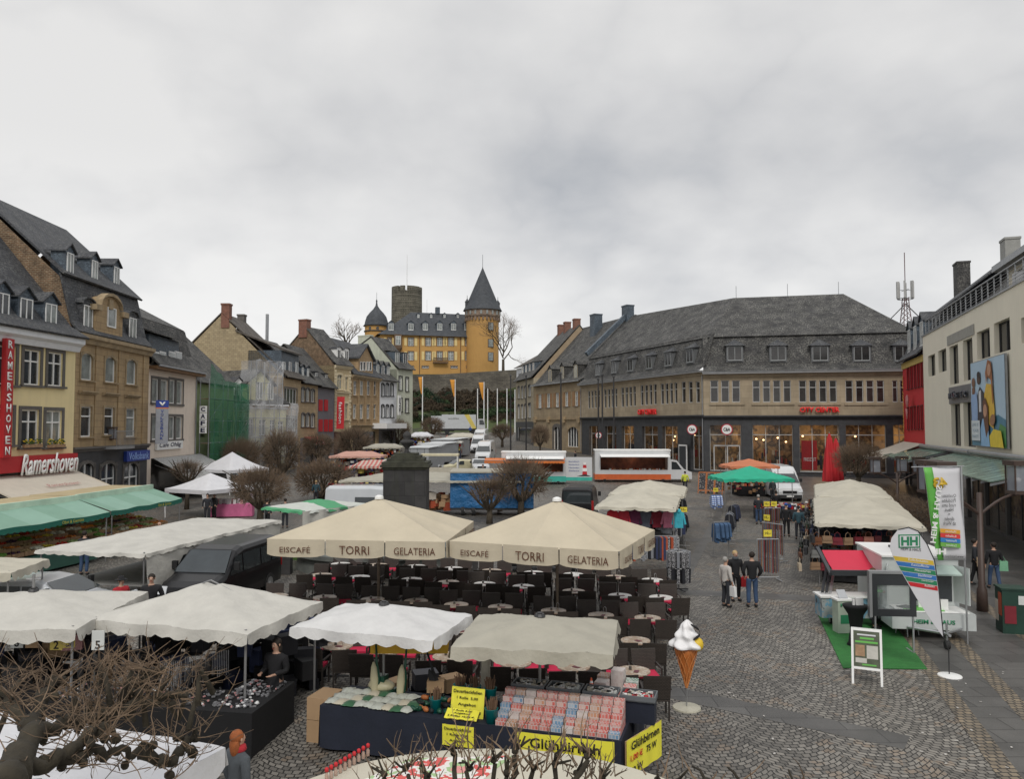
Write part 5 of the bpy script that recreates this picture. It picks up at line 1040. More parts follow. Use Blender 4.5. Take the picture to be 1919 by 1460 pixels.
TAGY = mat('tag_yellow', (.62, .5, .12), .7); TAGW = mat('tag_white', (.6, .62, .6), .7); CARD = mat('cardboard', (.38, .25, .14), .85, var=.08)
for i, (px, m_, t_) in enumerate(((32, TAGW, '6'), (106, TAGY, '2'), (129, TAGY, '5'), (184, TAGW, '5'), (60, CARD, ''))):
 p = at(px, 1195 + (i % 2) * 4, 15.2); t = E('price_tag', p, 0, '%s under the big white umbrella at the left edge' % ('white price card reading 6', 'left yellow price card', 'right yellow price card', 'pale price card, rightmost', 'brown cardboard panel')[i], 'price tag')
 MB().box(-.12, .12, -.01, .01, -.2, .17).out('card', m_, t)
 if t_: text(t_, .1, .16, BLACK, t, (0, -.014, -.1), ext=0, bold=.02)
cloth_table('dark clothed table under the big white umbrella at the left edge', (-10.1, 15.9), R(3), 2.9, 1.2, .8, BLK)
for k, px in enumerate((15, 70, 175)): p = at(px, 1215, 16.6); cbx = MB(); cbx.box(-.3, .3, -.25, .25, -.4, .4); tag(cbx.out('carton', CARD, loc=(p.x, p.y, .4)), ('leftmost', 'middle', 'rightmost')[k] + ' of three brown cartons behind the left umbrella table', 'carton', 'cartons behind the left umbrella')
spE = (Vector((-5.35, 8.0, 0)), 3.4, 3.1, R(-19)); stall_canopy('white market canopy close below the camera under the bare plane tree', spE, 2.38, 2.68, PURE, 'hip', val=.3, sag=.05)
spE2 = (Vector((-8.1, 8.3, 0)), 2.6, 3.0, R(-11)); stall_canopy('white market canopy cut off by the left picture edge behind the tree trunk', spE2, 2.4, 2.7, PURE, 'hip', val=.3, sag=.05)
ctr = E('counter_stall', (-.35, 8.9, 0), 0, 'large rounded cream clothed counter with red printed mats at the bottom of the picture', 'counter'); a_, b_ = 3.5, 3.3
mb = MB(); mb.lathe([(1.0, 0), (1.0, .98), (.985, 1.02), (.9, 1.03)], 48, (0, 0, 0), a_, b_); mb.out('cream_cloth', mat('cream_cloth', (.52, .49, .4), .85, var=.04), ctr, smooth=False)
PR = mat('red_print', (.6, .06, .06), .6, pat='patch', ps=2.2, pd=3, cols=[(.7, .66, .6), (.62, .1, .09), (.75, .72, .68), (.35, .5, .25), (.7, .3, .28)], var=.05)
mt_ = MB().prism([(-1.95, 1.9, 1.032), (-.2, 1.9, 1.032), (.35, 2.95, 1.032), (-1.15, 2.85, 1.032)], (0, 0, .008)).out('printed_mat', PR, ctr)
for k in range(10):
 p = Vector((-2.9 + .13 * k, .0 + .26 * k, 0)) if 0 else gnd(612 + k * 8.6, 1462 - k * 5.2, 1.05)
 b = E('bottle', (p.x, p.y, 1.032), 0, 'small clear bottle with red cap, one of the row on the cream counter', 'bottle', 'red capped bottles on the cream counter'); b.scale = (.8,) * 3
 MB().lathe([(.03, 0), (.034, .01), (.034, .1), (.014, .14), (.014, .16)], 10).out('glass', mat('bottle_glass', (.5, .35, .28), .15, alpha=.7), b, smooth=True); MB().lathe([(.034, .0), (.036, .05), (.02, .07)], 10, (0, 0, .16)).out('cap', REDW, b, smooth=True)
spH = rect((66, 1031), (272, 1038), (492, 973), 1.97); o = stall_canopy('long white market tent with hanging side cloth behind the black van', spH, 1.97, 2.32, CANV, 'hip', val=.12, nu=24, nv=40, sag=.08)
w, d = spH[1] / 2, spH[2] / 2; sc_ = MB(); sc_.grid(lambda i, j: (w - .02 + .07 * math.sin(j * 6 + i * 33) * (1 - j) + .1 * (1 - j), -d + .1 + (2 * d - .2) * i, .12 + 1.83 * j), 60, 6); sc_.out('side_cloth', CANV, o, smooth=True)
sc2 = MB(); sc2.box(-w + .3, w - .4, -d + .8, d - .5, .75, .8).box(-w + .4, -w + .45, -d + .9, -d + 1, 0, .75); sc2.out('counter', mat('grey_board', (.25, .25, .24), .7), o)
spI = (Vector((-14.9, 21.3, 0)), 3.3, 2.2, R(8)); stall_canopy('small white canopy at the left edge with scalloped rim, in front of the vegetable stall', spI, 2.15, 2.4, CANV2, 'hip', val=.24)
GRN = mat('green_awning', (.19, .33, .25), .7, var=.05, pat='stripe', dir='X', sc=.11, c2=(.23, .38, .3)); DGRN = mat('green_valance', (.015, .14, .1), .7)
def veg(i, A, B, lab):
 d = (B - A); L_ = d.length; rz = math.atan2(d.y, d.x); o = E('vegetable_stall', (A.x, A.y, 0), rz, lab, 'stall', 'green vegetable stalls')
 MB().grid(lambda a, b: (L_ * a, 1.6 * b, 2.15 + .5 * b - .05 * math.sin(PI * a * 3) ** 2), 10, 5).out('awning', GRN, o, smooth=True)
 n = int(L_ / .3) * 4; MB().grid(lambda a, b: (L_ * a, -.01, 2.15 - .05 * math.sin(PI * a * 3) ** 2 - b * .24 * (.8 + .2 * abs(math.sin(PI * a * int(L_ / .3))))), n, 1).out('valance', DGRN, o)
 MB().box(.05, L_ - .05, 1.75, 4.0, 2.65, 2.82).out('roof_box', mat('tan_roof', (.42, .34, .2), .8), o); MB().box(.0, L_, 1.6, 1.75, 2.55, 2.87).out('roof_edge', mat('pale_green_rim', (.5, .65, .52), .6), o)
 MB().box(.1, L_ - .1, 3.9, 4.0, .1, 2.65).out('back_wall', CANV3, o)
 for x in (.15, L_ - .15): MB().cyl((x, .05, 0), (x, .05, 2.15), .03, n=6).out('pole', POLE, o, uv=False)
 MB().box(.1, L_ - .1, .5, 3.2, .1, .55).prism([(.1, .5, .55), (.1, 3.2, .55), (.1, 3.2, 1.25), (.1, .5, .75)], (L_ - .2, 0, 0)).out('counter', mat('green_board', (.04, .12, .09), .7), o)
 text('Obst & Gemüse', 1.2, .13, mat('sign_yellow', (.6, .5, .05), .6), o, (L_ * .72, -.03, 2.02), ext=0)
 kinds = (('tomatoes', (.5, .04, .02)), ('oranges', (.65, .22, .02)), ('lettuce', (.1, .22, .03)), ('potatoes', (.35, .25, .12)), ('lemons', (.6, .5, .05)), ('cabbages', (.25, .35, .12)), ('carrots', (.6, .2, .03)), ('grapes', (.06, .02, .05)), ('cauliflowers', (.6, .58, .45)))
 nx = int((L_ - .3) / .62)
 for a in range(nx):
  for b in range(4):
   k, c = kinds[(a * 5 + b * 3 + i * 2 + (a * b) % 3) % 9]; y = .85 + b * .62; z = .78 + (y - .5) / 2.7 * .5
   cr = E('crate', o.location + Vector((math.cos(rz) * (.45 + a * .62) - math.sin(rz) * y, math.sin(rz) * (.45 + a * .62) + math.cos(rz) * y, z)), rz, 'crate of %s, %s in the %s row of the %s green stall' % (k, ORD[a], ('front', 'second', 'third', 'back')[b], 'nearer' if i == 0 else 'farther'), 'crate', 'produce crates on the green stalls')
   cr.rotation_euler[0] = 0; cb = MB(); cb.box(-.29, .29, -.28, -.26, 0, .16).box(-.29, .29, .26, .28, 0, .16).box(-.29, -.27, -.26, .26, 0, .16).box(.27, .29, -.26, .26, 0, .16).box(-.27, .27, -.26, .26, 0, .02); cb.out('box', CARD if b % 2 else WOOD, cr, uv=False)
   pb = MB(); s_ = .055 if k in ('tomatoes', 'oranges', 'potatoes', 'lemons', 'carrots') else .1 if k != 'grapes' else .04
   for q in range(22 if s_ < .1 else 9): pb.ell((rnd.uniform(-.21, .21), rnd.uniform(-.2, .2), .13 + rnd.uniform(-.02, .06)), (s_, s_ * rnd.uniform(.8, 1.3), s_ * .9), 6, 4)
   pb.out(k, mat(k, c, .6, var=.3, vs=9), cr, smooth=True, uv=False, kind='stuff')
veg(0, gnd(-95, 1010, 2.1), gnd(206, 962, 2.1), 'nearer green awning vegetable stall at the left edge'); veg(1, gnd(208, 960, 2.1), gnd(341, 936, 2.1), 'farther green awning vegetable stall left of the white pavilion')
def pavilion(lab, px, py, sz, rz, zb, he, hr, m=PURE):
 p = gnd(px, py, zb); o = E('pavilion', (p.x, p.y, zb), rz, lab, 'tent', 'white pop-up pavilions'); s_ = sz / 2
 mb = MB(); mb.grid(lambda i, j: ((2 * i - 1) * s_, (2 * j - 1) * s_, he + (hr - he) * (1 - max(abs(2 * i - 1), abs(2 * j - 1))) ** 1.35), 16, 16)
 for a, b, c, d_ in ((-s_, -s_, s_, -s_), (s_, -s_, s_, s_), (s_, s_, -s_, s_), (-s_, s_, -s_, -s_)): mb.grid(lambda i, j: (a + (c - a) * i, b + (d_ - b) * i, he - .25 * j), 4, 1)
 mb.out('canvas', m, o, smooth=False)
 for sx in (-1, 1):
  for sy in (-1, 1): MB().cyl((sx * s_ * .98, sy * s_ * .98, 0), (sx * s_ * .98, sy * s_ * .98, he), .03, n=6).out('leg', WHITE, o, uv=False); MB().prism([(sx * s_, sy * s_, he - .2), (sx * (s_ - .45), sy * s_, he - .2), (sx * s_, sy * s_, .3)], (0, .01, 0)).out('corner_drape', m, o)
 return o
pavilion('nearer white pop-up pavilion with a pink clothed table', 393, 968, 3.9, R(-28), .0, 1.9, 2.85); pavilion('farther white pop-up pavilion behind the first, under the cafe awning', 434, 925, 4.2, R(-28), .25, 2.1, 3.5)
PINK = mat('pink_cloth', (.55, .13, .27), .7, var=.15, bump=.3, bs=3); p = gt(436, 968); cloth_table('table with shiny pink cloth under the white pavilion', (p.x, p.y), R(8), 2.6, .8, .85, PINK)
for k in range(14): q = Vector((p.x + rnd.uniform(-1.2, 1.2), p.y + rnd.uniform(-.3, .3), .85)); tag(MB().box(-.09, .09, -.02, .02, 0, .3).out('gift_card_stand', TAGW if k % 3 else mat('pink_card', (.6, .3, .3), .6), loc=q, rz=rnd.uniform(-.5, .5), uv=False), 'small upright card stand on the pink table', 'card stand', 'card stands on the pink table')
p = gt(187, 952); o = E('parasol', (p.x, p.y, 0), 0, 'small beige parasol standing in front of the bank', 'parasol'); canopy_mesh(2.9, 2.9, 2.35, 2.8, 'hip', .12).out('canvas', CANV3, o, smooth=True); MB().cyl((0, 0, 0), (0, 0, 2.95), .03).out('pole', POLE, o)
spK = rect((489, 951), (567, 959), (644, 940), 2.25); GW = mat('green_white_roof', (.07, .3, .14), .75, pat='stripe', dir='Y', sc=.13, c2=(.5, .52, .48), var=.06); o = stall_canopy('green and white roofed stall with white side cloth left of the fountain column', spK, 2.25, 2.55, GW, 'hip', val=.1, nu=20)
w, d = spK[1] / 2, spK[2] / 2; MB().grid(lambda i, j: (w + .05 * math.sin(i * 30), -d + 2 * d * i, .2 + 2.05 * j), 40, 4).out('side_cloth', CANV, o, smooth=True); MB().grid(lambda i, j: (-w + 2 * w * i, d, .2 + 2.05 * j), 10, 4).out('back_cloth', CANV, o); MB().box(-w + .1, w - .1, -d + .4, -d + 1, 0, .95).out('counter', mat('green_post', (.08, .16, .03), .7), o)
GOODS = ['cloth_tan', 'cloth_dark', 'cloth_rust', 'cloth_pale', 'cloth_navy', 'cloth_wine']
def goods(name, label, box, n, rz=0, cat='goods', sz=(.1, .3), mats=None, origin=(0, 0, 0)):
 """heap of small wares nobody could count"""
 mb = MB(); x0, x1, y0, y1, z0, z1 = box; ms = mats or [MT[g] for g in GOODS] + [TAGY, WHITE, REDW, BLUE]
 for k in range(n): mb.mi = rnd.randrange(len(ms)); s_ = [rnd.uniform(*sz) for _ in range(3)]; mb.cb((rnd.uniform(x0, x1), rnd.uniform(y0, y1), rnd.uniform(z0, z1)), s_, rnd.random() * 3)
 o = mb.out(name, ms, uv=False, loc=origin, rz=rz); return tag(o, label, cat, None, 'stuff')
p0, p1 = gt(640, 935), gt(880, 935)
spL = (Vector(((at(631, 900, 51).x + at(985, 900, 51).x) / 2, 53, 0)), 12.2, 3.8, R(-1)); stall_canopy('long greyish white canopy behind the stone column', spL, 2.35, 2.8, CANV3, 'ridge', val=.12, nu=50, zb=.1)
goods('baskets', 'baskets and leather goods piled under the long greyish canopy', (-5.3, 5.3, -1.2, .5, .3, 1.2), 260, R(-1), 'baskets', (.15, .5), [MT['cloth_tan'], WOOD, CARD, MT['cloth_pale'], MT['cloth_rust']], (spL[0].x, 53, .1))
p = gnd(845, 965, .1); q = gnd(1000, 965, .1); BT = mat('blue_tarpaulin', (.018, .12, .29), .5, var=.2, vs=.9, bump=1, bs=1.8, bd=.25)
o = E('tarpaulin_stall', ((p.x + q.x) / 2, p.y + 1, 0), R(-2), 'market trailer closed with a bright blue tarpaulin behind the small bare tree', 'trailer'); wv = 2.75
MB().grid(lambda i, j: (-wv + 2 * wv * i, -1.05 + .03 * math.sin(i * 15 + j * 3), .55 + 2.3 * j), 30, 8).grid(lambda i, j: (wv, -1.05 + 2.1 * i, .55 + 2.3 * j), 8, 4).grid(lambda i, j: (-wv, -1.05 + 2.1 * i, .55 + 2.3 * j), 8, 4).out('tarpaulin', BT, o, smooth=True)
MB().prism([(-wv - .05, -1.1, 2.84), (wv + .05, -1.1, 2.84), (wv + .05, 1.15, 2.95), (-wv - .05, 1.15, 2.95)], (0, 0, .08)).out('roof', CANV3, o); MB().box(-wv, wv, -1, 1, .4, .56).out('chassis', DARK, o)
def wheel(par, x, y, r=.33, w=.22, zc=None):
 t = MB().cyl((x - w / 2, y, r), (x + w / 2, y, r), r, n=18).out('wheel', RUB, par, uv=False); MB().cyl((x - w / 2 - .008, y, r), (x + w / 2 + .008, y, r), r * .62, n=14).cyl((x - w / 2 - .02, y, r), (x + w / 2 + .02, y, r), r * .18, n=8).out('rim', STEEL, t, uv=False); return t
for x in (-1.9, -1.2): wheel(o, x, -.85)
p = gt(825, 893); o = E('kiosk', (p.x, p.y, p.z), 0, 'small cream open kiosk with pale yellow roof right of the stone column', 'kiosk'); MB().box(-1.9, 1.9, -1, 1, 2.1, 2.3).out('roof', mat('pale_yellow_roof', (.6, .55, .38), .7), o)
for x in (-1.8, 1.8):
 for y in (-.9, .9): MB().box(x - .05, x + .05, y - .05, y + .05, 0, 2.1).out('post', WHITE, o)
MB().box(-1.8, 1.8, -.9, -.6, 0, .95).out('counter', CANV2, o)
RSTR = mat('red_striped', (.45, .13, .11), .8, pat='stripe', dir='X', sc=.9, c2=(.5, .4, .34), var=.06)
def far_canopy(lab, px0, px1, py, he, hr, m, dep=3.0, kind='ridge', cat=None, under=140):
 a, b = gnd(px0, py, 0), 0; zt_ = None; Y = 40.0
 while True:
  P_ = at((px0 + px1) / 2, py, Y)
  if P_.z <= gz(Y) + he or Y > 165: break
  Y += .2
 x0, x1 = at(px0, py, Y).x, at(px1, py, Y).x; c = Vector(((x0 + x1) / 2, Y + dep / 2, 0)); zb = gz(Y)
 o = stall_canopy(lab, (c, x1 - x0, dep, 0), zb + he, zb + hr, m, kind, val=.2, group='market canopies up the street', zb=zb, nu=16, nv=8)
 cloth_table('dark table under the ' + lab, (c.x, c.y - dep / 4), 0, (x1 - x0) * .85, .9, .85, MT['cloth_navy'], zb)
 goods('wares', 'wares and clothes hanging under the ' + lab, (-(x1 - x0) * .45, (x1 - x0) * .45, -dep * .4, dep * .3, .8, 1.9), under, 0, 'wares', (.12, .4), None, (c.x, c.y, zb)); return o
far_canopy('faded red striped canopy left of the column, upper one', 616, 714, 855, 2.3, 2.75, mat('faded_pink_canvas', (.5, .28, .22), .85, var=.1), 4)
far_canopy('red and white striped canopy with scalloped rim beside the column', 652, 732, 874, 2.3, 2.75, RSTR, 4)
far_canopy('sand coloured canopy below the brown sandstone house', 680, 752, 838, 2.3, 2.7, CANV3, 4); far_canopy('bright white canopy below the pale corner house', 765, 808, 816, 2.4, 2.9, PURE, 4)
far_canopy('cream canopy with brown rim in the street right of the column', 836, 893, 818, 2.3, 2.8, CANV2, 7); far_canopy('white canopy in the street behind the grey box stalls', 812, 866, 828, 2.3, 2.8, CANV, 6); far_canopy('low white canopy behind the stone vase', 716, 790, 862, 2.2, 2.4, CANV, 2.5)
for k, (a, b, py, dY) in enumerate(((767, 812, 868, 4), (790, 838, 858, 5), (812, 856, 846, 6))):
 p = gt(a + 22, py + 14); W_ = (b - a) / F * p.y; o = E('market_trailer', p, R(-14), 'grey closed market trailer with flat roof, %s of three in the street' % ('nearest', 'middle', 'farthest')[k], 'trailer', 'grey market trailers')
 MB().box(-W_ / 2, W_ / 2, -1.2, dY, .4, 2.5).out('box', mat('trailer_grey', (.38, .4, .42), .45, .3, var=.1), o); MB().prism([(-W_ / 2 - .1, -1.3, 2.52), (W_ / 2 + .1, -1.3, 2.52), (W_ / 2 + .1, dY + .1, 2.7), (-W_ / 2 - .1, dY + .1, 2.7)], (0, 0, .06)).out('roof', mat('trailer_roof', (.55, .57, .58), .5, var=.1), o)
 for x in (-1, 0, 1): MB().box(x * W_ / 3.2 - .02, x * W_ / 3.2 + .02, -1.22, -1.2, .5, 2.45).out('panel_seam', DARK, o)
BLKG = [BLK, MT['cloth_dark'], MT['cloth_navy'], BLACK]
spP2 = rect((1115, 951), (1262, 952), (1276, 914), 2.35); spP2 = (spP2[0], spP2[1], min(spP2[2], 6.2), spP2[3])
P0 = gnd(1115, 951, 2.35); P1 = gnd(1262, 952, 2.35); dv = Vector((.25, .97, 0)).normalized(); rz = R(-14.5)
cx = (P0 + P1) / 2 + dv * 2.9; stall_canopy('cream market canopy with hanging hooded jackets, nearer of two', (Vector((cx.x, cx.y, 0)), 3.6, 5.6, R(-14)), 2.35, 2.85, CANV2, 'hip', val=.14, group='cream canopies of the clothes stall')
cx = (P0 + P1) / 2 + dv * 9.0; stall_canopy('cream market canopy, farther of two over the clothes stall', (Vector((cx.x, cx.y, 0)), 3.9, 6, R(-14)), 2.4, 2.95, CANV2, 'hip', val=.14, group='cream canopies of the clothes stall')
def garment(mb, x, y, z, w=.5, h=.65, ry=0, pants=False):
 c, s_ = math.cos(ry), math.sin(ry)
 def tr(P): return [(x + a * c - b * s_, y + a * s_ + b * c, z + d) for a, b, d in P]
 if pants: prof = [(-w / 2, 0), (w / 2, 0), (w / 2 * .9, -h), (.03, -h), (0, -h * .35), (-.03, -h), (-w / 2 * .9, -h)]
 else: prof = [(-.09, 0), (.09, 0), (w * .42, -.07), (w * .62, -h * .78), (w * .46, -h * .8), (w * .36, -.28), (w * .36, -h), (-w * .36, -h), (-w * .36, -.28), (-w * .46, -h * .8), (-w * .62, -h * .78), (-w * .42, -.07)]
 mb.prism(tr([(a, -.05, d) for a, d in prof]), Vector((-s_ * .1, c * .1, 0)))
HC = [('bright_red', (.5, .02, .03)), ('light_red', (.45, .03, .05)), ('purple', (.12, .02, .06)), ('slate_grey', (.1, .11, .14)), ('dark_red', (.2, .015, .03)), ('pink', (.5, .16, .24)), ('turquoise', (.05, .4, .5))]
for k, (n_, c) in enumerate(HC):
 p = at(1148 + k * 20.6, 956 + k * .4, 35.2); g_ = MB(); garment(g_, 0, 0, 0, .55, .75); g_.ell((0, 0, .0), (.12, .1, .12), 8, 5)
 j = g_.out('hooded_jacket', mat('jacket_' + n_, c, .85, var=.2, vs=5, bump=.3, bs=12), loc=(p.x, p.y, p.z), rz=rnd.uniform(-.15, .15), uv=False); tag(j, '%s hooded jacket hanging from the front edge of the cream canopy' % n_.replace('_', ' '), 'jacket', 'jackets hanging at the cream canopy')
DKG = [mat('dark_garment', (.015, .016, .022), .9, var=.3), mat('pattern_garment', (.05, .05, .055), .9, pat='patch', ps=16, cols=[(.02, .02, .025), (.35, .35, .36), (.03, .03, .04)], var=.1), MT['cloth_navy'], mat('garment_grey', (.2, .21, .23), .9), mat('denim', (.05, .1, .19), .9, var=.25, vs=6), MT['cloth_wine'], MT['cloth_tan']]
def rack(label, px, py, L_, hgt, rz, cols, pants=False, n=None, pole_sign=None, z_h=.9, cat='clothes rack'):
 p = gt(px, py); o = E('clothes_rack', p, rz, label, cat);
 for x in (-L_ / 2, L_ / 2): MB().cyl((x, 0, .06), (x, 0, hgt), .018, n=6).cyl((x, -.28, .06), (x, .28, .06), .018, n=6).out('upright', POLE, o, uv=False)
 MB().cyl((-L_ / 2, 0, hgt), (L_ / 2, 0, hgt), .018, n=6).out('rail', POLE, o, uv=False)
 n = n or int(L_ / .09)
 for k in range(n):
  g_ = MB(); garment(g_, 0, 0, 0, rnd.uniform(.4, .5), z_h * rnd.uniform(.9, 1.05), pants=pants); g_.out('garment', cols[(k * 7 + k // 3) % len(cols)], o, loc=(-L_ / 2 + .06 + (L_ - .12) * k / max(1, n - 1), 0, hgt - .05), rz=R(90) + rnd.uniform(-.2, .2), uv=False)
 for q in pole_sign or []:
  x = q * L_ / 2; sg = MB().box(x - .17, x + .17, -.01, .01, hgt + .18, hgt + .42).out('price_sign', mat('sign_yellow2', (.75, .62, .06), .6), o, uv=False); MB().cyl((x, 0, hgt), (x, 0, hgt + .2), .01, n=5).out('sign_rod', POLE, o, uv=False); text('10,-', .24, .12, BLACK, sg, (x, -.015, hgt + .3), ext=0, bold=.02)
 return o
rack('long rack of dark trousers in front of the cream clothes canopy', 1220, 1072, 2.3, 1.45, R(4), DKG[:4] + [MT['cloth_rust']], True, pole_sign=())
rack('rack of dark trousers with yellow price signs behind the long trouser rack', 1235, 1030, 2.6, 1.6, R(4), DKG[:4], True, pole_sign=(.45, .95))
rack('rack of dark jackets along the right side of the cream canopy, farther', 1277, 985, 2.6, 1.7, R(82), DKG[:3]); rack('rack of dark jackets along the right side of the cream canopy, nearer', 1279, 1020, 1.8, 1.65, R(82), DKG[:3])
def round_rack(label, px, py, tiers):
 p = gt(px, py); o = E('round_rack', p, 0, label, 'clothes rack'); MB().cyl((0, 0, .05), (0, 0, tiers[0][0] + .15), .025).out('pole', POLE, o, uv=False)
 ft = MB()
 for k in range(4): a = k * PI / 2 + .4; ft.cyl((0, 0, .08), (.4 * math.cos(a), .4 * math.sin(a), .04), .02, n=5)
 ft.out('foot', DARK, o, uv=False)
 for z, r_, n, cols, h_ in tiers:
  MB().tube([(r_ * math.cos(t * PI / 9), r_ * math.sin(t * PI / 9), z) for t in range(19)], .012, 5).out('ring', POLE, o, uv=False)
  for k in range(n): a = 2 * PI * k / n; g_ = MB(); garment(g_, 0, 0, 0, .34, h_, pants=True); g_.out('garment', cols[k % len(cols)], o, loc=(r_ * .75 * math.cos(a), r_ * .75 * math.sin(a), z - .02), rz=a, uv=False)
round_rack('two tier round rack of patterned shorts beside the cafe seating', 1272, 1108, [(1.45, .36, 14, [DKG[1], DKG[3], DKG[1]], .55), (.85, .36, 14, [DKG[1], DKG[0]], .5)])
rack('rack of blue denim jackets in the middle of the aisle, nearest', 1352, 1045, .8, 1.6, R(20), [DKG[4]], n=7, z_h=.85); rack('rack of dark and patterned jackets in the aisle, second', 1368, 1018, 1.3, 1.55, R(72), [DKG[0], DKG[1], DKG[3], DKG[2]], n=12)
rack('rack of dark jackets in the aisle, third', 1376, 1000, 1.0, 1.6, R(60), [DKG[0], DKG[2]], n=9); rack('rack of blue striped sweaters with a yellow sign in the aisle, farthest', 1342, 975, .7, 1.6, R(15), [mat('blue_stripes', (.05, .15, .5), .8, pat='stripe', dir='Z', sc=2.6, c2=(.6, .65, .7))], n=5, pole_sign=(0,), z_h=.8)
BELT = [mat('belt_' + n_, c, .5) for n_, c in (('brown', (.12, .04, .015)), ('black', (.01, .01, .01)), ('red', (.2, .015, .015)), ('grey', (.12, .13, .14)), ('tan', (.22, .09, .03)), ('blue', (.05, .07, .12)))]
def belts(label, px, py, L_, hgt, rz, signs):
 p = gt(px, py); o = E('belt_rack', p, rz, label, 'belt rack')
 for x in (-L_ / 2, L_ / 2): MB().cyl((x, 0, .05), (x, 0, hgt), .02, n=6).cyl((x, -.3, .05), (x, .3, .05), .02, n=6).out('upright', STEEL, o, uv=False)
 MB().cyl((-L_ / 2, 0, hgt), (L_ / 2, 0, hgt), .02, n=6).cyl((-L_ / 2, .0, .15), (L_ / 2, .0, .15), .02, n=6).out('rail', STEEL, o, uv=False)
 for k in range(int(L_ / .055)): x = -L_ / 2 + .04 + k * .055; MB().box(x, x + .038, -.03 + (k % 3) * .02, -.024 + (k % 3) * .02, .28 + rnd.uniform(0, .08), hgt - .02).out('belt', BELT[k * 5 % 6], o, uv=False)
 for q in signs: sg = MB().box(q - .16, q + .16, -.01, .01, hgt + .1, hgt + .36).out('price_sign', MT['sign_yellow2'], o, uv=False); text('10,-', .22, .12, BLACK, sg, (q, -.015, hgt + .23), ext=0, bold=.02)
belts('chrome rack full of leather belts with a yellow sign, nearest in the aisle', 1440, 1090, .85, 1.6, R(3), (0,)); belts('chrome rack of brown belts with a yellow sign, middle one', 1449, 1052, 1.1, 1.65, R(-55), (-.3,)); belts('chrome rack of belts with two yellow signs, farthest one', 1448, 1005, .9, 1.5, R(4), (-.3, .1))
p = gt(1333, 925); o = E('chalkboard', p, R(-28), 'orange framed triple menu board standing in the aisle', 'menu board'); OR = mat('orange_wood', (.42, .14, .04), .6, var=.1)
for k in range(3):
 x = (k - 1) * .68
 for sgn in (-1, 1):
  def L3(a, z, off=0): return (x + a, sgn * (.42 * (1 - z / 1.75) + .02 + off), z)
  f = MB()
  for a0, a1, z0, z1 in ((-.33, -.27, 0, 1.75), (.27, .33, 0, 1.75), (-.27, .27, 1.68, 1.75), (-.27, .27, .22, .3)): f.prism([L3(a0, z0), L3(a1, z0), L3(a1, z1), L3(a0, z1)], (0, sgn * .03, 0))
  fo_ = f.out('frame', OR, o, uv=False); MB().prism([L3(-.27, .3), L3(.27, .3), L3(.27, 1.68), L3(-.27, 1.68)], (0, sgn * .01, 0)).out('panel', mat('chalk_panel', (.04, .04, .045), .7, pat='patch', ps=9, pd=3, cols=[(.03, .03, .035), (.035, .035, .04), (.3, .28, .26)], var=.2), fo_)
GRO = mat('green_canvas', (.015, .36, .22), .75, var=.08, bump=.3, bs=2); ORO = mat('orange_canvas', (.5, .17, .08), .75, var=.08, bump=.3, bs=2)
p = gnd(1418, 894, 2.6); stall_canopy('bright green market canopy in front of the store entrance', (Vector((p.x, p.y + 1.4, 0)), 4.7, 3.4, R(2)), 2.5, 3.25, GRO, 'hip', val=.22, zb=.2); p = gnd(1425, 874, 3.0); stall_canopy('orange market canopy behind the green one', (Vector((p.x - .4, p.y + 1.5, 0)), 3.7, 2.8, R(2)), 3.0, 3.5, ORO, 'hip', val=.2, zb=.7)
p = gt(1420, 930); goods('shoes_and_slippers', 'racks of slippers and small wares under the green canopy', (-1.7, 1.2, -.3, 2.5, .2, 1.7), 420, R(2), 'wares', (.1, .26), [MT['cloth_tan'], MT['cloth_dark'], MT['cloth_rust'], MT['cloth_pale'], MT['cloth_wine'], CARD], (p.x, p.y, p.z)); cloth_table('black clothed display table under the green canopy', (p.x - .3, p.y + .7), R(2), 2.6, 1.8, .8, BLK, p.z)
p = gt(1470, 975); goods('table_wares', 'bright bags and slippers on the table below the green canopy', (-1.6, 1.6, -.5, .8, .65, .95), 160, R(-8), 'wares', (.1, .25), None, (p.x, p.y, 0)); cloth_table('low table of bright wares in front of the white van', (p.x, p.y + .2), R(-8), 3.4, 1.5, .7, MT['cloth_dark'])
A_, B_ = gnd(1530, 986, 2.3), gnd(1727, 984, 2.3); Wd = (B_ - A_).length; dd = Vector((.36, .93, 0)).normalized(); c1 = (A_ + B_) / 2 + dd * 5.6; c2 = (A_ + B_) / 2 + dd * 15.6
stall_canopy('cream market canopy with handbags hanging below, nearer of two', (Vector((c1.x, c1.y, 0)), Wd * .93, 11.0, R(-21)), 2.3, 2.9, CANV2, 'hip', val=.13, group='cream canopies of the handbag stall'); stall_canopy('cream market canopy with handbags hanging below, farther of two', (Vector((c2.x, c2.y, 0)), Wd * .9, 8.6, R(-21)), 2.35, 3.0, CANV2, 'hip', val=.13, group='cream canopies of the handbag stall')
BAGC = [mat('bag_' + n_, c, .5, var=.15) for n_, c in (('brown', (.16, .06, .025)), ('black', (.012, .012, .014)), ('grey', (.2, .2, .19)), ('salmon', (.45, .18, .13)), ('tan', (.27, .17, .1)), ('navy', (.02, .03, .08)), ('dark_green', (.03, .05, .03)), ('beige', (.4, .33, .24)), ('wine', (.18, .02, .03)))]
BN = ['brown', 'black', 'grey', 'salmon', 'tan', 'navy', 'dark green', 'beige', 'wine red']
bagm = []
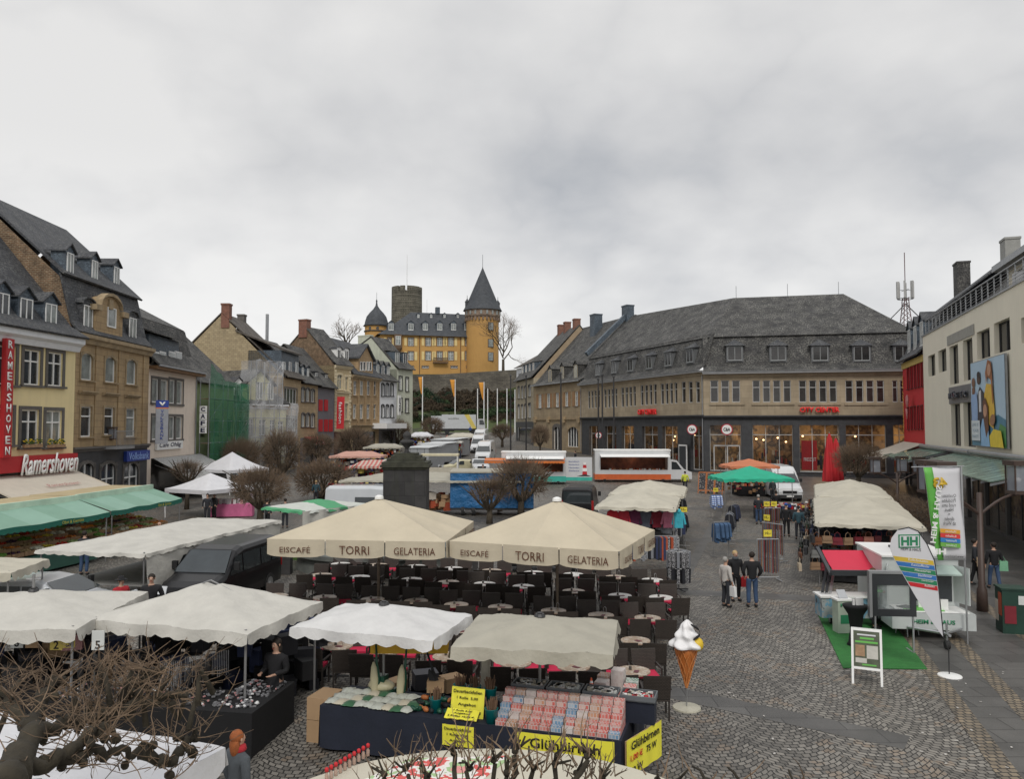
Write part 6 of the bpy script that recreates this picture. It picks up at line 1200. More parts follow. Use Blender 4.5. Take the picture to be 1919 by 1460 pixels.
for m_ in BAGC:
 mb = MB(); mb.prism([(-.19, -.05, 0), (.19, -.05, 0), (.16, -.05, .27), (-.16, -.05, .27)], (0, .1, 0)); h_ = MB().tube([(-.1, 0, .27), (-.09, 0, .4), (0, 0, .47), (.09, 0, .4), (.1, 0, .27)], .01, 5)
 fl = MB().prism([(-.17, -.055, .12), (.17, -.055, .12), (.165, -.055, .275), (-.165, -.055, .275)], (0, -.012, 0)).box(-.02, .02, -.075, -.067, .12, .16); bagm.append((mb.mesh('handbag', m_), h_.mesh('handle', m_, uv=False), fl.mesh('flap', m_)))
cnt = 0
def bag(P, rz, ci, lab):
 o = E('handbag', P, rz, lab, 'handbag', 'handbags on the bag stall')
 for me, n_ in zip(bagm[ci], ('body', 'handle', 'flap')): q = bpy.data.objects.new(n_, me); COL.objects.link(q); q.parent = o
for r_, z in enumerate((1.55, 1.05, .55)):
 for k in range(10): ci = (k * 4 + r_ * 2 + k // 3) % 9; P = A_ + (B_ - A_) * ((k + .5) / 10); bag((P.x, P.y + .5 + .1 * r_, z + rnd.uniform(-.04, .04)), rnd.uniform(-.3, .3), ci, '%s handbag, %s from the left in the %s row facing the camera' % (BN[ci], ('first', 'second', 'third', 'fourth', 'fifth', 'sixth', 'seventh', 'eighth', 'ninth', 'tenth')[k], ('top', 'middle', 'bottom')[r_]))
for r_, z in enumerate((1.6, 1.1, .6)):
 for k in range(14): ci = (1, 1, 5, 1, 2, 1, 7, 1, 0, 1, 6, 1, 2, 1)[(k + r_ * 3) % 14]; P = A_ + dd * (.6 + k * 1.05) + Vector((-.15 - (2 - r_) * .0 - .25 * r_, 0, 0)); bag((P.x, P.y, z + rnd.uniform(-.08, .08)), R(-110) + rnd.uniform(-.4, .4), ci, '%s handbag, %s from the corner, %s row on the aisle side' % (BN[ci], ORD[k], ('top', 'middle', 'bottom')[r_]))
cloth_table('long black clothed table added to darken the inside of the handbag stall', (c1.x, c1.y), R(-21), Wd * .8, 10, .8, BLK); cloth_table('black clothed table added to darken the space under the farther handbag canopy', (c2.x, c2.y), R(-21), Wd * .8, 8, .8, BLK, .1)  # black tables added to deepen the shade under both handbag canopies
goods('dark_bag_fill', 'dark bags and belts added as filler to darken the inside of the handbag stall', (-Wd * .48, Wd * .42, -5.2, 13, .3, 1.75), 420, R(-21), 'bags', (.15, .42), BLKG + [BAGC[0], BAGC[2]], (c1.x, c1.y, 0))  # dark filler heap added so the stall interior reads as shaded
q_ = (P0 + P1) / 2 + dv * 5; goods('dark_clothes_fill', 'dark clothes heap added to darken the space under the cream clothes canopies', (-1.5, 1.5, -4, 6.5, .1, 1.5), 300, R(-14), 'clothes', (.2, .5), BLKG + [DKG[3], DKG[1]], (q_.x, q_.y, 0))  # dark heap added to stand in for shade below the clothes canopies
pa = gnd(612, 1330, .85); pb = gnd(1225, 1350, .85); pf0, pf1 = gnd(600, 1322, .82), gnd(1165, 1390, .82)
d = pf1 - pf0; rzT = math.atan2(d.y, d.x); LT = d.length; n_ = Vector((-d.y, d.x, 0)).normalized(); TD = 1.15; cT = (pf0 + pf1) / 2 + n_ * TD / 2
tb = cloth_table('long navy clothed sales table with household goods and light bulbs', (cT.x, cT.y), rzT, LT, TD, .82, NAVY)
def TP(u, v, z=.82): P = pf0 + d.normalized() * u + n_ * v; return Vector((P.x, P.y, z))
YS = mat('sign_bright_yellow', (.82, .76, .06), .6, var=.04); INK = mat('black_ink', (.01, .01, .01), .7); REDI = mat('red_ink', (.6, .03, .02), .7)
def banner(label, P, rz, w, h_, lines, tilt=0):
 o = E('banner', P, rz, label, 'sign'); o.rotation_euler = (R(-tilt), 0, rz); MB().grid(lambda i, j: (-w / 2 + w * i, .008 * math.sin(i * 20), h_ * j), 30, 2).out('sheet', YS, o, smooth=True); MB().box(-w / 2, w / 2, .012, .03, .01, h_ - .01).out('backing', MT['cardboard'], o)
 for t_, ww, hh_, x, z, m_, sh in lines: text(t_, ww, hh_, m_, o, (x, -.018, z), bold=.015, shear=sh, ext=.003)
 return o
b0 = gnd(1082, 1386, .8); u0 = (b0 - pf0).dot(d.normalized()); zb_ = TP(u0 - .55, -.07, .12)
q0 = gnd(970, 1372, .78); q1 = gnd(1152, 1392, .78); bw_ = (q1 - q0).length; m0 = (q0 + q1) / 2 - n_ * .05
banner('yellow Glühbirnen banner hanging on the front of the light bulb table', (m0.x, m0.y, .2), math.atan2(q1.y - q0.y, q1.x - q0.x), bw_, .6, [('Glühbirnen', bw_ * .72, .17, 0, .45, INK, 0), ('75 W', bw_ * .28, .15, bw_ * .12, .14, INK, 0), ('100', bw_ * .16, .12, -bw_ * .25, .16, REDI, 0)])
rz2 = rzT + R(68); s0 = TP(LT + .07, .0, .2); banner('yellow banner on the right end of the light bulb table', s0 + Vector((math.cos(rz2) * .62, math.sin(rz2) * .62, 0)), rz2, 1.2, .62, [('Glühbirnen', .95, .14, 0, .5, INK, 0), ('75 W', .35, .11, .2, .3, INK, 0), ('1,00 €', .4, .12, -.3, .3, REDI, 0), ('60 W', .4, .12, -.3, .1, INK, 0)])
TRD = 1.25
cloth_table('navy clothed end of the sales table turning back on the right', tuple(TP(LT - .35, 1.7)[:2]), rzT - R(0), .8, 1.3, .82, NAVY)
v0 = gnd(858, 1362, .82); u_ = (v0 - pf0).dot(d.normalized()); P = TP(u_, .22)
banner('large yellow price sign Dauerbackfolien standing on the navy table', P, rzT, .62, .5, [('Dauerbackfolien', .54, .055, 0, .43, INK, 0), ('1 Rolle  5,00', .4, .05, 0, .32, INK, 0), ('Angebot', .34, .06, 0, .21, INK, 0), ('3 Rollen 10,00', .54, .06, 0, .09, INK, 0)], 12)
banner('yellow price sign leaning flat below the large one', TP(u_ - .04, -.0, .86), rzT, .6, .22, [('1 Rolle 5,00', .35, .035, 0, .17, INK, .2), ('Angebot', .3, .04, 0, .11, INK, .2), ('3 Rollen 10,00 €', .5, .04, 0, .05, INK, .2)], 60)
banner('lowest yellow price sign hanging on the front of the navy table', TP(u_ - .05, -.07, .42), rzT, .58, .36, [('Dauerbackfolien', .5, .05, 0, .3, INK, 0), ('1 Rolle 5,00', .4, .045, 0, .2, INK, 0), ('Angebot', .3, .05, 0, .1, INK, 0)])
BX = [mat('carton_%s' % n__, c, .6, pat='brick', bw=.055, bh=.07, mo=.006, c2=c2, cm=(.55, .5, .48), var=.1) for n__, c, c2 in (('red', (.55, .1, .08), (.6, .45, .4)), ('blue', (.12, .25, .4), (.4, .48, .55)), ('orange', (.5, .25, .14), (.55, .42, .35)), ('green', (.08, .2, .14), (.45, .5, .46)), ('white', (.6, .55, .52), (.5, .42, .4)))]
BXN = ['red', 'blue', 'orange', 'green', 'white']; uB = (gnd(918, 1360, .82) - pf0).dot(d.normalized()); step = (LT - uB - .12) / 11
ords = ['first', 'second', 'third', 'fourth', 'fifth', 'sixth', 'seventh', 'eighth', 'ninth', 'tenth', 'eleventh', 'twelfth']
for r_ in range(5):
 for k in range(11):
  ci = [0, 0, 0, 2, 1, 0, 0, 4, 1, 0, 2][(k * 3 + r_ * 4) % 11] if r_ < 4 else (0, 2, 4, 0, 0)[k % 5]; P = TP(uB + .08 + step * (k + .5), .1 + r_ * .14, .82); hh_ = .09 * (r_ + 1)
  tag(MB().box(-step * .46, step * .46, -.06, .06, 0, hh_).out('bulb_box_stack', BX[ci], loc=P, rz=rzT + rnd.uniform(-.03, .03)), 'stack of %s light bulb cartons, %s from the left in the %s row' % (BXN[ci], ords[k], ords[r_]), 'boxes', 'stacks of light bulb cartons')
for k in range(4):
 P = TP(uB + .45 + k * .66, .98, 1.2); o = E('tray', P, rzT, 'grey tray of bulbs and small packs, %s from the left on the light bulb table' % ords[k], 'tray', 'trays on the light bulb table'); MB().box(-.31, .31, -.2, .2, 0, .02).box(-.31, .31, -.2, -.18, 0, .1).box(-.31, .31, .18, .2, 0, .1).box(-.31, -.29, -.18, .18, 0, .1).box(.29, .31, -.18, .18, 0, .1).out('tray_body', mat('tray_grey', (.12, .13, .14), .5), o)
 MB().box(-.29, .29, -.16, .16, -.38, -.01).out('tray_stand', NAVY, o)
 mb = MB()
 for q in range(26): mb.mi = rnd.randrange(4); mb.cb((rnd.uniform(-.24, .24), rnd.uniform(-.13, .13), .06), (.09, .06, .07), rnd.random() * 3)
 mb.out('small_packs', [WHITE, BX[3], CANV2, REDW if k == 3 else TAGW], o, uv=False, kind='stuff')
for k in range(12):
 P = TP(LT - .62 + (k % 3) * .26, 1.0 + (k // 3) * .3, .82); hh_ = (.38, .3, .42, .24)[k % 4] + (.15 if k // 3 == 3 else 0); tag(MB().box(-.115, .115, -.13, .13, 0, hh_).out('carton_pile', BX[(4, 4, 0, 2, 4, 3)[k % 6]], loc=P, rz=rzT + rnd.uniform(-.1, .1)), 'pile of small %s cartons, %s column of row %s on the right table end' % (BXN[(4, 4, 0, 2, 4, 3)[k % 6]], ('left', 'middle', 'right')[k % 3], ords[k // 3]), 'boxes', 'carton piles on the table end')
P = TP(LT - .75, 1.25, 1.1); o = E('traffic_cone', P, 0, 'small orange and white traffic cone standing on a box of the light bulb table', 'traffic cone'); CO = mat('cone_orange', (.8, .12, .03), .5)
MB().box(-.09, .09, -.09, .09, 0, .02).out('base', CO, o); MB().lathe([(.07, .02), (.055, .09)], 14).lathe([(.042, .15), (.03, .2)], 14).lathe([(.022, .245), (.012, .29)], 14).out('orange_part', CO, o, kind='stuff') if 0 else MB().lathe([(.07, .02), (.012, .29)], 14).out('cone', CO, o); MB().lathe([(.0565, .09), (.0432, .145)], 14).out('white_band', WHITE, o); MB().lathe([(.0325, .2), (.023, .24)], 14).out('white_band', WHITE, o)
tag(MB().box(-.17, .17, -.13, .13, 0, .28).out('carton', WHITE, loc=P - Vector((0, 0, .28)), rz=rzT), 'white box carrying the traffic cone', 'box')
TEAL = mat('teal_plastic', (.0, .16, .17), .4); BAM = mat('broom_stick', (.17, .1, .06), .8, var=.3)
for i, (u, v, zz) in enumerate(((u_ - .28, .62, 1.0), (u_ + .02, .62, 1.0), (u_ + .32, .6, 1.0), (u_ + .5, .12, .82), (u_ - .62, .3, .82))):
 P = TP(u, v, zz); o = E('bucket', P, rnd.random(), 'teal bucket of brown sticks, ' + ('left one behind the yellow sign', 'middle one behind the yellow sign', 'right one behind the yellow sign', 'right of the yellow sign', 'left of the yellow sign')[i], 'bucket', 'teal buckets of sticks')
 MB().lathe([(.085, 0), (.115, .24), (.125, .25), (.11, .25), (.1, .2)], 18).out('pail', TEAL, o, smooth=True); sb = MB()
 for k in range(26): a = rnd.random() * 6.3; r_ = rnd.uniform(0, .07); sb.cyl((r_ * math.cos(a), r_ * math.sin(a), .12), (r_ * 1.8 * math.cos(a), r_ * 1.8 * math.sin(a), .4 + rnd.uniform(-.04, .05)), .009, n=5)
 sb.out('sticks', BAM, o, uv=False, kind='stuff')
 if zz > .9: tag(MB().box(-.13, .13, -.13, .13, 0, .18).out('riser_box', NAVY, loc=P - Vector((0, 0, .18)), rz=rzT), 'small dark riser under teal bucket %s' % ('left', 'middle', 'right')[i], 'box')
PKG = [mat('plastic_pack', (.45, .47, .42), .25, var=.2, vs=6), mat('pack_green', (.05, .13, .07), .4), mat('pack_cream', (.5, .46, .36), .3)]
for k in range(26):
 P = TP(.15 + rnd.random() * .0 + (k % 9) * .19, .2 + (k // 9) * .3 + rnd.uniform(-.04, .04), .82); mb = MB(); mb.mi = 0; mb.grid(lambda i, j: ((i - .5) * .26, (j - .5) * .3, .03 + .05 * math.sin(PI * i) * math.sin(PI * j) + .012 * mn.noise(Vector((i * 7, j * 7, k)))), 8, 8)
 tag(mb.out('bag_pack', PKG[(0, 0, 2, 0, 1)[(k * 2) % 5]], loc=P, rz=rzT + rnd.uniform(-.5, .5), smooth=True), 'flat plastic pack of household goods lying on the left part of the navy table', 'pack', 'plastic packs on the navy table')
DG = mat('vacuum_green', (.01, .07, .04), .4); CRM = mat('vacuum_cream', (.5, .46, .3), .4)
for k in range(22): P = TP(1.75 + (k % 7) * .13, .25 + (k // 7) * .28, .82); mb = MB(); mb.ell((0, 0, .05), (.09, .05, .05), 8, 5); mb.cyl((0, 0, .05), (.14, .05, .08), .025, n=7); tag(mb.out('brush_head', (DG, DG, OR, BLACK)[k % 4], loc=P, rz=rnd.random() * 6, smooth=True, uv=False), 'small %s vacuum brush head lying beside the plastic packs' % ('green', 'green', 'orange brown', 'black')[k % 4], 'brush head', 'brush heads on the navy table')
for px, py, tl in ((692, 1300, -.05), (733, 1310, .08), (830, 1300, -.35)):
 P = TP((gnd(px, py, .9) - pf0).dot(d.normalized()), .85, .82); o = E('vacuum_cleaner', P, rzT, 'upright %s vacuum cleaner on the navy table' % ('green and cream' if px == 692 else 'tall green and cream, right of the other' if px == 733 else 'dark leaning'), 'vacuum cleaner'); o.rotation_euler = (0, tl, rzT)
 MB().lathe([(.05, 0), (.07, .05), (.085, .3), (.06, .5), (.02, .6)], 12, (0, 0, 0), 1, .6).out('body', CRM if px != 830 else BLACK, o, smooth=True); MB().lathe([(.03, 0), (.05, .1), (.06, .3), (.03, .52), (.018, .95)], 10, (.05, .03, .02), 1, .7).out('handle', DG if px != 830 else BLACK, o, smooth=True)
P = TP(.75, 1.0, .82); o = E('robot_vacuum', P, rzT, 'cream and green canister vacuum at the back of the navy table', 'vacuum cleaner'); MB().ell((0, 0, .12), (.28, .17, .12), 14, 8).out('body', CRM, o, smooth=True); MB().box(-.12, .1, -.1, .1, .2, .32).out('lid', DG, o); MB().box(-.27, .27, -.16, .16, 0, .06).out('base', DG, o)
for k, (px, py, s_) in enumerate(((603, 1340, .42), (603, 1385, .42))):
 P = gnd(603, 1392, 0); tag(MB().box(-.22, .22, -.3, .3, 0, .41).out('carton', CARD, loc=(P.x, P.y + .25, .42 * (1 - k)), rz=rzT), ('upper' if k == 0 else 'lower') + ' brown carton stacked at the left end of the navy table', 'carton')
for k, (px, py, z_, s_) in enumerate(((815, 1300, 1.0, .16), (795, 1285, .6, .25), (845, 1290, .55, .22), (738, 1295, .5, .2))): P = gnd(px, py, z_); tag(MB().box(-s_, s_, -s_ * .8, s_ * .8, 0, s_ * 1.3).out('carton', CARD if k != 1 else mat('dark_box', (.05, .05, .06), .6), loc=(P.x, P.y + .2, z_ - .1 if k else .98), rz=.3 * k), ('small cardboard box on the dark box', 'dark box behind the navy table', 'cardboard box beside the dark box', 'low cardboard box between the vacuums')[k], 'carton')
for k, (px, py) in enumerate(((795, 1285), (845, 1290), (738, 1295))): P = gnd(px, py, .5); tag(MB().box(-.28, .28, -.25, .25, 0, (.5, .45, .4)[k]).out('trestle_box', NAVY, loc=(P.x, P.y + .2, 0)), 'dark covered crate behind the navy table, %s' % ('left middle', 'right', 'left')[k], 'crate')
P = at(767, 1212, 15.3); tag(MB().prism([(-.75, 0, -.12), (.75, 0, -.16), (.78, 0, .1), (-.75, 0, .16)], (0, .02, 0)).out('yellow_panel', mat('deep_yellow', (.65, .38, .02), .5), loc=P, rz=R(6)), 'deep yellow panel hanging under the white umbrella', 'panel')
ja, jb = gnd(330, 1330, .8), gnd(472, 1338, .8); jc = gnd(552, 1278, .8); d2 = (jb - ja).normalized(); c_ = jb - d2 * 2.0 + Vector((.1, 1.0, 0))
jt = E('jewellery_table', (jb.x, jb.y, 0), math.atan2((jc - jb).y, (jc - jb).x), 'black clothed jewellery table covered in silver trinkets', 'table'); Lj = (jc - jb).length
mb = MB(); mb.box(0, Lj, 0, 1.0, .0, .8).box(-.0, 1.1, 1.0, 4.6, 0, .8); mb.out('black_cloth', BLK, jt);
SILV = mat('silver', (.5, .5, .52), .3, .8); mb = MB()
for k in range(430):
 if rnd.random() < .45: x, y = rnd.uniform(.1, Lj - .1), rnd.uniform(.1, .9)
 else: x, y = rnd.uniform(.1, 1.0), rnd.uniform(1, 4.4)
 mb.mi = 0 if rnd.random() < .8 else rnd.choice((1, 2)); mb.cb((x, y, .81 + rnd.uniform(0, .04)), (rnd.uniform(.02, .07), rnd.uniform(.02, .06), .02), rnd.random() * 3)
mb.out('trinkets', [SILV, MT['pink_card'], WHITE], jt, uv=False, kind='stuff')
for k in range(16):
 x, y = (.25 + (k % 4) * .22, 1.4 + (k // 4) * .75); mb = MB().lathe([(.09, 0), (.09, .02), (.015, .03), (.015, .35), (.06, .42), (.05, .6), (.02, .68)], 10); P = jt.matrix_basis @ Vector((x, y, .8)); tag(mb.out('necklace_bust', BLACK, loc=P, smooth=True, uv=False), 'black necklace bust standing on the jewellery table', 'display bust', 'necklace busts on the jewellery table')
goods('black_backdrop_fill', 'black cases and bags added as a dark backdrop behind the jewellery table', (-3.6, .6, -.3, 1.2, .1, 1.35), 90, R(8), 'cases', (.2, .5), BLKG, (jb.x - .2, jb.y + 3.6, 0)); goods('dark_goods_fill', 'dark goods under the big white umbrella at the left edge', (-1.6, 1.4, -.5, 1.2, .1, 1.5), 60, 0, 'goods', (.2, .5), BLKG + [CARD, MT['pink_card']], (-10, 16, 0))  # black and dark heaps added to deepen the shade under these two stalls
for k in range(3):
 P = jt.matrix_basis @ Vector((.45 + k * .42, 1.9 - k * .25, .8)); o = E('necklace_stand', P, .3, 'necklace stand with hanging silver chains, %s of three' % ('left', 'middle', 'right')[k], 'display stand', 'necklace stands'); MB().cyl((-.2, 0, 0), (-.2, 0, .7), .01, n=5).cyl((.2, 0, 0), (.2, 0, .7), .01, n=5).cyl((-.2, 0, .7), (.2, 0, .7), .01, n=5).out('frame', BLACK, o, uv=False)
 cb = MB()
 for q in range(12): x = -.18 + q * .033; cb.cyl((x, 0, .69), (x, -.01, .2 + rnd.uniform(-.05, .1)), .006, n=4)
 cb.out('chains', SILV, o, uv=False, kind='stuff')
# ---------------------------------------------------------------- cafe umbrellas and seating
BRN = mat('brown_lettering', (.1, .035, .015), .7)
def torri(lab, cpx, l, r, far, ez):
 c, Wd, D, rz = rect(l, r, far, ez); o = E('cafe_umbrella', (c.x, c.y, 0), rz, lab, 'umbrella'); w, d = Wd / 2, D / 2; hub = gnd(*cpx, 0); a, b = ray(*cpx); hz_ = CAMZ + b * c.y
 V = [(-w, -d, ez), (w, -d, ez), (w, d, ez), (-w, d, ez)]; mb = MB()
 for k in range(4):
  A, B = Vector(V[k]), Vector(V[(k + 1) % 4]); C = Vector((0, 0, hz_))
  for q in range(2):
   P, Q = (A, (A + B) / 2) if q == 0 else ((A + B) / 2, B)
   n = 8; vs = []; idx = {}
   for i in range(n + 1):
    for j in range(i + 1):
     t = i / n; s_ = j / i if i else 0; X = C.lerp(P.lerp(Q, s_), t) - Vector((0, 0, .10 * math.sin(PI * s_) * math.sin(PI * t * .8))) ; idx[i, j] = len(vs); vs.append(X)
   mb.add(vs, [(idx[i, j], idx[i + 1, j], idx[i + 1, j + 1]) for i in range(n) for j in range(i + 1)] + [(idx[i, j], idx[i + 1, j + 1], idx[i, j + 1]) for i in range(n) for j in range(i)])
 mb.out('canvas', TORRI, o, smooth=False)
 for k in range(4):
  A, B = Vector(V[k]), Vector(V[(k + 1) % 4]); u = (B - A) / 3; nn_ = Vector((u.y, -u.x, 0)).normalized()
  for q in range(3):
   P = A + u * (q + .01); vb = MB(); vb.grid(lambda i, j: P + u * .98 * i + nn_ * (.01 + .05 * math.sin(PI * i) * j + .02 * math.sin(i * 17) * j) + Vector((0, 0, -(.50 - .07 * abs(2 * i - 1) ** 4) * j)), 16, 4)
   v_ = vb.out('valance', TORRI, o, smooth=True); word = ('EISCAFÉ', 'TORRI', 'GELATERIA')[q]; M = P + u * .49 + nn_ * .075 - Vector((0, 0, .27)); ln = u.length
   text(word, ln * (.52, .5, .68)[q], (.2, .24, .2)[q], BRN, o, M, (90, 0, math.degrees(math.atan2(u.y, u.x))), ext=.003)
 MB().cyl((0, 0, 0), (0, 0, hz_ - .1), .045, n=10).out('pole', mat('umbrella_pole', (.2, .16, .12), .5), o, smooth=True, uv=False); MB().lathe([(.14, -.02), (.13, .06), (.05, .1)], 16, (0, 0, hz_)).out('cap', FRAMEW, o, uv=False); MB().box(-.45, .45, -.45, .45, .0, .1).out('base', GSTONE, o)
 rb = MB()
 for v in V + [tuple((Vector(V[k]) + Vector(V[(k + 1) % 4])) / 2) for k in range(4)]: rb.cyl((0, 0, hz_ - .15), (v[0] * .98, v[1] * .98, v[2] - .06), .015, n=4); rb.cyl((0, 0, hz_ - 1.1), (v[0] * .5, v[1] * .5, (hz_ + v[2]) / 2 - .12), .012, n=4)
 rb.out('ribs', WOOD, o, uv=False)
torri('large beige square cafe umbrella on the left with brown lettering', (718, 934), (500, 1010), (835, 1016), (895, 977), 2.75); torri('large beige square cafe umbrella on the right with brown lettering', (1040, 938), (842, 1014), (1160, 1034), (1240, 994), 2.75)
WK = mat('wicker', (.075, .06, .048), .7, pat='brick', bw=.03, bh=.03, mo=.006, c2=(.055, .043, .034), cm=(.014, .01, .008), var=.2); WKF = mat('chair_frame', (.03, .024, .02), .6); CUS = mat('red_cushion', (.5, .015, .06), .85, var=.1); TT = mat('marble_top', (.3, .23, .17), .35, pat='patch', ps=9, pd=4, ip='LINEAR', cols=[(.2, .13, .08), (.45, .38, .3), (.3, .2, .13), (.5, .45, .38)]); TT2 = mat('pale_top', (.62, .6, .57), .3, var=.06, vs=6)
def mk(n, m_, mb, sm=False): return (n, mb.mesh(n, m_, sm))
seat = MB().box(-.27, .27, -.25, .25, .38, .43); back = MB().prism([(-.27, .23, .43), (.27, .23, .43), (.28, .32, .92), (-.28, .32, .92)], (0, .035, .004)); arm = lambda x: MB().box(x - .02, x + .02, -.24, .27, .62, .65).box(x - .018, x + .018, -.24, -.2, .43, .62)
CH = [mk('seat', WK, seat), mk('backrest', WK, back), mk('cushion', CUS, MB().prism([(-.23, -.22, .432), (.23, -.22, .432), (.23, .21, .432), (-.23, .21, .432)], (0, 0, .05)))] + [mk('armrest', WKF, arm(x)) for x in (-.28, .28)] + [mk('leg', WKF, MB().box(x - .018, x + .018, y - .018, y + .018, 0, .38)) for x in (-.25, .25) for y in (-.22, .22)]
def inst(parts, o, skip=()):
 for n, me in parts:
  if n in skip: continue
  q = bpy.data.objects.new(n, me); COL.objects.link(q); q.parent = o
TB = {k: [mk('tabletop', m_, MB().cyl((0, 0, .705), (0, 0, .73), .36, n=28)), mk('pedestal', DARK, MB().cyl((0, 0, .03), (0, 0, .705), .03, n=8)), mk('foot', DARK, MB().box(-.28, .28, -.03, .03, 0, .035).box(-.03, .03, -.28, -.03, 0, .034).box(-.03, .03, .03, .28, 0, .034))] for k, m_ in ((0, TT), (1, TT2))}
menu = MB().box(-.08, .08, -.05, .05, 0, .012).mesh('menu', mat('menu_card', (.12, .03, .04), .5)); holder = MB().lathe([(.035, 0), (.03, .06), (.035, .07)], 10).mesh('ashtray', mat('ashtray', (.08, .07, .06), .3)); stand = MB().tube([(-.04, 0, 0), (-.04, 0, .16), (0, 0, .2), (.04, 0, .16), (.04, 0, 0)], .006, 5).mesh('card_holder', STEEL, uv=False)
Z5 = lambda x, y: (480 + x / 3.319, 1020 + y / 3.319); Z6 = lambda x, y: (840 + x / 3.319, 1020 + y / 3.319)
ROWS = [('back', [Z5(525, 122), Z5(757, 128), Z5(995, 137), Z6(30, 150), Z6(270, 163), Z6(530, 176), Z6(778, 187), Z6(1043, 203), Z6(1270, 222)]), ('second', [Z5(407, 190), Z5(643, 203), Z5(967, 218), Z5(1197, 235), Z6(227, 245), Z6(468, 262), Z6(780, 291), Z6(1068, 319), Z6(1323, 330)]),
  ('third', [Z5(125, 320), Z5(427, 330), Z5(725, 342), Z5(995, 352), Z6(50, 375), Z6(325, 390), Z6(655, 413), Z6(950, 440), Z6(1240, 458)]), ('fourth', [Z5(200, 600), Z5(1270, 540), Z6(1165, 598)]), ('front', [Z5(507, 632), Z5(812, 660), Z5(1195, 697), Z6(417, 737), Z6(780, 760), Z6(1152, 787)])]
for rn, ts in ROWS:
 for k, (px, py) in enumerate(ts):
  P = gnd(px, py, .73); P.z = 0; where = '%s from the left in the %s row of the cafe seating' % (ORD[k], rn); pale = rn in ('back', 'second') and (k * 5 + len(rn)) % 3 != 0
  o = E('cafe_table', P, 0, 'round %s cafe table, %s in the %s row' % ('pale' if pale else 'brown mottled', ORD[k] + ' from the left', rn), 'table', 'round cafe tables'); inst(TB[int(pale)], o)
  for me, nm, dx, dy in ((menu, 'menu', .05, -.08), (holder, 'ashtray', -.06, .06), (stand, 'card_holder', .12, .1)):
   if rnd.random() < (.9 if nm != 'card_holder' else .35): q = bpy.data.objects.new(nm, me); COL.objects.link(q); q.location = (P.x + dx, P.y + dy, .7305); q.rotation_euler = (0, 0, rnd.random() * 3); tag(q, '%s lying on the %s table of the %s cafe row' % ({'menu': 'dark menu card', 'ashtray': 'small ashtray', 'card_holder': 'wire card holder'}[nm], ORD[k], rn), nm.replace('_', ' '), 'things on the cafe tables')
  for (dx, dy, ry, wh) in ((-.36, -.62, 180, 'near left'), (.34, -.66, 180, 'near right'), (-.28, .66, 0, 'far left'), (.42, .6, 0, 'far right')):
   if rn == 'fourth' and dy > 0: continue
   q = E('cafe_chair', (P.x + dx + rnd.uniform(-.04, .04), P.y + dy + rnd.uniform(-.05, .05), 0), R(ry + rnd.uniform(-9, 9)), 'dark wicker chair at the %s of the %s table in the %s cafe row' % (wh, ORD[k], rn), 'chair', 'dark wicker cafe chairs'); inst(CH, q, () if rnd.random() < .72 else ('cushion',))
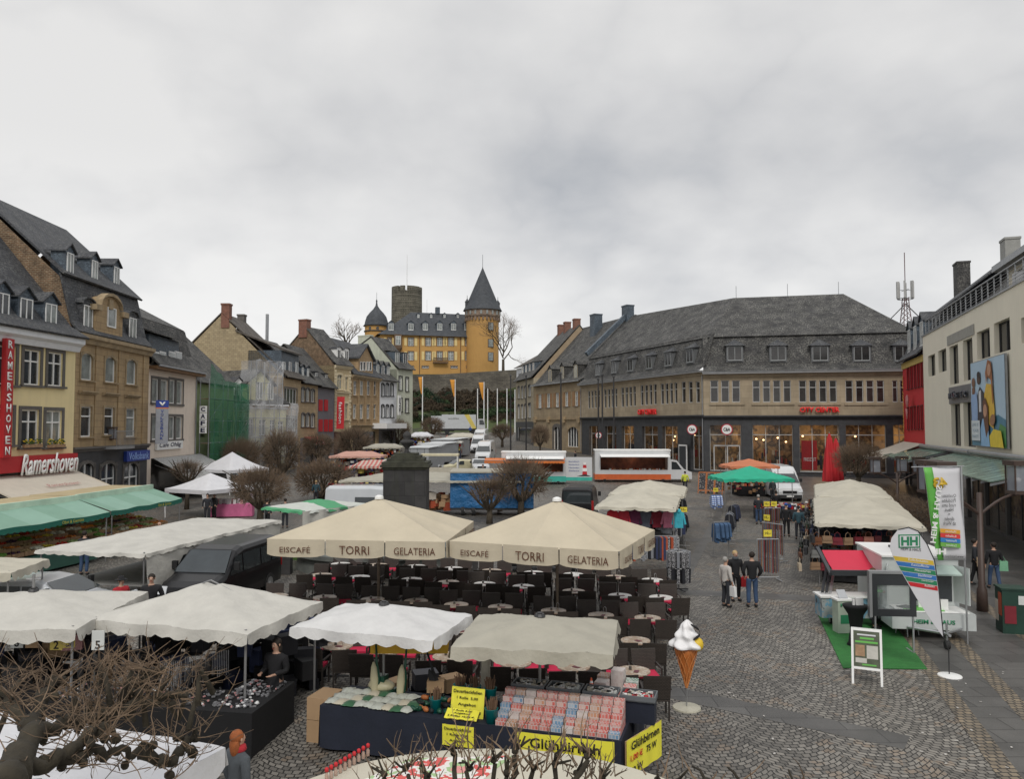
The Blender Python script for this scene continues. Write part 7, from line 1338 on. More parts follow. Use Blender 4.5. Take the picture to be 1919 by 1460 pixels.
# ---------------------------------------------------------------- vehicles
CGL = mat('car_glass', (.03, .037, .04), .05, var=.2, spec=.8); LGT = mat('headlight', (.6, .62, .64), .1, var=.1); REDL = mat('tail_light', (.3, .01, .01), .2)
def vehicle(label, P, rz, st, W, paint, wins, wheels, ws, cat='van', r=.34, zb=.28, tilt=0, rear=None, plate=True, roofr=None):
 """st: stations (y, roof z, width scale) front to back; wins: side windows (y0,y1,z0,z1,z2); ws: windscreen (y0,z0,y1,z1)"""
 o = E('parked_' + cat.replace(' ', '_'), P, rz, label, cat); o.rotation_euler = (tilt, 0, rz); mb = MB(); n = len(st); V = []
 def hw(z, s_, zt): b = W / 2 * s_; k = max(0, (z - 1.0)) / 1.6; return b * (1 - .16 * k) - (.02 if z < .5 else 0)
 for y, zt, s_ in st:
  zs = [zb, .55, min(1.0, zt * .8), max(min(1.0, zt * .8), zt - .16), zt - .04, zt]; xs_ = [hw(z, s_, zt) for z in zs[:4]] + [hw(zt, s_, zt) - .07, hw(zt, s_, zt) - .24]
  V += [(-x, y, z) for x, z in zip(xs_, zs)] + [(x, y, z) for x, z in list(zip(xs_, zs))[::-1]]
 m = 12; F_ = [(i * m + k, (i + 1) * m + k, (i + 1) * m + k + 1, i * m + k + 1) for i in range(n - 1) for k in range(m - 1)] + [tuple(range(m)), tuple(range((n - 1) * m, n * m))[::-1]]
 F_ += [((i + 1) * m, i * m, i * m + m - 1, (i + 1) * m + m - 1) for i in range(n - 1)]
 mb.add(V, F_); b = mb.out('body', paint, o); md = b.modifiers.new('b', 'BEVEL'); md.width = .025; md.segments = 2; md.limit_method = 'ANGLE'; md.angle_limit = R(25)
 yf = st[0][0]; yb = st[-1][0]
 for sx in (-1, 1):
  for y0, y1, z0, z1, y2 in wins:
   P4 = [(sx * (hw(z, 1, 0) + .012), y, z) for y, z in ((y0, z0), (y1, z0), (y1, z1), (y2, z1))]; MB().poly(P4 if sx > 0 else P4[::-1]).out('side_window', CGL, b, uv=False)
  for y in wheels: wheel(o, sx * (W / 2 - .1), y, r)
  MB().box(sx * (W / 2 + .02), sx * (W / 2 + .2), ws[0] + .35, ws[0] + .45, ws[1] + .05, ws[1] + .3).out('mirror', BLACK, o, uv=False)
  x1, x0 = sx * (W / 2 - .1), sx * (W / 2 - .42); MB().prism([(min(x0, x1), yf - .03, .72), (max(x0, x1), yf - .03, .72), (max(x0, x1), yf + .06, .95), (min(x0, x1), yf + .06, .95)], (0, .05, 0)).out('headlight', LGT, o, uv=False); MB().box(sx * (W / 2 - .14), sx * (W / 2 - .01), yb - .05, yb + .015, .8, 1.3 if st[-2][1] > 1.7 else 1.0).out('tail_light', REDL, o, uv=False)
 y0, z0, y1, z1 = ws; nx, nz = (z1 - z0), (y1 - y0); l_ = math.hypot(nx, nz); dy, dz = -nx / l_ * .03, nz / l_ * .03
 a0, a1 = hw(z0, .93, 0) , hw(z1, .9, 0) - .1; MB().poly([(-a0, y0 + dy, z0 + dz), (a0, y0 + dy, z0 + dz), (a1, y1 + dy, z1 + dz), (-a1, y1 + dy, z1 + dz)]).out('windscreen', CGL, b, uv=False)
 MB().box(-W * .42, W * .42, yf - .07, yf + .05, zb - .02, .52).out('bumper', DARK, o, uv=False); MB().box(-W * .25, W * .25, yf - .035, yf + .02, .62, .82).out('grille', BLACK, o, uv=False)
 if plate: MB().box(-.26, .26, yf - .085, yf - .06, .36, .47).out('number_plate', FRAMEW, o, uv=False)
 if rear: a = hw(rear[0], .9, 0) - .08; MB().box(-a, a, yb - .01, yb + .02, rear[0], rear[1]).out('rear_window', CGL, b, uv=False)
 return o
BLKP = mat('black_paint', (.008, .008, .009), .32, coat=.1, spec=.3, var=.05); WHP = mat('white_van_paint', (.6, .61, .62), .3, coat=.6, var=.04); SILP = mat('silver_paint', (.5, .52, .54), .28, .15, coat=.8, var=.04)
TRF = [(-2.5, .72, .84), (-2.42, .92, .93), (-2.1, 1.06, .98), (-1.6, 1.2, 1), (-.75, 1.86, 1), (-.35, 1.95, 1), (2.2, 1.95, 1), (2.42, 1.85, .98), (2.5, 1.1, .97)]
SPR = [(-2.95, .8, .84), (-2.88, 1.02, .93), (-2.55, 1.15, .98), (-2.1, 1.3, 1), (-1.2, 2.3, 1), (-.8, 2.55, 1), (.3, 2.62, 1), (2.75, 2.6, 1), (2.92, 2.5, .98), (2.97, 1.2, .97)]
CARS = [(-2.1, .6, .84), (-2.0, .78, .93), (-1.4, .92, .98), (-.9, 1.0, 1), (-.2, 1.42, .98), (.3, 1.5, .97), (1.2, 1.46, .97), (1.9, 1.0, .97), (2.1, .85, .93)]
P = (gt(352, 1122) + gt(500, 1102)) / 2
vehicle('black passenger van parked beside the long white tent', (-9.9, 26.8, 0), R(-8), TRF, 1.96, BLKP, [(-1.4, -.55, 1.12, 1.68, -.95), (-.45, .75, 1.12, 1.7, -.45), (.85, 1.55, 1.12, 1.7, .85), (1.65, 2.3, 1.12, 1.68, 1.65)], (-1.65, 1.5), (-1.55, 1.22, -.8, 1.82))
o = vehicle('silver estate car half hidden behind the big white umbrella at the left', (-13.4, 22.9, .1), R(86), CARS, 1.85, SILP, [(-.55, .35, .95, 1.35, -.1), (.42, 1.5, .95, 1.35, .42)], (-1.3, 1.35), (-.85, 1.02, -.22, 1.4), 'car', .31)
vehicle('silver van parked behind the left cafe umbrella and the stone column', (at(700, 900, 44).x + .4, 44, 0), R(84), SPR, 1.98, SILP, [(-1.75, -.95, 1.35, 1.95, -1.35), (-.8, 1.2, 1.4, 2.0, -.8)], (-2.0, 1.75), (-2.05, 1.35, -1.22, 2.22), r=.36)
for k, (px, py, lb) in enumerate(((908, 868, 'nearest of three'), (897, 850, 'middle one of three'), (900, 835, 'farthest of three'))): vehicle('white high roof van in the street below the castle, ' + lb, gt(px, py) + Vector((0, 3, .1)), R(-6), SPR, 2.0, WHP, [(-1.75, -.95, 1.35, 1.95, -1.35)], (-2.0, 1.75), (-2.05, 1.35, -1.22, 2.22), r=.36, tilt=R(2))
vehicle('small white car standing in the street in front of the white vans', gt(898, 889) + Vector((0, 1.5, .05)), R(8), CARS, 1.8, WHP, [(-.55, .35, .95, 1.35, -.1), (.42, 1.5, .95, 1.35, .42)], (-1.3, 1.35), (-.85, 1.02, -.22, 1.4), 'car', .31)
vehicle('tiny cream three-wheeled van beside the pale yellow kiosk', gt(857, 889) + Vector((0, 1.5, 0)), R(-60), CARS, 1.4, CRM, [(-.55, .35, .95, 1.35, -.1)], (-1.3, 1.35), (-.85, 1.02, -.22, 1.4), 'car', .3)
vehicle('black van seen from behind with solar cells on its roof, beside the clothes stall', (at(1094, 950, 48).x - .1, 49, 0), R(170), TRF, 2.0, BLKP, [(-1.4, -.55, 1.12, 1.68, -.95)], (-1.65, 1.5), (-1.55, 1.22, -.8, 1.82), rear=(1.15, 1.75)).scale = (1, 1, 1.15)
vehicle('white car mostly hidden behind the right cafe umbrella', (at(1060, 950, 42).x, 42.0, 0), R(172), CARS, 1.8, WHP, [(-.55, .35, .95, 1.35, -.1)], (-1.3, 1.35), (-.85, 1.02, -.22, 1.4), 'car', .31, rear=(.9, 1.2))
vehicle('dark car standing between the cafe seating and the right umbrella', (at(1045, 1060, 31.5).x, 32.5, 0), R(92), CARS, 1.75, BLKP, [(-.55, .35, .95, 1.35, -.1)], (-1.3, 1.35), (-.85, 1.02, -.22, 1.4), 'car', .3)
vehicle('white van with a tall grey box body parked beside the green stall', gt(1489, 941) + Vector((0, 3, 0)), R(-6), SPR, 2.05, WHP, [(-1.75, -.95, 1.35, 1.95, -1.35)], (-2.0, 1.75), (-2.05, 1.35, -1.22, 2.22), r=.36)
p = gt(893, 816); o = E('box_lorry', (at(868, 800, 160).x, 160, gz(160) + .1), R(4), 'white box lorry with yellow stripe standing below the castle hill', 'lorry'); LW = mat('lorry_white', (.5, .52, .53), .5, var=.05)
MB().box(-4.4, 2.6, -1.2, 1.2, 1.1, 4.0).out('box_body', LW, o); MB().prism([(2.8, -1.15, .6), (4.5, -1.15, .6), (4.5, -1.15, 2.0), (4.1, -1.15, 3.1), (2.8, -1.15, 3.1)], (0, 2.3, 0)).out('cab', LW, o); MB().prism([(3.3, -1.17, 1.9), (4.4, -1.17, 1.9), (4.1, -1.17, 2.9), (3.3, -1.17, 2.9)], (0, .01, 0)).out('side_window', CGL, o)
MB().prism([(.2, -1.22, 4.0), (1.2, -1.22, 4.0), (2.6, -1.22, 1.4), (2.6, -1.22, 1.1), (1.9, -1.22, 1.1)], (0, .015, 0)).out('yellow_stripe', TAGY, o); text('wodtke', 2.2, .4, GSTONE, o, (-2, -1.23, 3.2)); MB().box(-4.3, 4.3, -1, 1, .7, 1.1).out('chassis', DARK, o)
for x in (-3.3, 1.9, 3.6): MB().cyl((x, -1.2, .5), (x, -.9, .5), .5, n=16).out('wheel', RUB, o)
o = E('box_lorry', (at(838, 800, 160).x - .8, 161.5, gz(161) + .1), R(2), 'second smaller box lorry with red print, left of the white box lorry', 'lorry'); MB().box(-2.6, 2.2, -1.2, 1.2, 1, 3.7).out('box_body', LW, o); MB().prism([(-.4, -1.22, 2.3), (1.0, -1.22, 2.1), (1.9, -1.22, 3.3), (.8, -1.22, 3.5)], (0, .015, 0)).out('print', mat('print_orange', (.5, .2, .08), .6), o); MB().box(-2.5, 2.2, -1, 1, .5, 1).out('chassis', DARK, o)
def foodtruck(label, P, rz, L_, H_, col, truck, panel):
 o = E('food_trailer', P, rz, label, 'food trailer'); MB().box(-L_ / 2, L_ / 2, 1.9, 2.0, .5, H_).box(-L_ / 2, -L_ / 2 + .5, 0, 1.9, .5, H_).box(L_ / 2 - .25, L_ / 2, 0, 1.9, .5, H_).box(-L_ / 2 + .5, L_ / 2 - .25, 0, .1, .5, 1.25).box(-L_ / 2 + .5, L_ / 2 - .25, 0, 1.9, H_ - .35, H_).out('body', WHP, o)
 MB().box(-L_ / 2 - .03, L_ / 2 + .03, -.02, 2.03, .35, .85).out('skirt', col, o); MB().box(-L_ / 2 - .05, L_ / 2 + .05, -.05, 2.05, H_, H_ + .12).out('roof', FRAMEW, o)
 MB().box(-L_ / 2 + .5, L_ / 2 - .25, 1.6, 1.85, .8, H_ - .4).box(-L_ / 2 + .5, L_ / 2 - .25, .1, .6, .8, 1.2).out('interior', mat('warm_interior', (.13, .045, .025), .6, var=.6, vs=2), o); MB().prism([(-L_ / 2 + .45, -.05, H_ - .35), (L_ / 2 - .2, -.05, H_ - .35), (L_ / 2 - .2, -1.2, H_ - .55), (-L_ / 2 + .45, -1.2, H_ - .55)], (0, 0, .05)).out('flap', FRAMEW, o)
 for x in (-L_ / 2 + .9, L_ / 2 - .7): wheel(o, x, .3)
 mb = MB()
 for k in range(26): mb.mi = rnd.randrange(3); mb.cb((rnd.uniform(-L_ / 2 + .7, L_ / 2 - .5), .35, 1.3), (.15, .2, .15), rnd.random())
 mb.out('wares', [MT['cloth_rust'], TAGW, MT['cloth_tan']], o, uv=False, kind='stuff')
 for x in (-.3, .25): MB().ell((x * L_, 1, H_ - .5), (.1, .1, .06), 8, 5).out('lamp', LAMPM, o)
 l = bpy.data.lights.new('trailer_light', 'POINT'); l.energy = 9; l.color = (1, .6, .35); l.shadow_soft_size = .2; lo = bpy.data.objects.new('trailer_light', l); COL.objects.link(lo); lo.parent = o; lo.location = (0, .9, H_ - .6)
 return o
TQ = mat('turquoise', (.05, .42, .34), .4); s_ = gt(1000, 908); f1 = foodtruck('white fish trailer with turquoise skirt and a printed side flap with a lighthouse', (s_.x, s_.y, s_.z - .1), R(-3), 120 / F * s_.y, 3.0, TQ, 0, 1)
W_ = 120 / F * s_.y; MB().box(W_ / 2 + .02, W_ / 2 + 2.4, -.05, 0, .75, 2.6).out('side_flap', WHP, f1); MB().box(W_ / 2 + .02, W_ / 2 + 2.4, -.06, .01, .45, .77).out('flap_skirt', TQ, f1)
lh = MB(); lh.prism([(W_ / 2 + 1.5, -.07, .95), (W_ / 2 + 1.95, -.07, .95), (W_ / 2 + 1.85, -.07, 2.1), (W_ / 2 + 1.6, -.07, 2.1)], (0, .012, 0)).out('lighthouse_print', REDW, f1); MB().box(W_ / 2 + 1.52, W_ / 2 + 1.93, -.08, -.071, 1.3, 1.6).box(W_ / 2 + 1.6, W_ / 2 + 1.85, -.08, -.071, 1.9, 2.12).out('lighthouse_band', FRAMEW, f1); MB().prism([(W_ / 2 + 1.0, -.075, .86), (W_ / 2 + 2.3, -.075, .86), (W_ / 2 + 1.75, -.075, 1.05)], (0, .01, 0)).out('rock_print', DARK, f1)
for i, t_ in enumerate(('Backfisch', 'Räucherfisch', 'Marinaden', 'Salate')): text(t_, .95, .13, BLUE, f1, (W_ / 2 + .75, -.07, 2.2 - i * .28), ext=0)
slope_awning(f1, -W_ / 2 - 1.5, W_ / 2 - .1, 2.5, 1.0, .15, mat('orange_awning', (.6, .16, .03), .7), val=.3, v=-.1)
s_ = gt(1186, 904); f2 = foodtruck('white food truck with orange trim and its serving hatch open, right of the fish trailer', (s_.x, s_.y, s_.z - .1), R(-2), 140 / F * s_.y, 3.05, mat('orange_trim', (.6, .12, .03), .5), 1, 0)
W_ = 140 / F * s_.y; cab = MB(); cab.prism([(W_ / 2, 0, .4), (W_ / 2 + 2.0, 0, .4), (W_ / 2 + 2.0, 0, 1.05), (W_ / 2 + 1.25, 0, 1.35), (W_ / 2 + .6, 0, 2.15), (W_ / 2, 0, 2.25)], (0, 2, 0)); cab.out('cab', WHP, f2); MB().prism([(W_ / 2 + .1, -.01, 1.3), (W_ / 2 + 1.05, -.01, 1.3), (W_ / 2 + .55, -.01, 2.0), (W_ / 2 + .1, -.01, 2.05)], (0, .005, 0)).out('side_window', CGL, f2); wheel(f2, W_ / 2 + 1.2, .25)
# ---------------------------------------------------------------- stone column with vase, fountain basin
OST = mat('dark_basalt_blocks', (.045, .043, .042), .8, pat='brick', bw=.85, bh=.6, mo=.008, c2=(.03, .029, .03), cm=(.015, .015, .015), var=.35, vs=1.5, bump=.4, streak=.4, sc2=(.05, .06, .025)); MOS = mat('mossy_stone', (.045, .046, .032), .9, var=.45, vs=3, bump=.4)
Yc = 33.0; cxp = at(757, 900, Yc); k_ = Yc / F; zt = CAMZ + (797 - 880) * k_; o = E('stone_column', (cxp.x, Yc + .9, 0), R(2), 'dark square stone pillar with stepped cap and a vase finial behind the left umbrella', 'monument'); w = 40 * k_
MB().box(-w, w, -w, w, 0, zt).out('shaft', OST, o); MB().box(-w - .12, w + .12, -w - .12, w + .12, 0, 1.2).out('plinth', OST, o); cp = MB(); z = zt
for e_, h_ in ((.05, .1), (.13, .1), (.07, .12), (-.12, .14), (-.28, .12), (-.42, .1)): cp.box(-w - e_, w + e_, -w - e_, w + e_, z, z + h_); z += h_ + .0005
cp.out('stepped_cap', MOS, o); sc_ = (CAMZ + (797 - 808) * k_ - z) / 1.0; MB().lathe([(a * .9, b * sc_) for a, b in ((.22, 0), (.1, .06), (.08, .2), (.3, .42), (.36, .5), (.3, .56), (.14, .62), (.2, .72), (.21, .82), (.12, .94), (.02, 1))], 16, (0, 0, z)).out('vase_finial', OST, o, smooth=True)
fc = gt(690, 1062); fo_ = E('fountain_basin', (at(690, 1040, 33).x, 33.9, 0), 0, 'round grey stone fountain basin behind the back row of cafe tables', 'fountain'); MB().lathe([(3.2, 0), (3.1, .55), (3.35, .62), (3.35, .8), (3.0, .82), (2.9, .5), (.01, .5)], 48).out('basin', mat('fountain_stone', (.12, .13, .12), .7, var=.3, bump=.3), fo_, smooth=False)
for k in (0, 1): MB().box(-.2, .2, -.2, .2, 0, .9).out('bollard', OST, loc=(at((530, 885)[k], 1050, 31).x, 31.5, 0)); b = bpy.data.objects['bollard' if k == 0 else 'bollard.001']; tag(b, 'square stone bollard %s of the fountain basin' % ('left', 'right')[k], 'bollard')
# ---------------------------------------------------------------- ice cream cone
p = gnd(1287, 1328); o = E('ice_cream_sign', p, 0, 'giant soft ice cream cone figure on a round foot beside the cafe chairs', 'ice cream figure'); MB().lathe([(.3, 0), (.29, .03), (.05, .05)], 28).out('foot', mat('foot_cream', (.4, .38, .3), .4), o); MB().cyl((0, 0, .04), (0, 0, .5), .015, n=8).out('pole', STEEL, o, uv=False)
CN = mat('wafer', (.48, .15, .03), .6, var=.1); MB().lathe([(.02, .42), (.09, .72), (.19, 1.1), (.27, 1.33), (.25, 1.34)], 24).out('cone', CN, o, smooth=True); gr = MB()
for dr in (-1, 1):
 for k in range(9): gr.tube([((.02 + (t / 12) * .245) * math.cos(k * PI * 2 / 9 + dr * t * .13) * 1.02, (.02 + (t / 12) * .245) * math.sin(k * PI * 2 / 9 + dr * t * .13) * 1.02, .43 + t / 12 * .9) for t in range(13)], .008, 4)
gr.out('wafer_ridges', mat('wafer_ridge', (.62, .24, .07), .6), o, uv=False); cr = MB()
def swirl(i, j): a = i * 2 * PI; t = j; r_ = (.31 * (1 - t) ** .75 + .015) * (1 + .13 * math.sin(5 * a + t * 9)) * (1 + .10 * math.sin(t * 17)); return (r_ * math.cos(a) + .03 * t, r_ * math.sin(a), 1.3 + .56 * t)
cr.grid(swirl, 60, 34); cr.out('cream_swirl', mat('cream', (.75, .74, .74), .35, var=.03), o, smooth=True); MB().ell((.22, -.08, 1.36), (.13, .13, .15), 14, 9).out('yellow_scoop', mat('lemon_ice', (.65, .45, .03), .5), o, smooth=True); MB().tube([(.05 + .2 * math.sin(t), -.26 + .03 * t, 1.82 - .12 * t) for t in [x * .3 for x in range(11)]], [.015 + .012 * math.sin(x) for x in range(11)], 7).out('chocolate_sauce', BLACK, o, smooth=True, uv=False)
# ---------------------------------------------------------------- window and awning maker's stand
HG = mat('promo_green', (.12, .42, .07), .5); HDG = mat('promo_dark_green', (.02, .2, .09), .5); FELT = mat('green_felt', (.025, .15, .03), .95, var=.15, vs=6, bump=.4, bs=60)
cp_ = [gnd(1530, 1148), gnd(1580, 1254), gnd(1738, 1256), gnd(1660, 1150)]; tag(MB().prism([(v.x, v.y, .012) for v in (cp_[1], cp_[2], cp_[3], cp_[0])], (0, 0, .012)).out('carpet', FELT), 'bright green felt carpet under the promotion stand', 'carpet')
def flagcloth(o, P, m_, n=(10, 14)):
 mb = MB(); mb.grid(P, *n); c = mb.out('flag_cloth', m_, o, smooth=True); md = c.modifiers.new('t', 'SOLIDIFY'); md.thickness = .006; return c
FLW = mat('flag_white', (.6, .6, .62), .75, var=.03)
Y_ = 21.5; Lq, Rq = at(1722, 876, Y_), at(1799, 870, Y_ - .1); bt = at(1812, 1056, Y_); o = E('tall_flag', (Rq.x + .12, Y_, 0), R(3), 'tall white and green advertising flag with mirrored lettering on a lashed pole', 'flag'); Hf = Lq.z; wF = Rq.x - Lq.x + .02; hF = Lq.z - at(1760, 1050, Y_).z
def fl(i, j): return (-wF - .04 + wF * i + (1 - j) * .33 * (1 - i) + .05 * (1 - j), .05 * math.sin(j * 5 + i * 4), Hf - hF * (1 - j))
flagcloth(o, fl, FLW); flagcloth(o, lambda i, j: (lambda q: (q[0], q[1] - .012, q[2]))(fl(i * .24, j)), HG, (3, 14)); MB().cyl((.02, 0, 0), (-.03, 0, Hf + .05), .025, n=8).cyl((-wF - .35, 0, Hf + .01), (.05, 0, Hf + .03), .015, n=6).out('pole', STEEL, o, uv=False)
text('HEIM & HAUS', hF * .62, .16, FRAMEW, o, (-wF + .26, -.1, Hf - hF * .5), (90, 98, 0), mirror=True, ext=0, bold=.02); text('HI', .3, .16, FRAMEW, o, (-wF + .37, -.1, Hf - hF * .9), (90, 0, 0), mirror=True, ext=0, bold=.05)
text('43', .4, .3, mat('gold_numbers', (.55, .36, .02), .4), o, (-wF * .52 - .12, -.08, Hf - .42), (90, 0, 0), mirror=True, bold=.04, ext=.01)
for i, t_ in enumerate(('Qualitäts-', 'Produkte', 'rund ums', 'Haus', '-', 'direkt', 'ab Werk')): text(t_, (.42, .38, .38, .24, .06, .28, .36)[i], (.1, .1, .1, .1, .02, .1, .1)[i], INK, o, (-wF * .42, -.085, Hf - .78 - i * .125), (90, 0, 0), mirror=True, ext=0)
for i, (c, t_) in enumerate((((.65, .32, .03), 'Markisen'), ((.6, .04, .04), 'Rollladen'), ((.03, .2, .5), 'Fenster'), ((.15, .4, .07), 'Dachfenster'))): x = -wF * .4; z = Hf - 1.78 - i * .125; MB().prism([(x - .28, -.08, z), (x + .28, -.08, z - .05), (x + .28, -.08, z + .06), (x - .28, -.08, z + .11)], (0, .008, 0)).out('stripe', mat('stripe_%d' % i, c, .5), o); text(t_, .3, .06, FRAMEW, o, (x, -.1, z + .03), (90, 6, 0), mirror=True, ext=0)
text('www.heimhaus.de', .62, .075, INK, o, (-wF * .36, -.085, Hf - hF + .12), (90, 2, 0), mirror=True, ext=0)
p = gnd(1780, 1268); o = E('drop_flag', p, R(4), 'drop shaped advertising flag with coloured stripes on a white round foot', 'flag'); MB().lathe([(.27, 0), (.26, .025), (.05, .05)], 28).out('foot', FRAMEW, o); P3 = lambda px, py: (at(px, py, p.y).x - p.x, 0, at(px, py, p.y).z)
OUTL = [(1768, 1195), (1758, 1100), (1750, 1050), (1735, 1018), (1718, 995), (1700, 988), (1680, 992), (1667, 1008), (1664, 1025), (1672, 1048), (1690, 1078), (1715, 1120), (1745, 1165)]
Lft = [(1664, 1020), (1664, 1030), (1672, 1048), (1690, 1078), (1715, 1118), (1742, 1160), (1766, 1195)]; Rgt = [(1737, 1020), (1740, 1030), (1748, 1048), (1754, 1078), (1759, 1118), (1763, 1160), (1770, 1195)]
dm = MB().prism([P3(*q) for q in OUTL][::-1], (0, .01, 0)); dm.out('flag_cloth', FLW, o); MB().tube([(0, .02, .03), (0, .02, .6)] + [P3(*q) for q in OUTL[:7]], .014, 6).out('pole', DARK, o, uv=False)
def band(y0, y1, m_, k=1, sl=10):
 def xl(y):
  for (a, b), (c, d) in zip(Lft, Lft[1:]):
   if b <= y <= d: return a + (c - a) * (y - b) / (d - b)
  return Lft[0][0]
 def xr_(y):
  for (a, b), (c, d) in zip(Rgt, Rgt[1:]):
   if b <= y <= d: return a + (c - a) * (y - b) / (d - b)
  return 1737
 q = MB().prism([Vector(P3(*v)) - Vector((0, .006 * k, 0)) for v in ((xl(y1) + 1, y1), (xr_(y1 + sl) - 1, y1 + sl), (xr_(y0 + sl) - 1, y0 + sl), (xl(y0) + 1, y0))], (0, .004, 0)); q.out('stripe', m_, o)
bl = mat('promo_blue', (.03, .15, .42), .5); yl = mat('promo_yellow', (.6, .42, .04), .5)
for i, (m_, t_) in enumerate(((yl, 'Rollladenkasten'), (bl, 'Kunststofffenster'), (HDG, 'Haustüren'), (bl, 'Dachfenster'), (HDG, 'Überdachungen'), (REDW, 'Rollladen'))):
 y = 1041 + i * 9.6; band(y, y + 8.4, m_); q = P3(1718 + i * 4.5, y + 9); text(t_, .5 - i * .05, .06, FRAMEW, o, (q[0], -.012, q[2]), (90, 7, 0), ext=0)
q = P3(1701, 1013); MB().box(q[0] - .27, q[0] + .27, -.008, -.004, q[2] - .17, q[2] + .15).out('logo_panel', HDG, o); MB().box(q[0] - .24, q[0] + .24, -.012, -.008, q[2] - .14, q[2] + .12).out('logo_ground', FLW, o); text('HH', .42, .22, HDG, o, (q[0], -.014, q[2] - .01), bold=.05, ext=0); q = P3(1704, 1029); text('HEIM & HAUS', .5, .07, INK, o, (q[0], -.012, q[2]), (90, 4, 0), ext=0)
tp = gt(1760, 1205); o = E('promotion_trailer', (tp.x + .12, tp.y + 1.3, 0), R(-8), 'white promotion trailer with open front counter and small windows on display', 'trailer'); WP = mat('promo_white', (.5, .53, .52), .35, var=.06, coat=.4)
MB().box(-1.05, 1.05, -.2, 2.2, .45, 2.15).out('body', WP, o); MB().box(-1.1, 1.1, -1.15, -.2, .3, .75).out('front_box', WP, o); MB().box(-1.08, 1.08, -.3, 2.3, 2.15, 2.2).out('roof', FRAMEW, o); MB().box(-.35, .3, .8, 1.4, 2.2, 2.26).out('roof_hatch', DARK, o)
MB().box(-.15, .85, -.23, -.2, .9, 1.9).out('show_window', PANE, o); MB().box(-.9, .95, -1.1, -.25, .76, .78).out('counter_top', FRAMEW, o); MB().prism([(-.75, -1.0, .785), (.35, -1.0, .785), (.55, -.35, .785), (-.55, -.35, .785)], (0, 0, .006)).out('green_cloth', HG, o); [MB().box(x, x + .2, y, y + .06, .79, z_).out('window_sample', FRAMEW, o) for x, y, z_ in ((-.2, -.6, 1.15), (.3, -.85, 1.08))]; MB().prism([(-.15, -.2, 1.9), (.9, -.2, 1.9), (.95, -.7, 1.72), (-.1, -.7, 1.72)], (0, 0, .04)).out('small_awning', mat('mint_awning', (.4, .5, .45), .6), o)
text('HEIM & HAUS', 1.1, .12, HDG, o, (0, -1.16, .52), bold=.03); MB().tube([(-.7, -1.15, .35), (0, -1.9, .4), (0, -2.2, .42)], .04, 6).tube([(.7, -1.15, .35), (0, -1.9, .4)], .04, 6).out('drawbar', STEEL, o, uv=False); wheel(o, -.95, .9, .3); wheel(o, .95, .9, .3); MB().cyl((0, -2.0, .12), (0, -2.0, .7), .03, n=8).out('jockey_post', STEEL, o); MB().cyl((-.05, -2.0, .13), (.05, -2.0, .13), .12, n=14).out('jockey_wheel', RUB, o)
for s_ in (-1, 1): MB().prism([(s_ * .9, -.2, .9), (s_ * .9, -.2, 1.95), (s_ * 1.1, -.75, 1.95), (s_ * 1.1, -.75, .9)], (.03, 0, 0)).out('wing_panel', WP, o)
p = gnd(1642, 1165); o = E('window_display', (at(1677, 1180, 20.6).x, 20.6, 0), R(-5), 'large dark framed sample window standing at the edge of the green carpet', 'window sample'); zz0, zz1 = at(1677, 1156, 20.6).z, at(1677, 1076, 20.6).z
mb = MB(); wx = .56; zz_ = [(zz0, zz0 + .2), (zz1 - .28, zz1)]
for a, b, c, d_ in ((-wx, -wx + .14, zz0, zz1), (wx - .14, wx, zz0, zz1), (-wx + .14, wx - .14, zz0, zz0 + .18), (-wx + .14, wx - .14, zz1 - .3, zz1)): mb.box(a, b, 0, .1, c, d_)
mb.out('dark_frame', mat('anthracite', (.03, .033, .037), .4), o); MB().box(-wx - .07, -wx, -.02, .14, zz0 - .03, zz1 + .07).box(-wx, wx, -.02, .14, zz1, zz1 + .07).out('outer_frame', STEEL, o); MB().box(-wx + .14, wx - .14, .04, .06, zz0 + .18, zz1 - .3).out('glass', mat('clear_glass', (.3, .33, .33), .05, alpha=.35, var=.05), o); [MB().box(x, x + .04, .02, .06, 0, zz0).box(x, x + .04, .06, .5, 0, .03).out('stand', STEEL, o) for x in (-.5, .46)]
o = E('awning_display', (at(1615, 1100, 23.5).x, 23.6, 0), R(-3), 'trailer counter with a bright red sample awning above it', 'awning sample'); ra = MB().grid(lambda i, j: (-.85 + 1.9 * i + .1 * j, -.2 + 1.3 * j, 1.62 + .42 * j - .04 * math.sin(PI * j)), 10, 6).out('red_awning', mat('sample_red', (.55, .015, .05), .6, var=.04), o, smooth=True); MB().box(-.95, 1.1, -.3, -.2, 1.5, 1.66).prism([(-1.0, -.25, 1.5), (-.9, -.25, 1.5), (-.8, 1.2, 2.05), (-.9, 1.2, 2.05)], (0, 0, .08)).out('awning_frame', mat('anthracite', (.03, .033, .037), .4), o)
for k in range(3): MB().prism([(-1.2 + .12 * k, -.1, .95), (-1.12 + .12 * k, -.1, .95), (-.6 + .12 * k, .9, 1.75), (-.68 + .12 * k, .9, 1.75)], (0, 0, .06)).out('sample_rail', MT['anthracite'] if k < 2 else STEEL, o)
MB().box(-1.25, .9, -.3, .3, .25, .85).out('counter_body', mat('print_panel', (.1, .2, .26), .4, pat='patch', ps=2.5, pd=3, cols=[(.04, .05, .06), (.15, .3, .4), (.3, .33, .33), (.05, .07, .09)]), o); MB().box(-1.3, .95, -.35, .35, .85, .9).out('counter_rim', FRAMEW, o); wheel(o, -.9, 0, .12, .05)
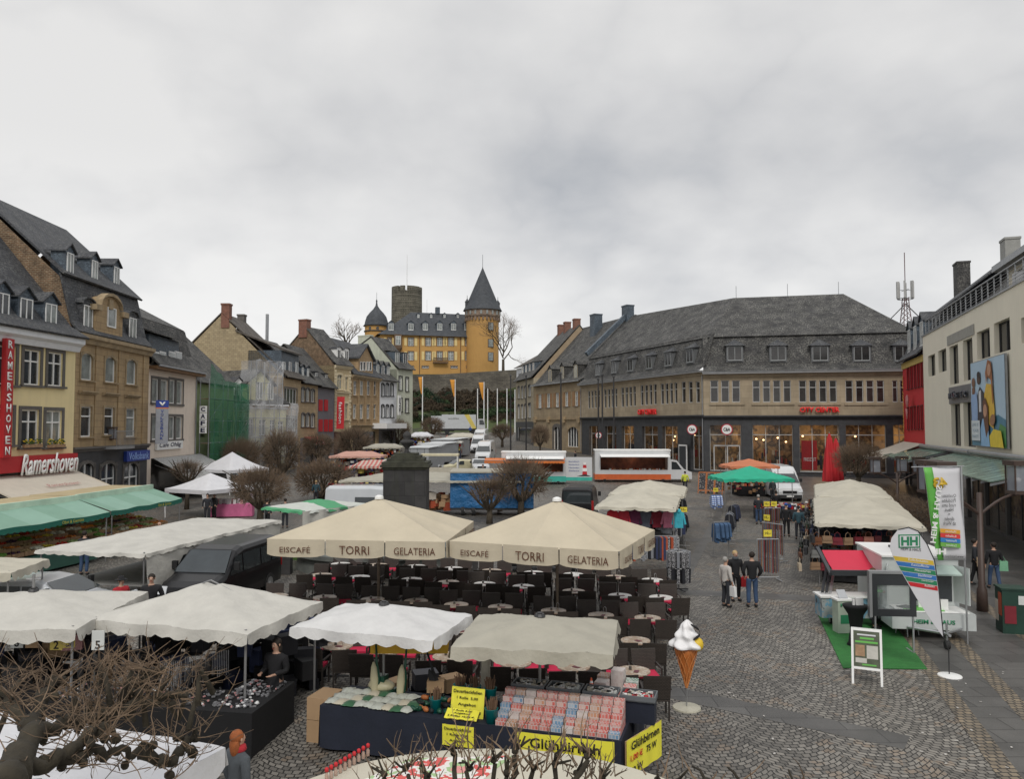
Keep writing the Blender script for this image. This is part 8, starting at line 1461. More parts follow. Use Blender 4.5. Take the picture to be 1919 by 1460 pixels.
p = gnd(1584, 1190); o = E('brochure_counter', (p.x, p.y + .2, 0), R(5), 'white brochure counter with green print left of the bar table', 'counter'); MB().box(-.2, .2, -.17, .17, .03, .95).out('body', mat('pale_green_print', (.38, .44, .36), .5, var=.15), o); MB().box(-.24, .24, -.2, .2, .95, 1.0).out('top', FRAMEW, o); text('HH', .26, .1, HDG, o, (0, -.18, .83), bold=.05); MB().box(-.13, .13, -.178, -.171, .3, .55).out('print', HDG, o); MB().prism([(-.12, -.1, 1.0), (.14, -.1, 1.0), (.14, .1, 1.2), (-.12, .1, 1.2)], (0, 0, .02)).out('brochure_rack', STEEL, o)
p = gnd(1611, 1215); o = E('bar_table', (p.x, p.y + .2, 0), 0, 'round bar table in a black stretch cover on the green carpet', 'table'); MB().lathe([(.26, 0), (.2, .1), (.15, .45), (.2, .85), (.33, 1.06), (.34, 1.1)], 24).out('stretch_cover', BLK, o, smooth=True); tag(MB().box(-.1, .1, -.04, .04, 0, .2).box(-.18, -.13, -.03, .03, 0, .16).out('leaflet_box', FRAMEW, loc=(p.x + .1, p.y + .2, 1.1)), 'white leaflet holder standing on the black bar table', 'leaflet holder')
p = gnd(1700, 1190); o = E('bar_stool', (p.x, p.y, 0), .4, 'tall metal bar stool behind the white notice board', 'stool'); MB().box(-.2, .2, -.18, .18, .74, .8).out('seat', BLACK, o)
for sx in (-1, 1):
 for sy in (-1, 1): MB().cyl((sx * .17, sy * .15, .74), (sx * .22, sy * .2, 0), .014, n=5).out('leg', STEEL, o, uv=False)
MB().tube([(-.2, -.18, .3), (.2, -.18, .3), (.2, .18, .3), (-.2, .18, .3), (-.2, -.18, .3)], .012, 5).out('footrest', STEEL, o, uv=False)
p = gnd(1628, 1282); o = E('notice_board', (p.x + .08, p.y + .25, 0), R(-24), 'white framed A-shaped notice board at the front of the green carpet', 'notice board')
for sg in (-1, 1):
 def Q(a, z): return (a, sg * (.36 * (1 - z / 1.22) + .01), z)
 mb = MB()
 for a0, a1, z0, z1 in ((-.33, -.28, 0, 1.2), (.28, .33, 0, 1.2), (-.28, .28, 1.15, 1.2), (-.28, .28, .32, .37)): mb.prism([Q(a0, z0), Q(a1, z0), Q(a1, z1), Q(a0, z1)], (0, sg * .025, 0))
 f = mb.out('frame', FRAMEW, o, uv=False); MB().prism([Q(-.28, .37), Q(.28, .37), Q(.28, 1.15), Q(-.28, 1.15)], (0, sg * .01, 0)).out('poster', mat('poster_print', (.07, .085, .05), .5, var=.4, vs=5), f)
 for a0, a1, z0, z1, m_ in ((-.2, .2, 1.05, 1.08, FLW), (-.14, .16, .97, 1.01, HG), (-.24, .24, .89, .93, HG), (-.24, -.04, .6, .84, WOOD), (0, .24, .56, .84, CANV), (-.24, .0, .46, .56, CANV), (-.1, .2, .41, .44, HG)): MB().prism([Q(a0, z0), Q(a1, z0), Q(a1, z1), Q(a0, z1)], (0, sg * .014, 0)).out('printed_block', m_, f, uv=False)
# ---------------------------------------------------------------- lamps, poles, flags, utility box
BRZ = mat('bronze_brown', (.06, .038, .03), .5, var=.15); LG = mat('lantern_glass', (.3, .32, .36), .15, var=.1, alpha=.6); BULB = mat('lantern_globe', (.8, .78, .75), .3)
def street_lamp(label, P, hgt, arms, rz=0, s_=1.0):
 o = E('street_lamp', P, rz, label, 'street lamp'); MB().lathe([(.17, 0), (.15, .7), (.1, .8), (.08, hgt)], 12).out('post', BRZ, o, smooth=True)
 for a, hs in arms:
  dx, dy = math.cos(a) * 1.1 * s_, math.sin(a) * 1.1 * s_; MB().tube([(dx * t, dy * t, hgt - .55 * s_ + .5 * s_ * math.sin(t * PI / 2)) for t in (0, .2, .4, .6, .8, 1)] + [(dx, dy, hgt - .2 * s_)] * 0, .035 * s_, 7).out('arm', BRZ, o, uv=False)
  z = hgt - .05 * s_; l = MB().box(dx - .21 * s_, dx + .21 * s_, dy - .21 * s_, dy + .21 * s_, z, z + .08 * s_).box(dx - .24 * s_, dx + .24 * s_, dy - .24 * s_, dy + .24 * s_, z + .72 * s_, z + .84 * s_)
  for sx in (-1, 1):
   for sy in (-1, 1): l.box(dx + sx * .19 * s_ - .02, dx + sx * .19 * s_ + .02, dy + sy * .19 * s_ - .02, dy + sy * .19 * s_ + .02, z + .08 * s_, z + .72 * s_)
  lo = l.out('lantern', BRZ, o, uv=False); MB().box(dx - .17 * s_, dx + .17 * s_, dy - .17 * s_, dy + .17 * s_, z + .09 * s_, z + .7 * s_).out('lantern_glass', LG, lo, uv=False); MB().ell((dx, dy, z + .35 * s_), (.07 * s_,) * 3, 10, 7).out('globe', BULB, lo, smooth=True, uv=False)
p = gnd(1852, 1150); street_lamp('bronze street lamp with glass lanterns in front of the cream store, nearer one', (p.x, p.y + .3, 0), at(1850, 925, p.y).z, ((-2.9, 1), (.15, 1), (2.6, 1)), 0, 1.3)
p = gnd(1683, 968); street_lamp('bronze street lamp with glass lanterns beside the cut off cafe terrace, farther one', (p.x, p.y, 0), at(1683, 886, p.y).z, ((PI, 1), (0, 1), (.9, 1)), 0, 1.3); p = gt(225, 952); street_lamp('bronze street lamp with four lanterns in front of the bank', (p.x + .3, p.y - 4, 0), 5.1, ((PI, 1), (0, 1), (PI / 2, 1)))
for k, px in enumerate((957, 986, 1051, 1121, 1128.5, 1150)):
 top = (706, 706, 702, 712, 704, 708)[k]; Y = (98, 100, 84, 82, 80, 80)[k]; a = at(px, top, Y); zb = gz(Y); tag(MB().cyl((0, 0, 0), (0, 0, a.z - zb), .11, .07, n=8).lathe([(.14, 0), (.14, .1), (.02, .3)], 8, (0, 0, a.z - zb)).out('mast_pole', DARK, loc=(a.x, Y, zb), uv=False), 'tall slim black mast, %s of six before the stone houses' % ORD[k], 'mast', 'slim black masts')
FO = mat('flag_orange', (.6, .26, .03), .7, var=.06)
for k, (px, t_, Y, fl_) in enumerate(((792, 706, 172, 1), (853, 711, 172, 1), (907, 716, 170, 1), (895, 728, 168, 0), (914, 728, 168, 0), (932, 728, 168, 0), (950, 728, 168, 0), (965, 730, 168, 0))):
 a = at(px, t_, Y); zb = hz(a.x, Y) - .2; o = E('flag_pole', (a.x, Y, zb), 0, ('white flagpole with long orange flag, %s of three below the castle' % ORD[k]) if fl_ else 'bare white flagpole below the castle, %s of five' % ORD[k - 3], 'flagpole'); MB().cyl((0, 0, 0), (0, 0, a.z - zb), .13, .09, n=7).out('pole', WHITE, o, uv=False)
 if fl_: Hh = a.z - zb; flagcloth(o, lambda i, j: (-.1 - (.2 + .9 * (j if k else j * .8)) * i, .2 * math.sin(j * 5 + i * 3), Hh - .1 - 3.9 * (1 - j)), FO, (6, 10))
p = gnd(1900, 1190); o = E('utility_box', (p.x + .15, p.y + .3, 0), R(-15), 'green utility box with posters on the right pavement', 'utility box'); MB().box(-.33, .33, -.3, .3, 0, 1.25).box(-.36, .36, -.33, .33, 1.25, 1.3).out('cabinet', mat('utility_green', (.01, .042, .028), .5, var=.25), o)
for x0, x1, y0, y1, z0, z1, m_ in ((-.345, -.331, -.25, .0, .5, 1.15, MT['cloth_rust']), (-.345, -.331, .02, .26, .3, .9, MT['cloth_pale']), (-.28, .02, -.315, -.301, .3, .8, MT['cloth_wine']), (.08, .25, -.315, -.301, .85, 1.1, TAGW)): MB().box(x0, x1, y0, y1, z0, z1).out('poster', m_, o, uv=False)
for k, (px, py) in enumerate(((1556, 905), (1568, 905))):
 p = gt(px, py + 10); o = E('closed_parasol', p, 0, 'closed red parasol, %s of two in front of the store windows' % ('left', 'right')[k], 'parasol', 'closed red parasols'); h_ = (105, 96)[k] / F * p.y; mb = MB(); mb.grid(lambda i, j: ((lambda a, r_: (r_ * math.cos(a), r_ * math.sin(a), h_ * (.12 + .85 * j)))(i * 2 * PI, (.5 * (1 - j) ** .6 * (1 + .25 * math.sin(i * 2 * PI * 7 + j * 3)) + .06))), 42, 8); mb.out('cloth', REDW, o, smooth=True); MB().cyl((0, 0, 0), (0, 0, h_), .03, n=6).out('pole', STEEL, o, uv=False)
# ---------------------------------------------------------------- trees
BARK = mat('bark', (.075, .06, .042), .95, var=.35, vs=6, bump=.6, bs=18); TWIG = mat('twigs', (.15, .105, .07), .9, var=.3, vs=1.5); TWIG2 = mat('near_twigs', (.16, .11, .07), .85, var=.6, vs=3); MOSSB = mat('mossy_bark', (.034, .028, .018), .95, var=.5, vs=5, bump=.8, bs=14)
def tw(mb, p, d, L_, r):
 d = d.normalized(); a = d.orthogonal().normalized(); b = d.cross(a); t = p + d * L_
 mb.add([p + a * r, p - a * r * .5 + b * r * .87, p - a * r * .5 - b * r * .87, t], [(0, 1, 3), (1, 2, 3), (2, 0, 3)])
def rv(s_=1.0): return Vector((rnd.gauss(0, s_), rnd.gauss(0, s_), rnd.gauss(0, s_)))
def ball(n, rz_, spiky=False):             # unit crown: radius 1, half height rz_, centre at origin; trunk fork below
 mb = MB(); lm = MB(); B = Vector((0, 0, -rz_ * 1.05))
 for k in range(9):
  a = k * 2 * PI / 9 + rnd.uniform(-.2, .2); e = rnd.uniform(.45, .85); T = Vector((e * math.cos(a), e * math.sin(a), rnd.uniform(-.25, .35) * rz_)); M = B.lerp(T, .5) + Vector((0, 0, -.12 * rz_))
  lm.tube([B, M, T], [.065, .045, .02], 6)
  for q in range(5): T2 = T + Vector((rnd.uniform(-.4, .4), rnd.uniform(-.4, .4), rnd.uniform(.0, .5) * rz_)); lm.tube([M.lerp(T, rnd.random()), T2], [.022, .01], 5)
 for k in range(n):
  u = rv(); u.normalize()
  if u.z < -.8: u.z *= -.5
  r_ = rnd.uniform(.55, 1) if not spiky else rnd.uniform(.15, .75); lump = 1 + .08 * math.sin(u.x * 9 + u.y * 7) ; p = Vector((u.x * r_, u.y * r_, u.z * r_ * rz_)) * lump * .93
  d = u + rv(.35) + Vector((0, 0, .25)); tw(mb, p, d, rnd.uniform(.08, .24) if not spiky else rnd.uniform(.15, .38), .0075 if not spiky else .006)
 return mb.mesh('crown', TWIG, uv=False), lm.mesh('limbs', BARK, uv=False)
BALLS = [ball(3600, .55), ball(3600, .6), ball(3200, .5)]; SPK = ball(1500, .75, True)
TL = 'in front of the green scaffold|in front of the white netting|before the grey house|before the sandstone houses|below the pale corner house|below the castle beside the lorry|behind the long white tent, in front of pavilion|left of the grey canopy, above the green white stall|taller, in front of the fish trailer|thin and small, in front of the blue tarpaulin|before the shuttered sandstone house|at the right street corner below the hill|beside the closed red parasols|young and sparse, before the cafe awning'.split('|')
for k, (px, py, x0, x1, y0, y1, v) in enumerate(((450, 905, 413, 492, 820, 893, 0), (528, 893, 488, 572, 804, 888, 1), (597, 880, 563, 633, 812, 860, 2), (662, 868, 628, 698, 801, 853, 0), (745, 838, 717, 772, 786, 831, 1), (810, 832, 787, 833, 781, 816, 2), (487, 985, 435, 548, 874, 952, 0), (606, 938, 546, 664, 859, 936, 1), (976, 968, 920, 1033, 857, 938, 2), (917, 982, 868, 970, 882, 955, 3), (1012, 856, 993, 1032, 796, 836, 0), (941, 838, 918, 964, 794, 824, 2), (1609, 925, 1566, 1658, 829, 893, 1), (350, 955, 312, 388, 855, 905, 3))):
 P = gt(px, py); s_ = (x1 - x0) / 2 / F * P.y; zc_ = at(px, (y0 + y1) / 2, P.y).z; hz2 = (y1 - y0) / 2 / F * P.y; me, lm = (BALLS + [SPK])[v]; rzz = (.55, .6, .5, .75)[v]
 o = E('plane_tree', P, 0, ('bare pollarded plane tree ' if v < 3 else 'bare round tree, ') + TL[k], 'tree', 'bare pollarded trees on the square'); zt = zc_ - P.z
 for m_, nm in ((me, 'crown'), (lm, 'limbs')): q = bpy.data.objects.new(nm, m_); COL.objects.link(q); q.parent = o; q.location = (0, 0, zt); q.scale = (s_, s_, hz2 / rzz); q.rotation_euler = (0, 0, k * 1.3)
 MB().tube([(0, 0, -.1), (.03, 0, zt * .5), (0, 0, zt - hz2 * .95)], [s_ * .13, s_ * .09, s_ * .08], 9).out('trunk', BARK, o, smooth=True)
def grow(mb, p, d, L_, r, lev, tb=None):
 q = p + d * L_ * .5 + rv(L_ * .05); e = q + (d + rv(.18)).normalized() * L_ * .5; (mb if r > .05 or tb is None else tb).tube([p, q, e], [r, r * .8, r * .62], 5 if r > .03 else 3, cap=False)
 if lev == 0: return
 for k in range(rnd.choice((2, 3, 3))): nd = (d + rv(.42) + Vector((0, 0, .12))).normalized(); grow(mb, e if k else q, nd, L_ * rnd.uniform(.62, .8), r * .58, lev - 1, tb)
for lb, px, base, Y, hgt, lv in (('tall bare tree right of the castle tower', 943, 697, 208, 15.5, 7), ('bare treetop rising behind the red brick gable', 648, 665, 190, 9, 6)):
 a = at(px, base, Y); o = E('bare_tree', a, 0, lb, 'tree'); mb = MB(); tb = MB(); mb.tube([(0, 0, -1), (0, 0, hgt * .22)], [.42, .34], 8);
 for k in range(5): grow(mb, Vector((0, 0, hgt * (.2 + .04 * k))), Vector((math.cos(k * 2.4) * .55, math.sin(k * 2.4) * .55, 1)).normalized(), hgt * .27, .2, lv - 1, tb)
 mb.out('trunk', BARK, o, uv=False); tb.out('crown', TWIG, o, uv=False)
def shoots(mb, p, n, L0, L1, spread, up, r=.008):
 for k in range(n):
  d = (Vector((rnd.gauss(0, spread), rnd.gauss(0, spread), up)) + rv(.15)).normalized(); L_ = rnd.uniform(L0, L1); q = p + rv(.05); pts = [q]; dd_ = d.copy()
  for s_ in range(4): dd_ = (dd_ + rv(.16) + Vector((0, 0, .05))).normalized(); pts.append(pts[-1] + dd_ * L_ / 4)
  rr = r * rnd.uniform(.7, 1.4); mb.tube(pts, [rr, rr * .85, rr * .7, rr * .55, rr * .3], 4)
  for s_ in range(rnd.choice((1, 2, 3))): j = rnd.randrange(1, 4); tw(mb, pts[j], dd_ + rv(.6), L_ * rnd.uniform(.15, .4), rr * .5)
o = E('near_plane_tree', (-3.45, 5.0, 0), 0, 'large pollarded plane tree with mossy limbs filling the bottom left corner', 'tree'); O = Vector((-3.45, 5.0, 0)); lim = MB(); shm = MB()
def limb(mb, P, r0, r1, n=8):
 m = (len(P) - 1) * 7; Q = []; rr = []
 for i in range(m + 1): t = i / m * (len(P) - 1); j = min(int(t), len(P) - 2); Q.append(P[j].lerp(P[j + 1], t - j) + rv(.012) + Vector((0, 0, .03 * math.sin(i * 1.3)))); rr.append((r0 + (r1 - r0) * i / m) * rnd.uniform(.8, 1.22))
 mb.tube(Q, rr, n)
A = lambda px, py, Y: at(px, py, Y) - O
limb(lim, [Vector((0, 0, 0)), A(0, 1500, 5.3), A(25, 1440, 5.7), A(60, 1375, 6.3)], .15, .08, 12); LM = [[(60, 1375, 6.3), (25, 1330, 6.6), (-10, 1290, 6.8)], [(60, 1375, 6.3), (140, 1352, 6.7), (190, 1345, 7.0), (235, 1325, 7.3)], [(25, 1440, 5.7), (120, 1420, 6.1), (210, 1408, 6.5), (265, 1412, 6.9)], [(190, 1345, 7.0), (270, 1318, 7.3), (350, 1300, 7.6)], [(265, 1412, 6.9), (320, 1432, 7.0), (345, 1400, 7.2), (370, 1372, 7.3)], [(60, 1375, 6.3), (80, 1300, 6.9), (120, 1265, 7.2)], [(235, 1325, 7.3), (260, 1270, 7.6), (300, 1262, 7.8)], [(120, 1420, 6.1), (170, 1375, 6.4), (215, 1365, 6.6)]]
for pts in LM:
 P_ = [A(*q) for q in pts]; n = len(P_); limb(lim, P_, .06, .022)
 for i in range(n - 1):
  for t in (.3, .65, 1):
   K = P_[i].lerp(P_[i + 1], t) + rv(.05); lim.ell(K, (rnd.uniform(.03, .055), .04, .04), 7, 5); c = rnd.randrange(4, 8); shoots(shm, K, c, .2, .65, .85, .4, .0052)
for k in range(26): K = A(rnd.uniform(-20, 380), rnd.uniform(1240, 1330), rnd.uniform(6.9, 7.9)); lim.tube([K, K + Vector((rnd.uniform(-.2, .1), rnd.uniform(-.2, .2), -.25))], [.02, .03], 5); shoots(shm, K, 7, .15, .5, .85, .45, .0046)
lim.out('limbs', MOSSB, o, smooth=True, uv=False); shm.out('shoots', TWIG2, o, uv=False)
for lb, cx_, pts in (('pollarded plane tree crown with thick knobs at the bottom centre edge', 900, [(720, 1452), (760, 1440), (800, 1458), (850, 1412), (880, 1440), (925, 1425), (950, 1448), (965, 1408), (1000, 1440), (1040, 1432), (1080, 1450), (1100, 1418), (1130, 1455)]), ('few thin pollard shoots rising at the bottom edge right of centre', 1290, [(1232, 1462), (1270, 1466), (1322, 1464), (1390, 1470), (1478, 1470)])):
 Y = 5.0; O = Vector((at(cx_, 1460, Y).x, Y - .5, 0)); o = E('near_plane_tree', O, 0, lb, 'tree'); lim = MB(); shm = MB(); top = Vector((0, 0, 3.1)); lim.tube([(0, 0, 0), (0, 0, 2.4), top], [.17, .14, .12], 9)
 for px, py in pts:
  K = at(px, py, Y + rnd.uniform(-.15, .3)) - O; M = top.lerp(K, .55) + Vector((0, 0, -.12)); limb(lim, [top, M, K], .032, .014, 7); lim.ell(K, (.024, .022, .022), 7, 5)
  shoots(shm, K, 14 if cx_ == 900 else 3, .06, .24, .45, .8, .0055)
  for q in range(3 if cx_ == 900 else 1): T = K + Vector((rnd.uniform(-.1, .1), rnd.uniform(-.1, .1), rnd.uniform(.03, .13))); lim.tube([K, K.lerp(T, .5) + rv(.01), T], [.011, .008, .006], 6)
 lim.out('limbs', MOSSB, o, smooth=True, uv=False); shm.out('shoots', TWIG2, o, uv=False)
def foliage(n, s_=.16, rz_=.8):
 mb = MB(); C = [(rv(.42), rnd.uniform(.3, .5)) for _ in range(9)]
 for k in range(n):
  c, r_ = rnd.choice(C); u = rv().normalized() * r_ * rnd.uniform(.6, 1.05); p = Vector((c.x + u.x, c.y + u.y, abs(c.z * .6 + u.z * rz_) + .05)); a = rv().normalized() * s_ * rnd.uniform(.5, 1.2) * .5; b = a.cross(rv()).normalized() * a.length * .7; mb.add([p - a, p + b, p + a, p - b], [(0, 1, 2, 3)])
 return mb
LG1 = mat('bush_green', (.03, .055, .018), .9, var=.5, vs=2); LG2 = mat('conifer_green', (.015, .035, .016), .9, var=.5, vs=2); LG3 = mat('scrub_brown', (.06, .043, .025), .95, var=.5, vs=2)
BM = [foliage(1500).mesh('foliage', m_, uv=False) for m_ in (LG1, LG2, LG3)]
def bush(x, y, s_, k, lb, hs=1.0, name='bush', z=None):
 o = bpy.data.objects.new(name, BM[k]); COL.objects.link(o); o.location = (x, y, (hz(x, y) if z is None else z) - .2); o.scale = (s_, s_, s_ * hs); o.rotation_euler = (0, 0, rnd.random() * 6); return tag(o, lb, 'bush', 'bushes on the castle slope')
KN = ('green', 'dark evergreen', 'brown leafless'); i_ = 0
for px in range(766, 975, 9):
 for Y, s0 in ((202, 2.8), (196, 2.3), (189, 2.1), (181, 1.8)):
  if Y == 181 and px % 2: continue
  x = at(px + rnd.uniform(-5, 5), 750, Y).x; k = rnd.choice((2, 2, 0, 1, 2)) if px < 880 else rnd.choice((2, 2, 0, 2)); s_ = s0 * rnd.uniform(.8, 1.3); i_ += 1; bush(x, Y + rnd.uniform(-2, 2), s_, k, '%s bush, one of the scrub growing on the slope below the castle' % KN[k], rnd.uniform(.7, 1.2))
for px, Y, s_, h_ in ((803, 199, 2.2, 2.4), (822, 192, 2.3, 1.9), (790, 190, 2.6, 1.3)): bush(at(px, 750, Y).x, Y, s_, 1, 'tall dark conifer like bush on the slope, %s' % {803: 'uppermost', 822: 'right', 790: 'left'}[px], h_)
hd = MB()
for (xa, xb, Y, z0) in ((-38, -12, 179, 0), (-12, 2, 183, 0)):
 for k in range(3200): p = Vector((rnd.uniform(xa, xb), Y + rnd.uniform(-.8, .8), 0)); p.z = hz(p.x, p.y) + rnd.uniform(-.1, 1.6); a = rv().normalized() * .22; b = a.cross(rv()).normalized() * .16; hd.add([p - a, p + b, p + a, p - b], [(0, 1, 2, 3)])
tag(hd.out('hedge', LG1, uv=False), 'long clipped green hedge across the castle slope above the lawn', 'hedge')
hq = MB()                                  # brown wicker like hedge of the right terrace
for k in range(4200): t = rnd.random(); p = Vector((23.2 + 3.4 * t + rnd.uniform(-.6, .6), 42 + 14 * t, rnd.uniform(.1, 1.5))); tw(hq, p, rv() + Vector((0, 0, .4)), rnd.uniform(.15, .45), .013)
tag(hq.out('terrace_hedge', TWIG2, uv=False), 'brown leafless hedge around the terrace beside the farther bronze lamp', 'hedge')
# ---------------------------------------------------------------- people
SKIN = mat('skin', (.45, .27, .19), .6, var=.05); EYE = mat('eye_dark', (.03, .02, .02), .3)
def cm_(n, c): return mat('clothing_' + n, c, .9, var=.15, vs=6, bump=.2, bs=20)
CL = {n: cm_(n, c) for n, c in dict(black=(.012, .012, .014), white=(.5, .47, .44), jeans=(.04, .075, .15), dark=(.025, .027, .033), beige=(.4, .3, .2), red=(.4, .02, .03), grey=(.07, .08, .09), blue=(.03, .09, .3), yellow=(.55, .6, .06), green=(.05, .3, .05), teal=(.03, .07, .09)).items()}
HR = {n: mat('hair_' + n, c, .8, var=.3, vs=20) for n, c in dict(dark=(.02, .014, .01), blond=(.42, .3, .15), grey=(.3, .29, .27), red=(.28, .08, .02), brown=(.08, .045, .02)).items()}
def skin(name, m, par, V, Ed, root=0, sub=1):
 me = bpy.data.meshes.new(name); me.from_pydata([v[:3] for v in V], Ed, []); me.materials.append(m); o = bpy.data.objects.new(name, me); COL.objects.link(o); o.parent = par
 md = o.modifiers.new('skin', 'SKIN'); md.use_smooth_shade = True
 if not me.skin_vertices: bpy.context.view_layer.update()
 sv = me.skin_vertices[0].data
 for i, v in enumerate(V): sv[i].radius = (v[3], v[4] if len(v) > 4 else v[3]); sv[i].use_root = i == root
 s_ = o.modifiers.new('sub', 'SUBSURF'); s_.levels = sub; s_.render_levels = sub; return o
def person(P, rz, lab, top, legs, hair='dark', h=1.72, pose='stand', arms='down', coat=0., hat=None, scarf=None, detail=False, longhair=False, z=None):
 if isinstance(P, tuple): P = gt(*P)
 o = E('person', P, R(rz), lab, 'person'); k = h / 1.75; o.scale = (k, k, k); w = .16 if pose == 'walk' else .0
 el = {'down': (.27, .03, 1.14), 'hold': (.26, .02, 1.13), 'pocket': (.29, .05, 1.14)}[arms]; wr = {'down': (.28, -.04, .90), 'hold': (.16, -.26, 1.12), 'pocket': (.22, -.09, .95)}[arms]; V = [(0, 0, .97, .13, .1), (0, 0, 1.2, .12, .09), (0, .01, 1.38, .13, .09), (0, .01, 1.49, .052), (0, -.01, 1.57, .062, .07), (0, -.005, 1.645, .077, .092), (0, .0, 1.71, .06, .075), (0, -.115, 1.615, .013)]
 Ed = [(0, 1), (1, 2), (2, 3), (3, 4), (4, 5), (5, 6), (5, 7)]; T = [(0, 0, .8 - coat, .15 + coat * .2, .12 + coat * .2), (0, 0, .98, .175, .14), (0, 0, 1.17, .155, .12), (0, .01, 1.37, .165, .115), (0, .01, 1.47, .075)]; TE = [(0, 1), (1, 2), (2, 3), (3, 4)]; Lg = [(0, 0, .98, .13, .1)]; LE = []
 for s_ in (-1, 1):
  b = len(V); st = s_ * w; kn = (s_ * .11, -st * .5 - .02, .52); an = (s_ * .12, -st + .03, .1)
  V += [(s_ * .1, 0, .9, .085), (*kn, .06), (*an, .042), (s_ * .13, an[1] - .12, .04, .04, .03), (s_ * .19, .01, 1.4, .055), (s_ * el[0], el[1], el[2], .042), (s_ * wr[0], wr[1], wr[2], .028)]; Ed += [(0, b), (b, b + 1), (b + 1, b + 2), (b + 2, b + 3), (2, b + 4), (b + 4, b + 5), (b + 5, b + 6)]
  d = Vector((s_ * (wr[0] - el[0]), wr[1] - el[1], wr[2] - el[2])).normalized(); W_ = Vector((s_ * wr[0], wr[1], wr[2])); pm = W_ + d * .06; b2 = len(V); V.append((*pm, .03, .02)); Ed.append((b + 6, b2))
  if detail:
   sd = Vector((0, 1, 0)) if abs(d.z) > .6 else Vector((1, 0, 0)); cu = Vector((-s_ * .02, 0, 0))
   for f in range(4): off = sd * (f - 1.5) * .02; l_ = (.062, .075, .07, .052)[f]; n_ = len(V); a1 = pm + d * .035 + off; a2 = a1 + d * l_ * .5; a3 = a2 + d * l_ * .4 + cu; V += [(*a1, .0095), (*a2, .009), (*a3, .007)]; Ed += [(b2, n_), (n_, n_ + 1), (n_ + 1, n_ + 2)]
   n_ = len(V); t1 = pm - sd * .035; t2 = t1 + d * .035 - sd * .012; V += [(*t1, .011), (*t2, .009)]; Ed += [(b2, n_), (n_, n_ + 1)]
  b = len(T); T += [(s_ * .2, .01, 1.39, .085), (s_ * el[0], el[1], el[2], .065), (s_ * wr[0] * .98, wr[1], wr[2] + .02, .048)]; TE += [(3, b), (b, b + 1), (b + 1, b + 2)]
  b = len(Lg); Lg += [(s_ * .1, 0, .86, .105), (*kn, .078), (an[0], an[1], .1, .066)]; LE += [(0, b), (b, b + 1), (b + 1, b + 2)]
  MB().ell((s_ * .125, an[1] - .07, .045), (.052, .14, .05), 8, 5).out('shoe', BLACK, o, smooth=True, uv=False)
 skin('body', SKIN, o, V, Ed); skin('jacket', CL[top], o, T, TE); skin('trousers', CL[legs], o, Lg, LE)
 if hair: hm = MB().ell((0, .028, 1.672), (.096, .1, .1), 12, 8)
 if hair and longhair: hm.ell((0, .06, 1.54), (.1, .065, .16), 10, 7)
 if hair: hm.out('hair', HR[hair], o, smooth=True, uv=False)
 if hat: MB().lathe([(.1, 0), (.1, .07), (.06, .12), (.01, .13)] if hat != 'wide' else [(.18, 0), (.17, .015), (.09, .02), (.085, .1), (.02, .12)], 14, (0, .01, 1.68)).out('hat', CL['black' if hat == 'wide' else hat], o, smooth=True, uv=False)
 if scarf: MB().lathe([(.085, 0), (.115, .04), (.1, .1), (.06, .12)], 12, (0, -.005, 1.44)).out('scarf', CL[scarf], o, smooth=True, uv=False)
 if detail:
  for s_ in (-1, 1): MB().ell((s_ * .03, -.098, 1.652), (.012, .006, .008), 6, 4).out('eye', EYE, o, uv=False); MB().ell((s_ * .085, .0, 1.635), (.012, .02, .03), 7, 5).out('ear', SKIN, o, smooth=True, uv=False)
  MB().ell((0, -.098, 1.575), (.024, .006, .006), 7, 4).out('mouth', CL['red'], o, uv=False)
 return o
def carry(per, lab, m, off, sz=(.26, .1, .32)):
 o = E('carrier_bag', per.matrix_basis @ Vector(off), per.rotation_euler.z, lab, 'bag'); w, t, h_ = sz; MB().prism([(-w / 2, -t / 2, 0), (w / 2, -t / 2, 0), (w * .45, -t * .4, h_), (-w * .45, -t * .4, h_)], (0, t, 0)).out('bag_body', m, o); MB().tube([(-w * .3, 0, h_), (0, 0, h_ + .16), (w * .3, 0, h_)], .01, 5).out('handle', m, o, uv=False)
D = dict(detail=True)
a = person((1361, 1138), 115, 'woman in pale coat holding a white carrier bag in the aisle', 'white', 'dark', 'grey', 1.63, coat=.1, **D); carry(a, 'white plastic bag held by the woman in the pale coat', WHITE, (-.3, -.06, .42))
a = person((1379, 1127), 10, 'blond woman in black jacket and grey scarf facing the camera', 'black', 'black', 'blond', 1.7, scarf='grey', **D); carry(a, 'red bag held by the blond woman in the black jacket', REDW, (.3, -.06, .5))
person((1410, 1138), 176, 'man in black jacket and jeans seen from behind in the aisle', 'black', 'jeans', 'dark', 1.8, arms='pocket', **D)
person((1422, 983), 150, 'man in dark jacket and jeans beside the belt racks', 'dark', 'jeans', 'grey', 1.78, arms='hold'); person((1455, 968), 175, 'person in black coat bending over the goods below the green canopy', 'black', 'black', 'dark', 1.65, arms='hold')
person((1474, 1006), 150, 'person in black with dark blue cap, left of the group at the bag stall', 'black', 'black', None, 1.75, hat='blue'); person((1497, 1011), 160, 'person in blue and black jacket in the middle of the group', 'teal', 'dark', None, 1.7, hat='black'); person((1512, 1000), -120, 'person in grey jacket with white cap beside the handbags', 'grey', 'dark', None, 1.72, hat='white', arms='hold')
person((1284, 922), 170, 'worker in bright yellow safety vest walking behind the clothes stall', 'yellow', 'dark', 'dark', pose='walk'); a = person((1864, 1105), 170, 'woman in black jacket and jeans with a green bag on the right pavement', 'black', 'jeans', 'dark', 1.7, pose='walk', **D); carry(a, 'light green cloth bag of the woman on the right pavement', mat('mint_bag', (.2, .45, .28), .8), (-.3, .05, .7), (.3, .1, .36))
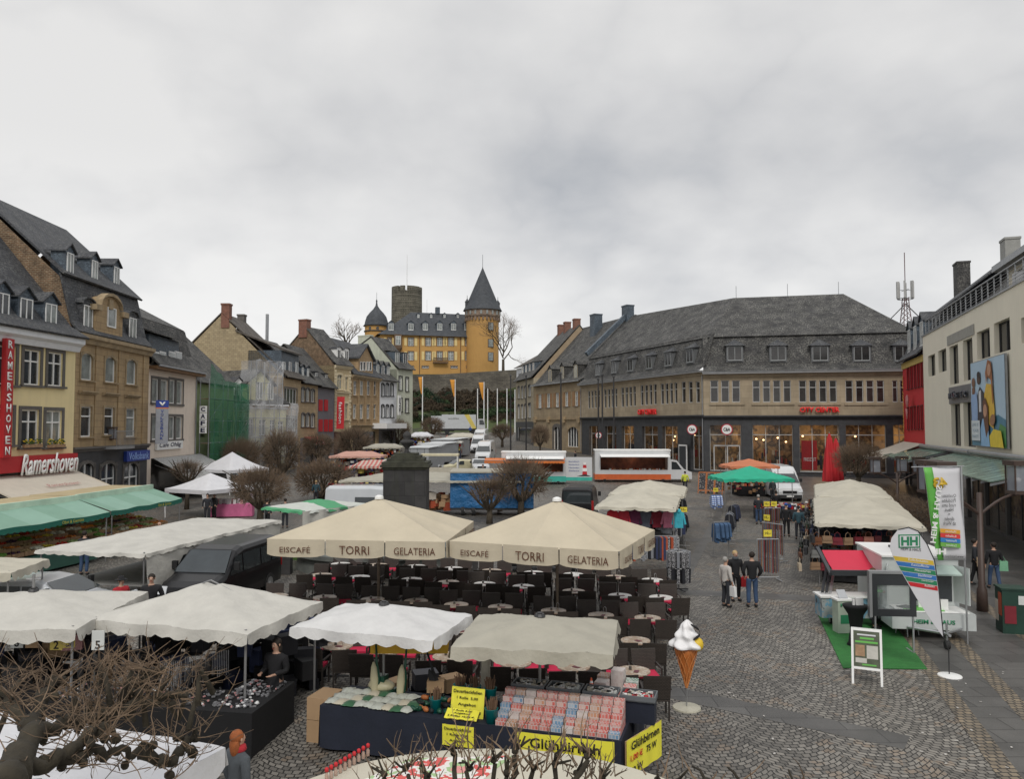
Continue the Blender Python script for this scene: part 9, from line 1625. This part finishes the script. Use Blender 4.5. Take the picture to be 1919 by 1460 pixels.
a = person((1829, 1096), 60, 'person in dark blue jacket behind the tall flag with a beige bag', 'dark', 'black', 'dark', 1.7, pose='walk'); carry(a, 'beige bag of the person behind the tall flag', CL['beige'], (-.25, -.1, .75))
person(Vector((-10.15, 22.0, 0)), 15, 'man in black jacket standing in front of the black van', 'black', 'dark', 'dark', 1.8, arms='pocket', **D); person(Vector((-11.3, 22.6, 0)), 60, 'person in red jacket and black wide brimmed hat at the long tent', 'red', 'dark', 'brown', 1.6, hat='wide', **D)
person(Vector((-4.72, 15.7, 0)), -20, 'long haired saleswoman in black coat behind the jewellery table', 'black', 'black', 'dark', 1.72, coat=.25, longhair=True, arms='hold', **D); person(Vector((-3.85, 11.1, 0)), 140, 'red haired person in grey coat and red scarf at the bottom left', 'grey', 'dark', 'red', 1.7, coat=.2, scarf='red', longhair=True, **D)
person((388, 978), 10, 'person in dark clothes under the nearer white pavilion, left', 'dark', 'dark', 'dark'); person((401, 974), -30, 'person in dark clothes beside the pink table under the pavilion', 'black', 'black', 'grey', 1.65); person((157, 1078), 180, 'person in dark coat and jeans seen from behind near the long tent', 'dark', 'jeans', 'dark', 1.75)
person(Vector((-15.6, 34.5, 0)), -90, 'bald man in grey jacket at the vegetable stall', 'grey', 'dark', None, 1.75, **D); person((592, 944), 190, 'blond person in grey blue jacket near the round trees', 'teal', 'dark', 'blond', 1.7); person((629, 944), 170, 'person in long beige coat near the round trees', 'beige', 'beige', 'blond', 1.68, coat=.25); person((620, 942), 150, 'person in dark red jacket beside the beige coat', 'red', 'dark', 'brown'); person((700, 946), 200, 'person in blue coat carrying shopping right of the round trees', 'blue', 'dark', 'dark')
person((500, 992), 160, 'customer in dark coat, left one at the green and white stall', 'dark', 'black', 'dark'); person((534, 990), 190, 'customer in black jacket, right one at the green and white stall', 'black', 'dark', 'dark'); person((1541, 985), -100, 'saleswoman in black among the handbags at the near stall corner', 'black', 'black', 'brown', 1.65, arms='hold')
person((1640, 1178), 60, 'salesman in green and black jacket behind the dark sample window', 'green', 'black', 'brown', 1.75, arms='hold'); person((1578, 912), 150, 'person in grey trousers beside the terrace hedge', 'black', 'grey', 'dark', 1.7, pose='walk'); person((1448, 940), 200, 'person in grey jacket at the shoes below the green canopy', 'grey', 'dark', 'grey')
for px, py, c, n_ in ((788, 846, 'white', 'far left'), (806, 842, 'yellow', 'left'), (826, 838, 'black', 'middle'), (838, 833, 'red', 'right'), (881, 815, 'blue', 'far right'), (1078, 872, 'dark', 'lone'), (730, 868, 'blue', 'nearest'), (905, 905, 'dark', 'lone second')): person((px, py), px * 37 % 360, 'distant shopper in %s jacket, %s one in the street below the castle' % (c, n_), c, 'dark', 'dark')
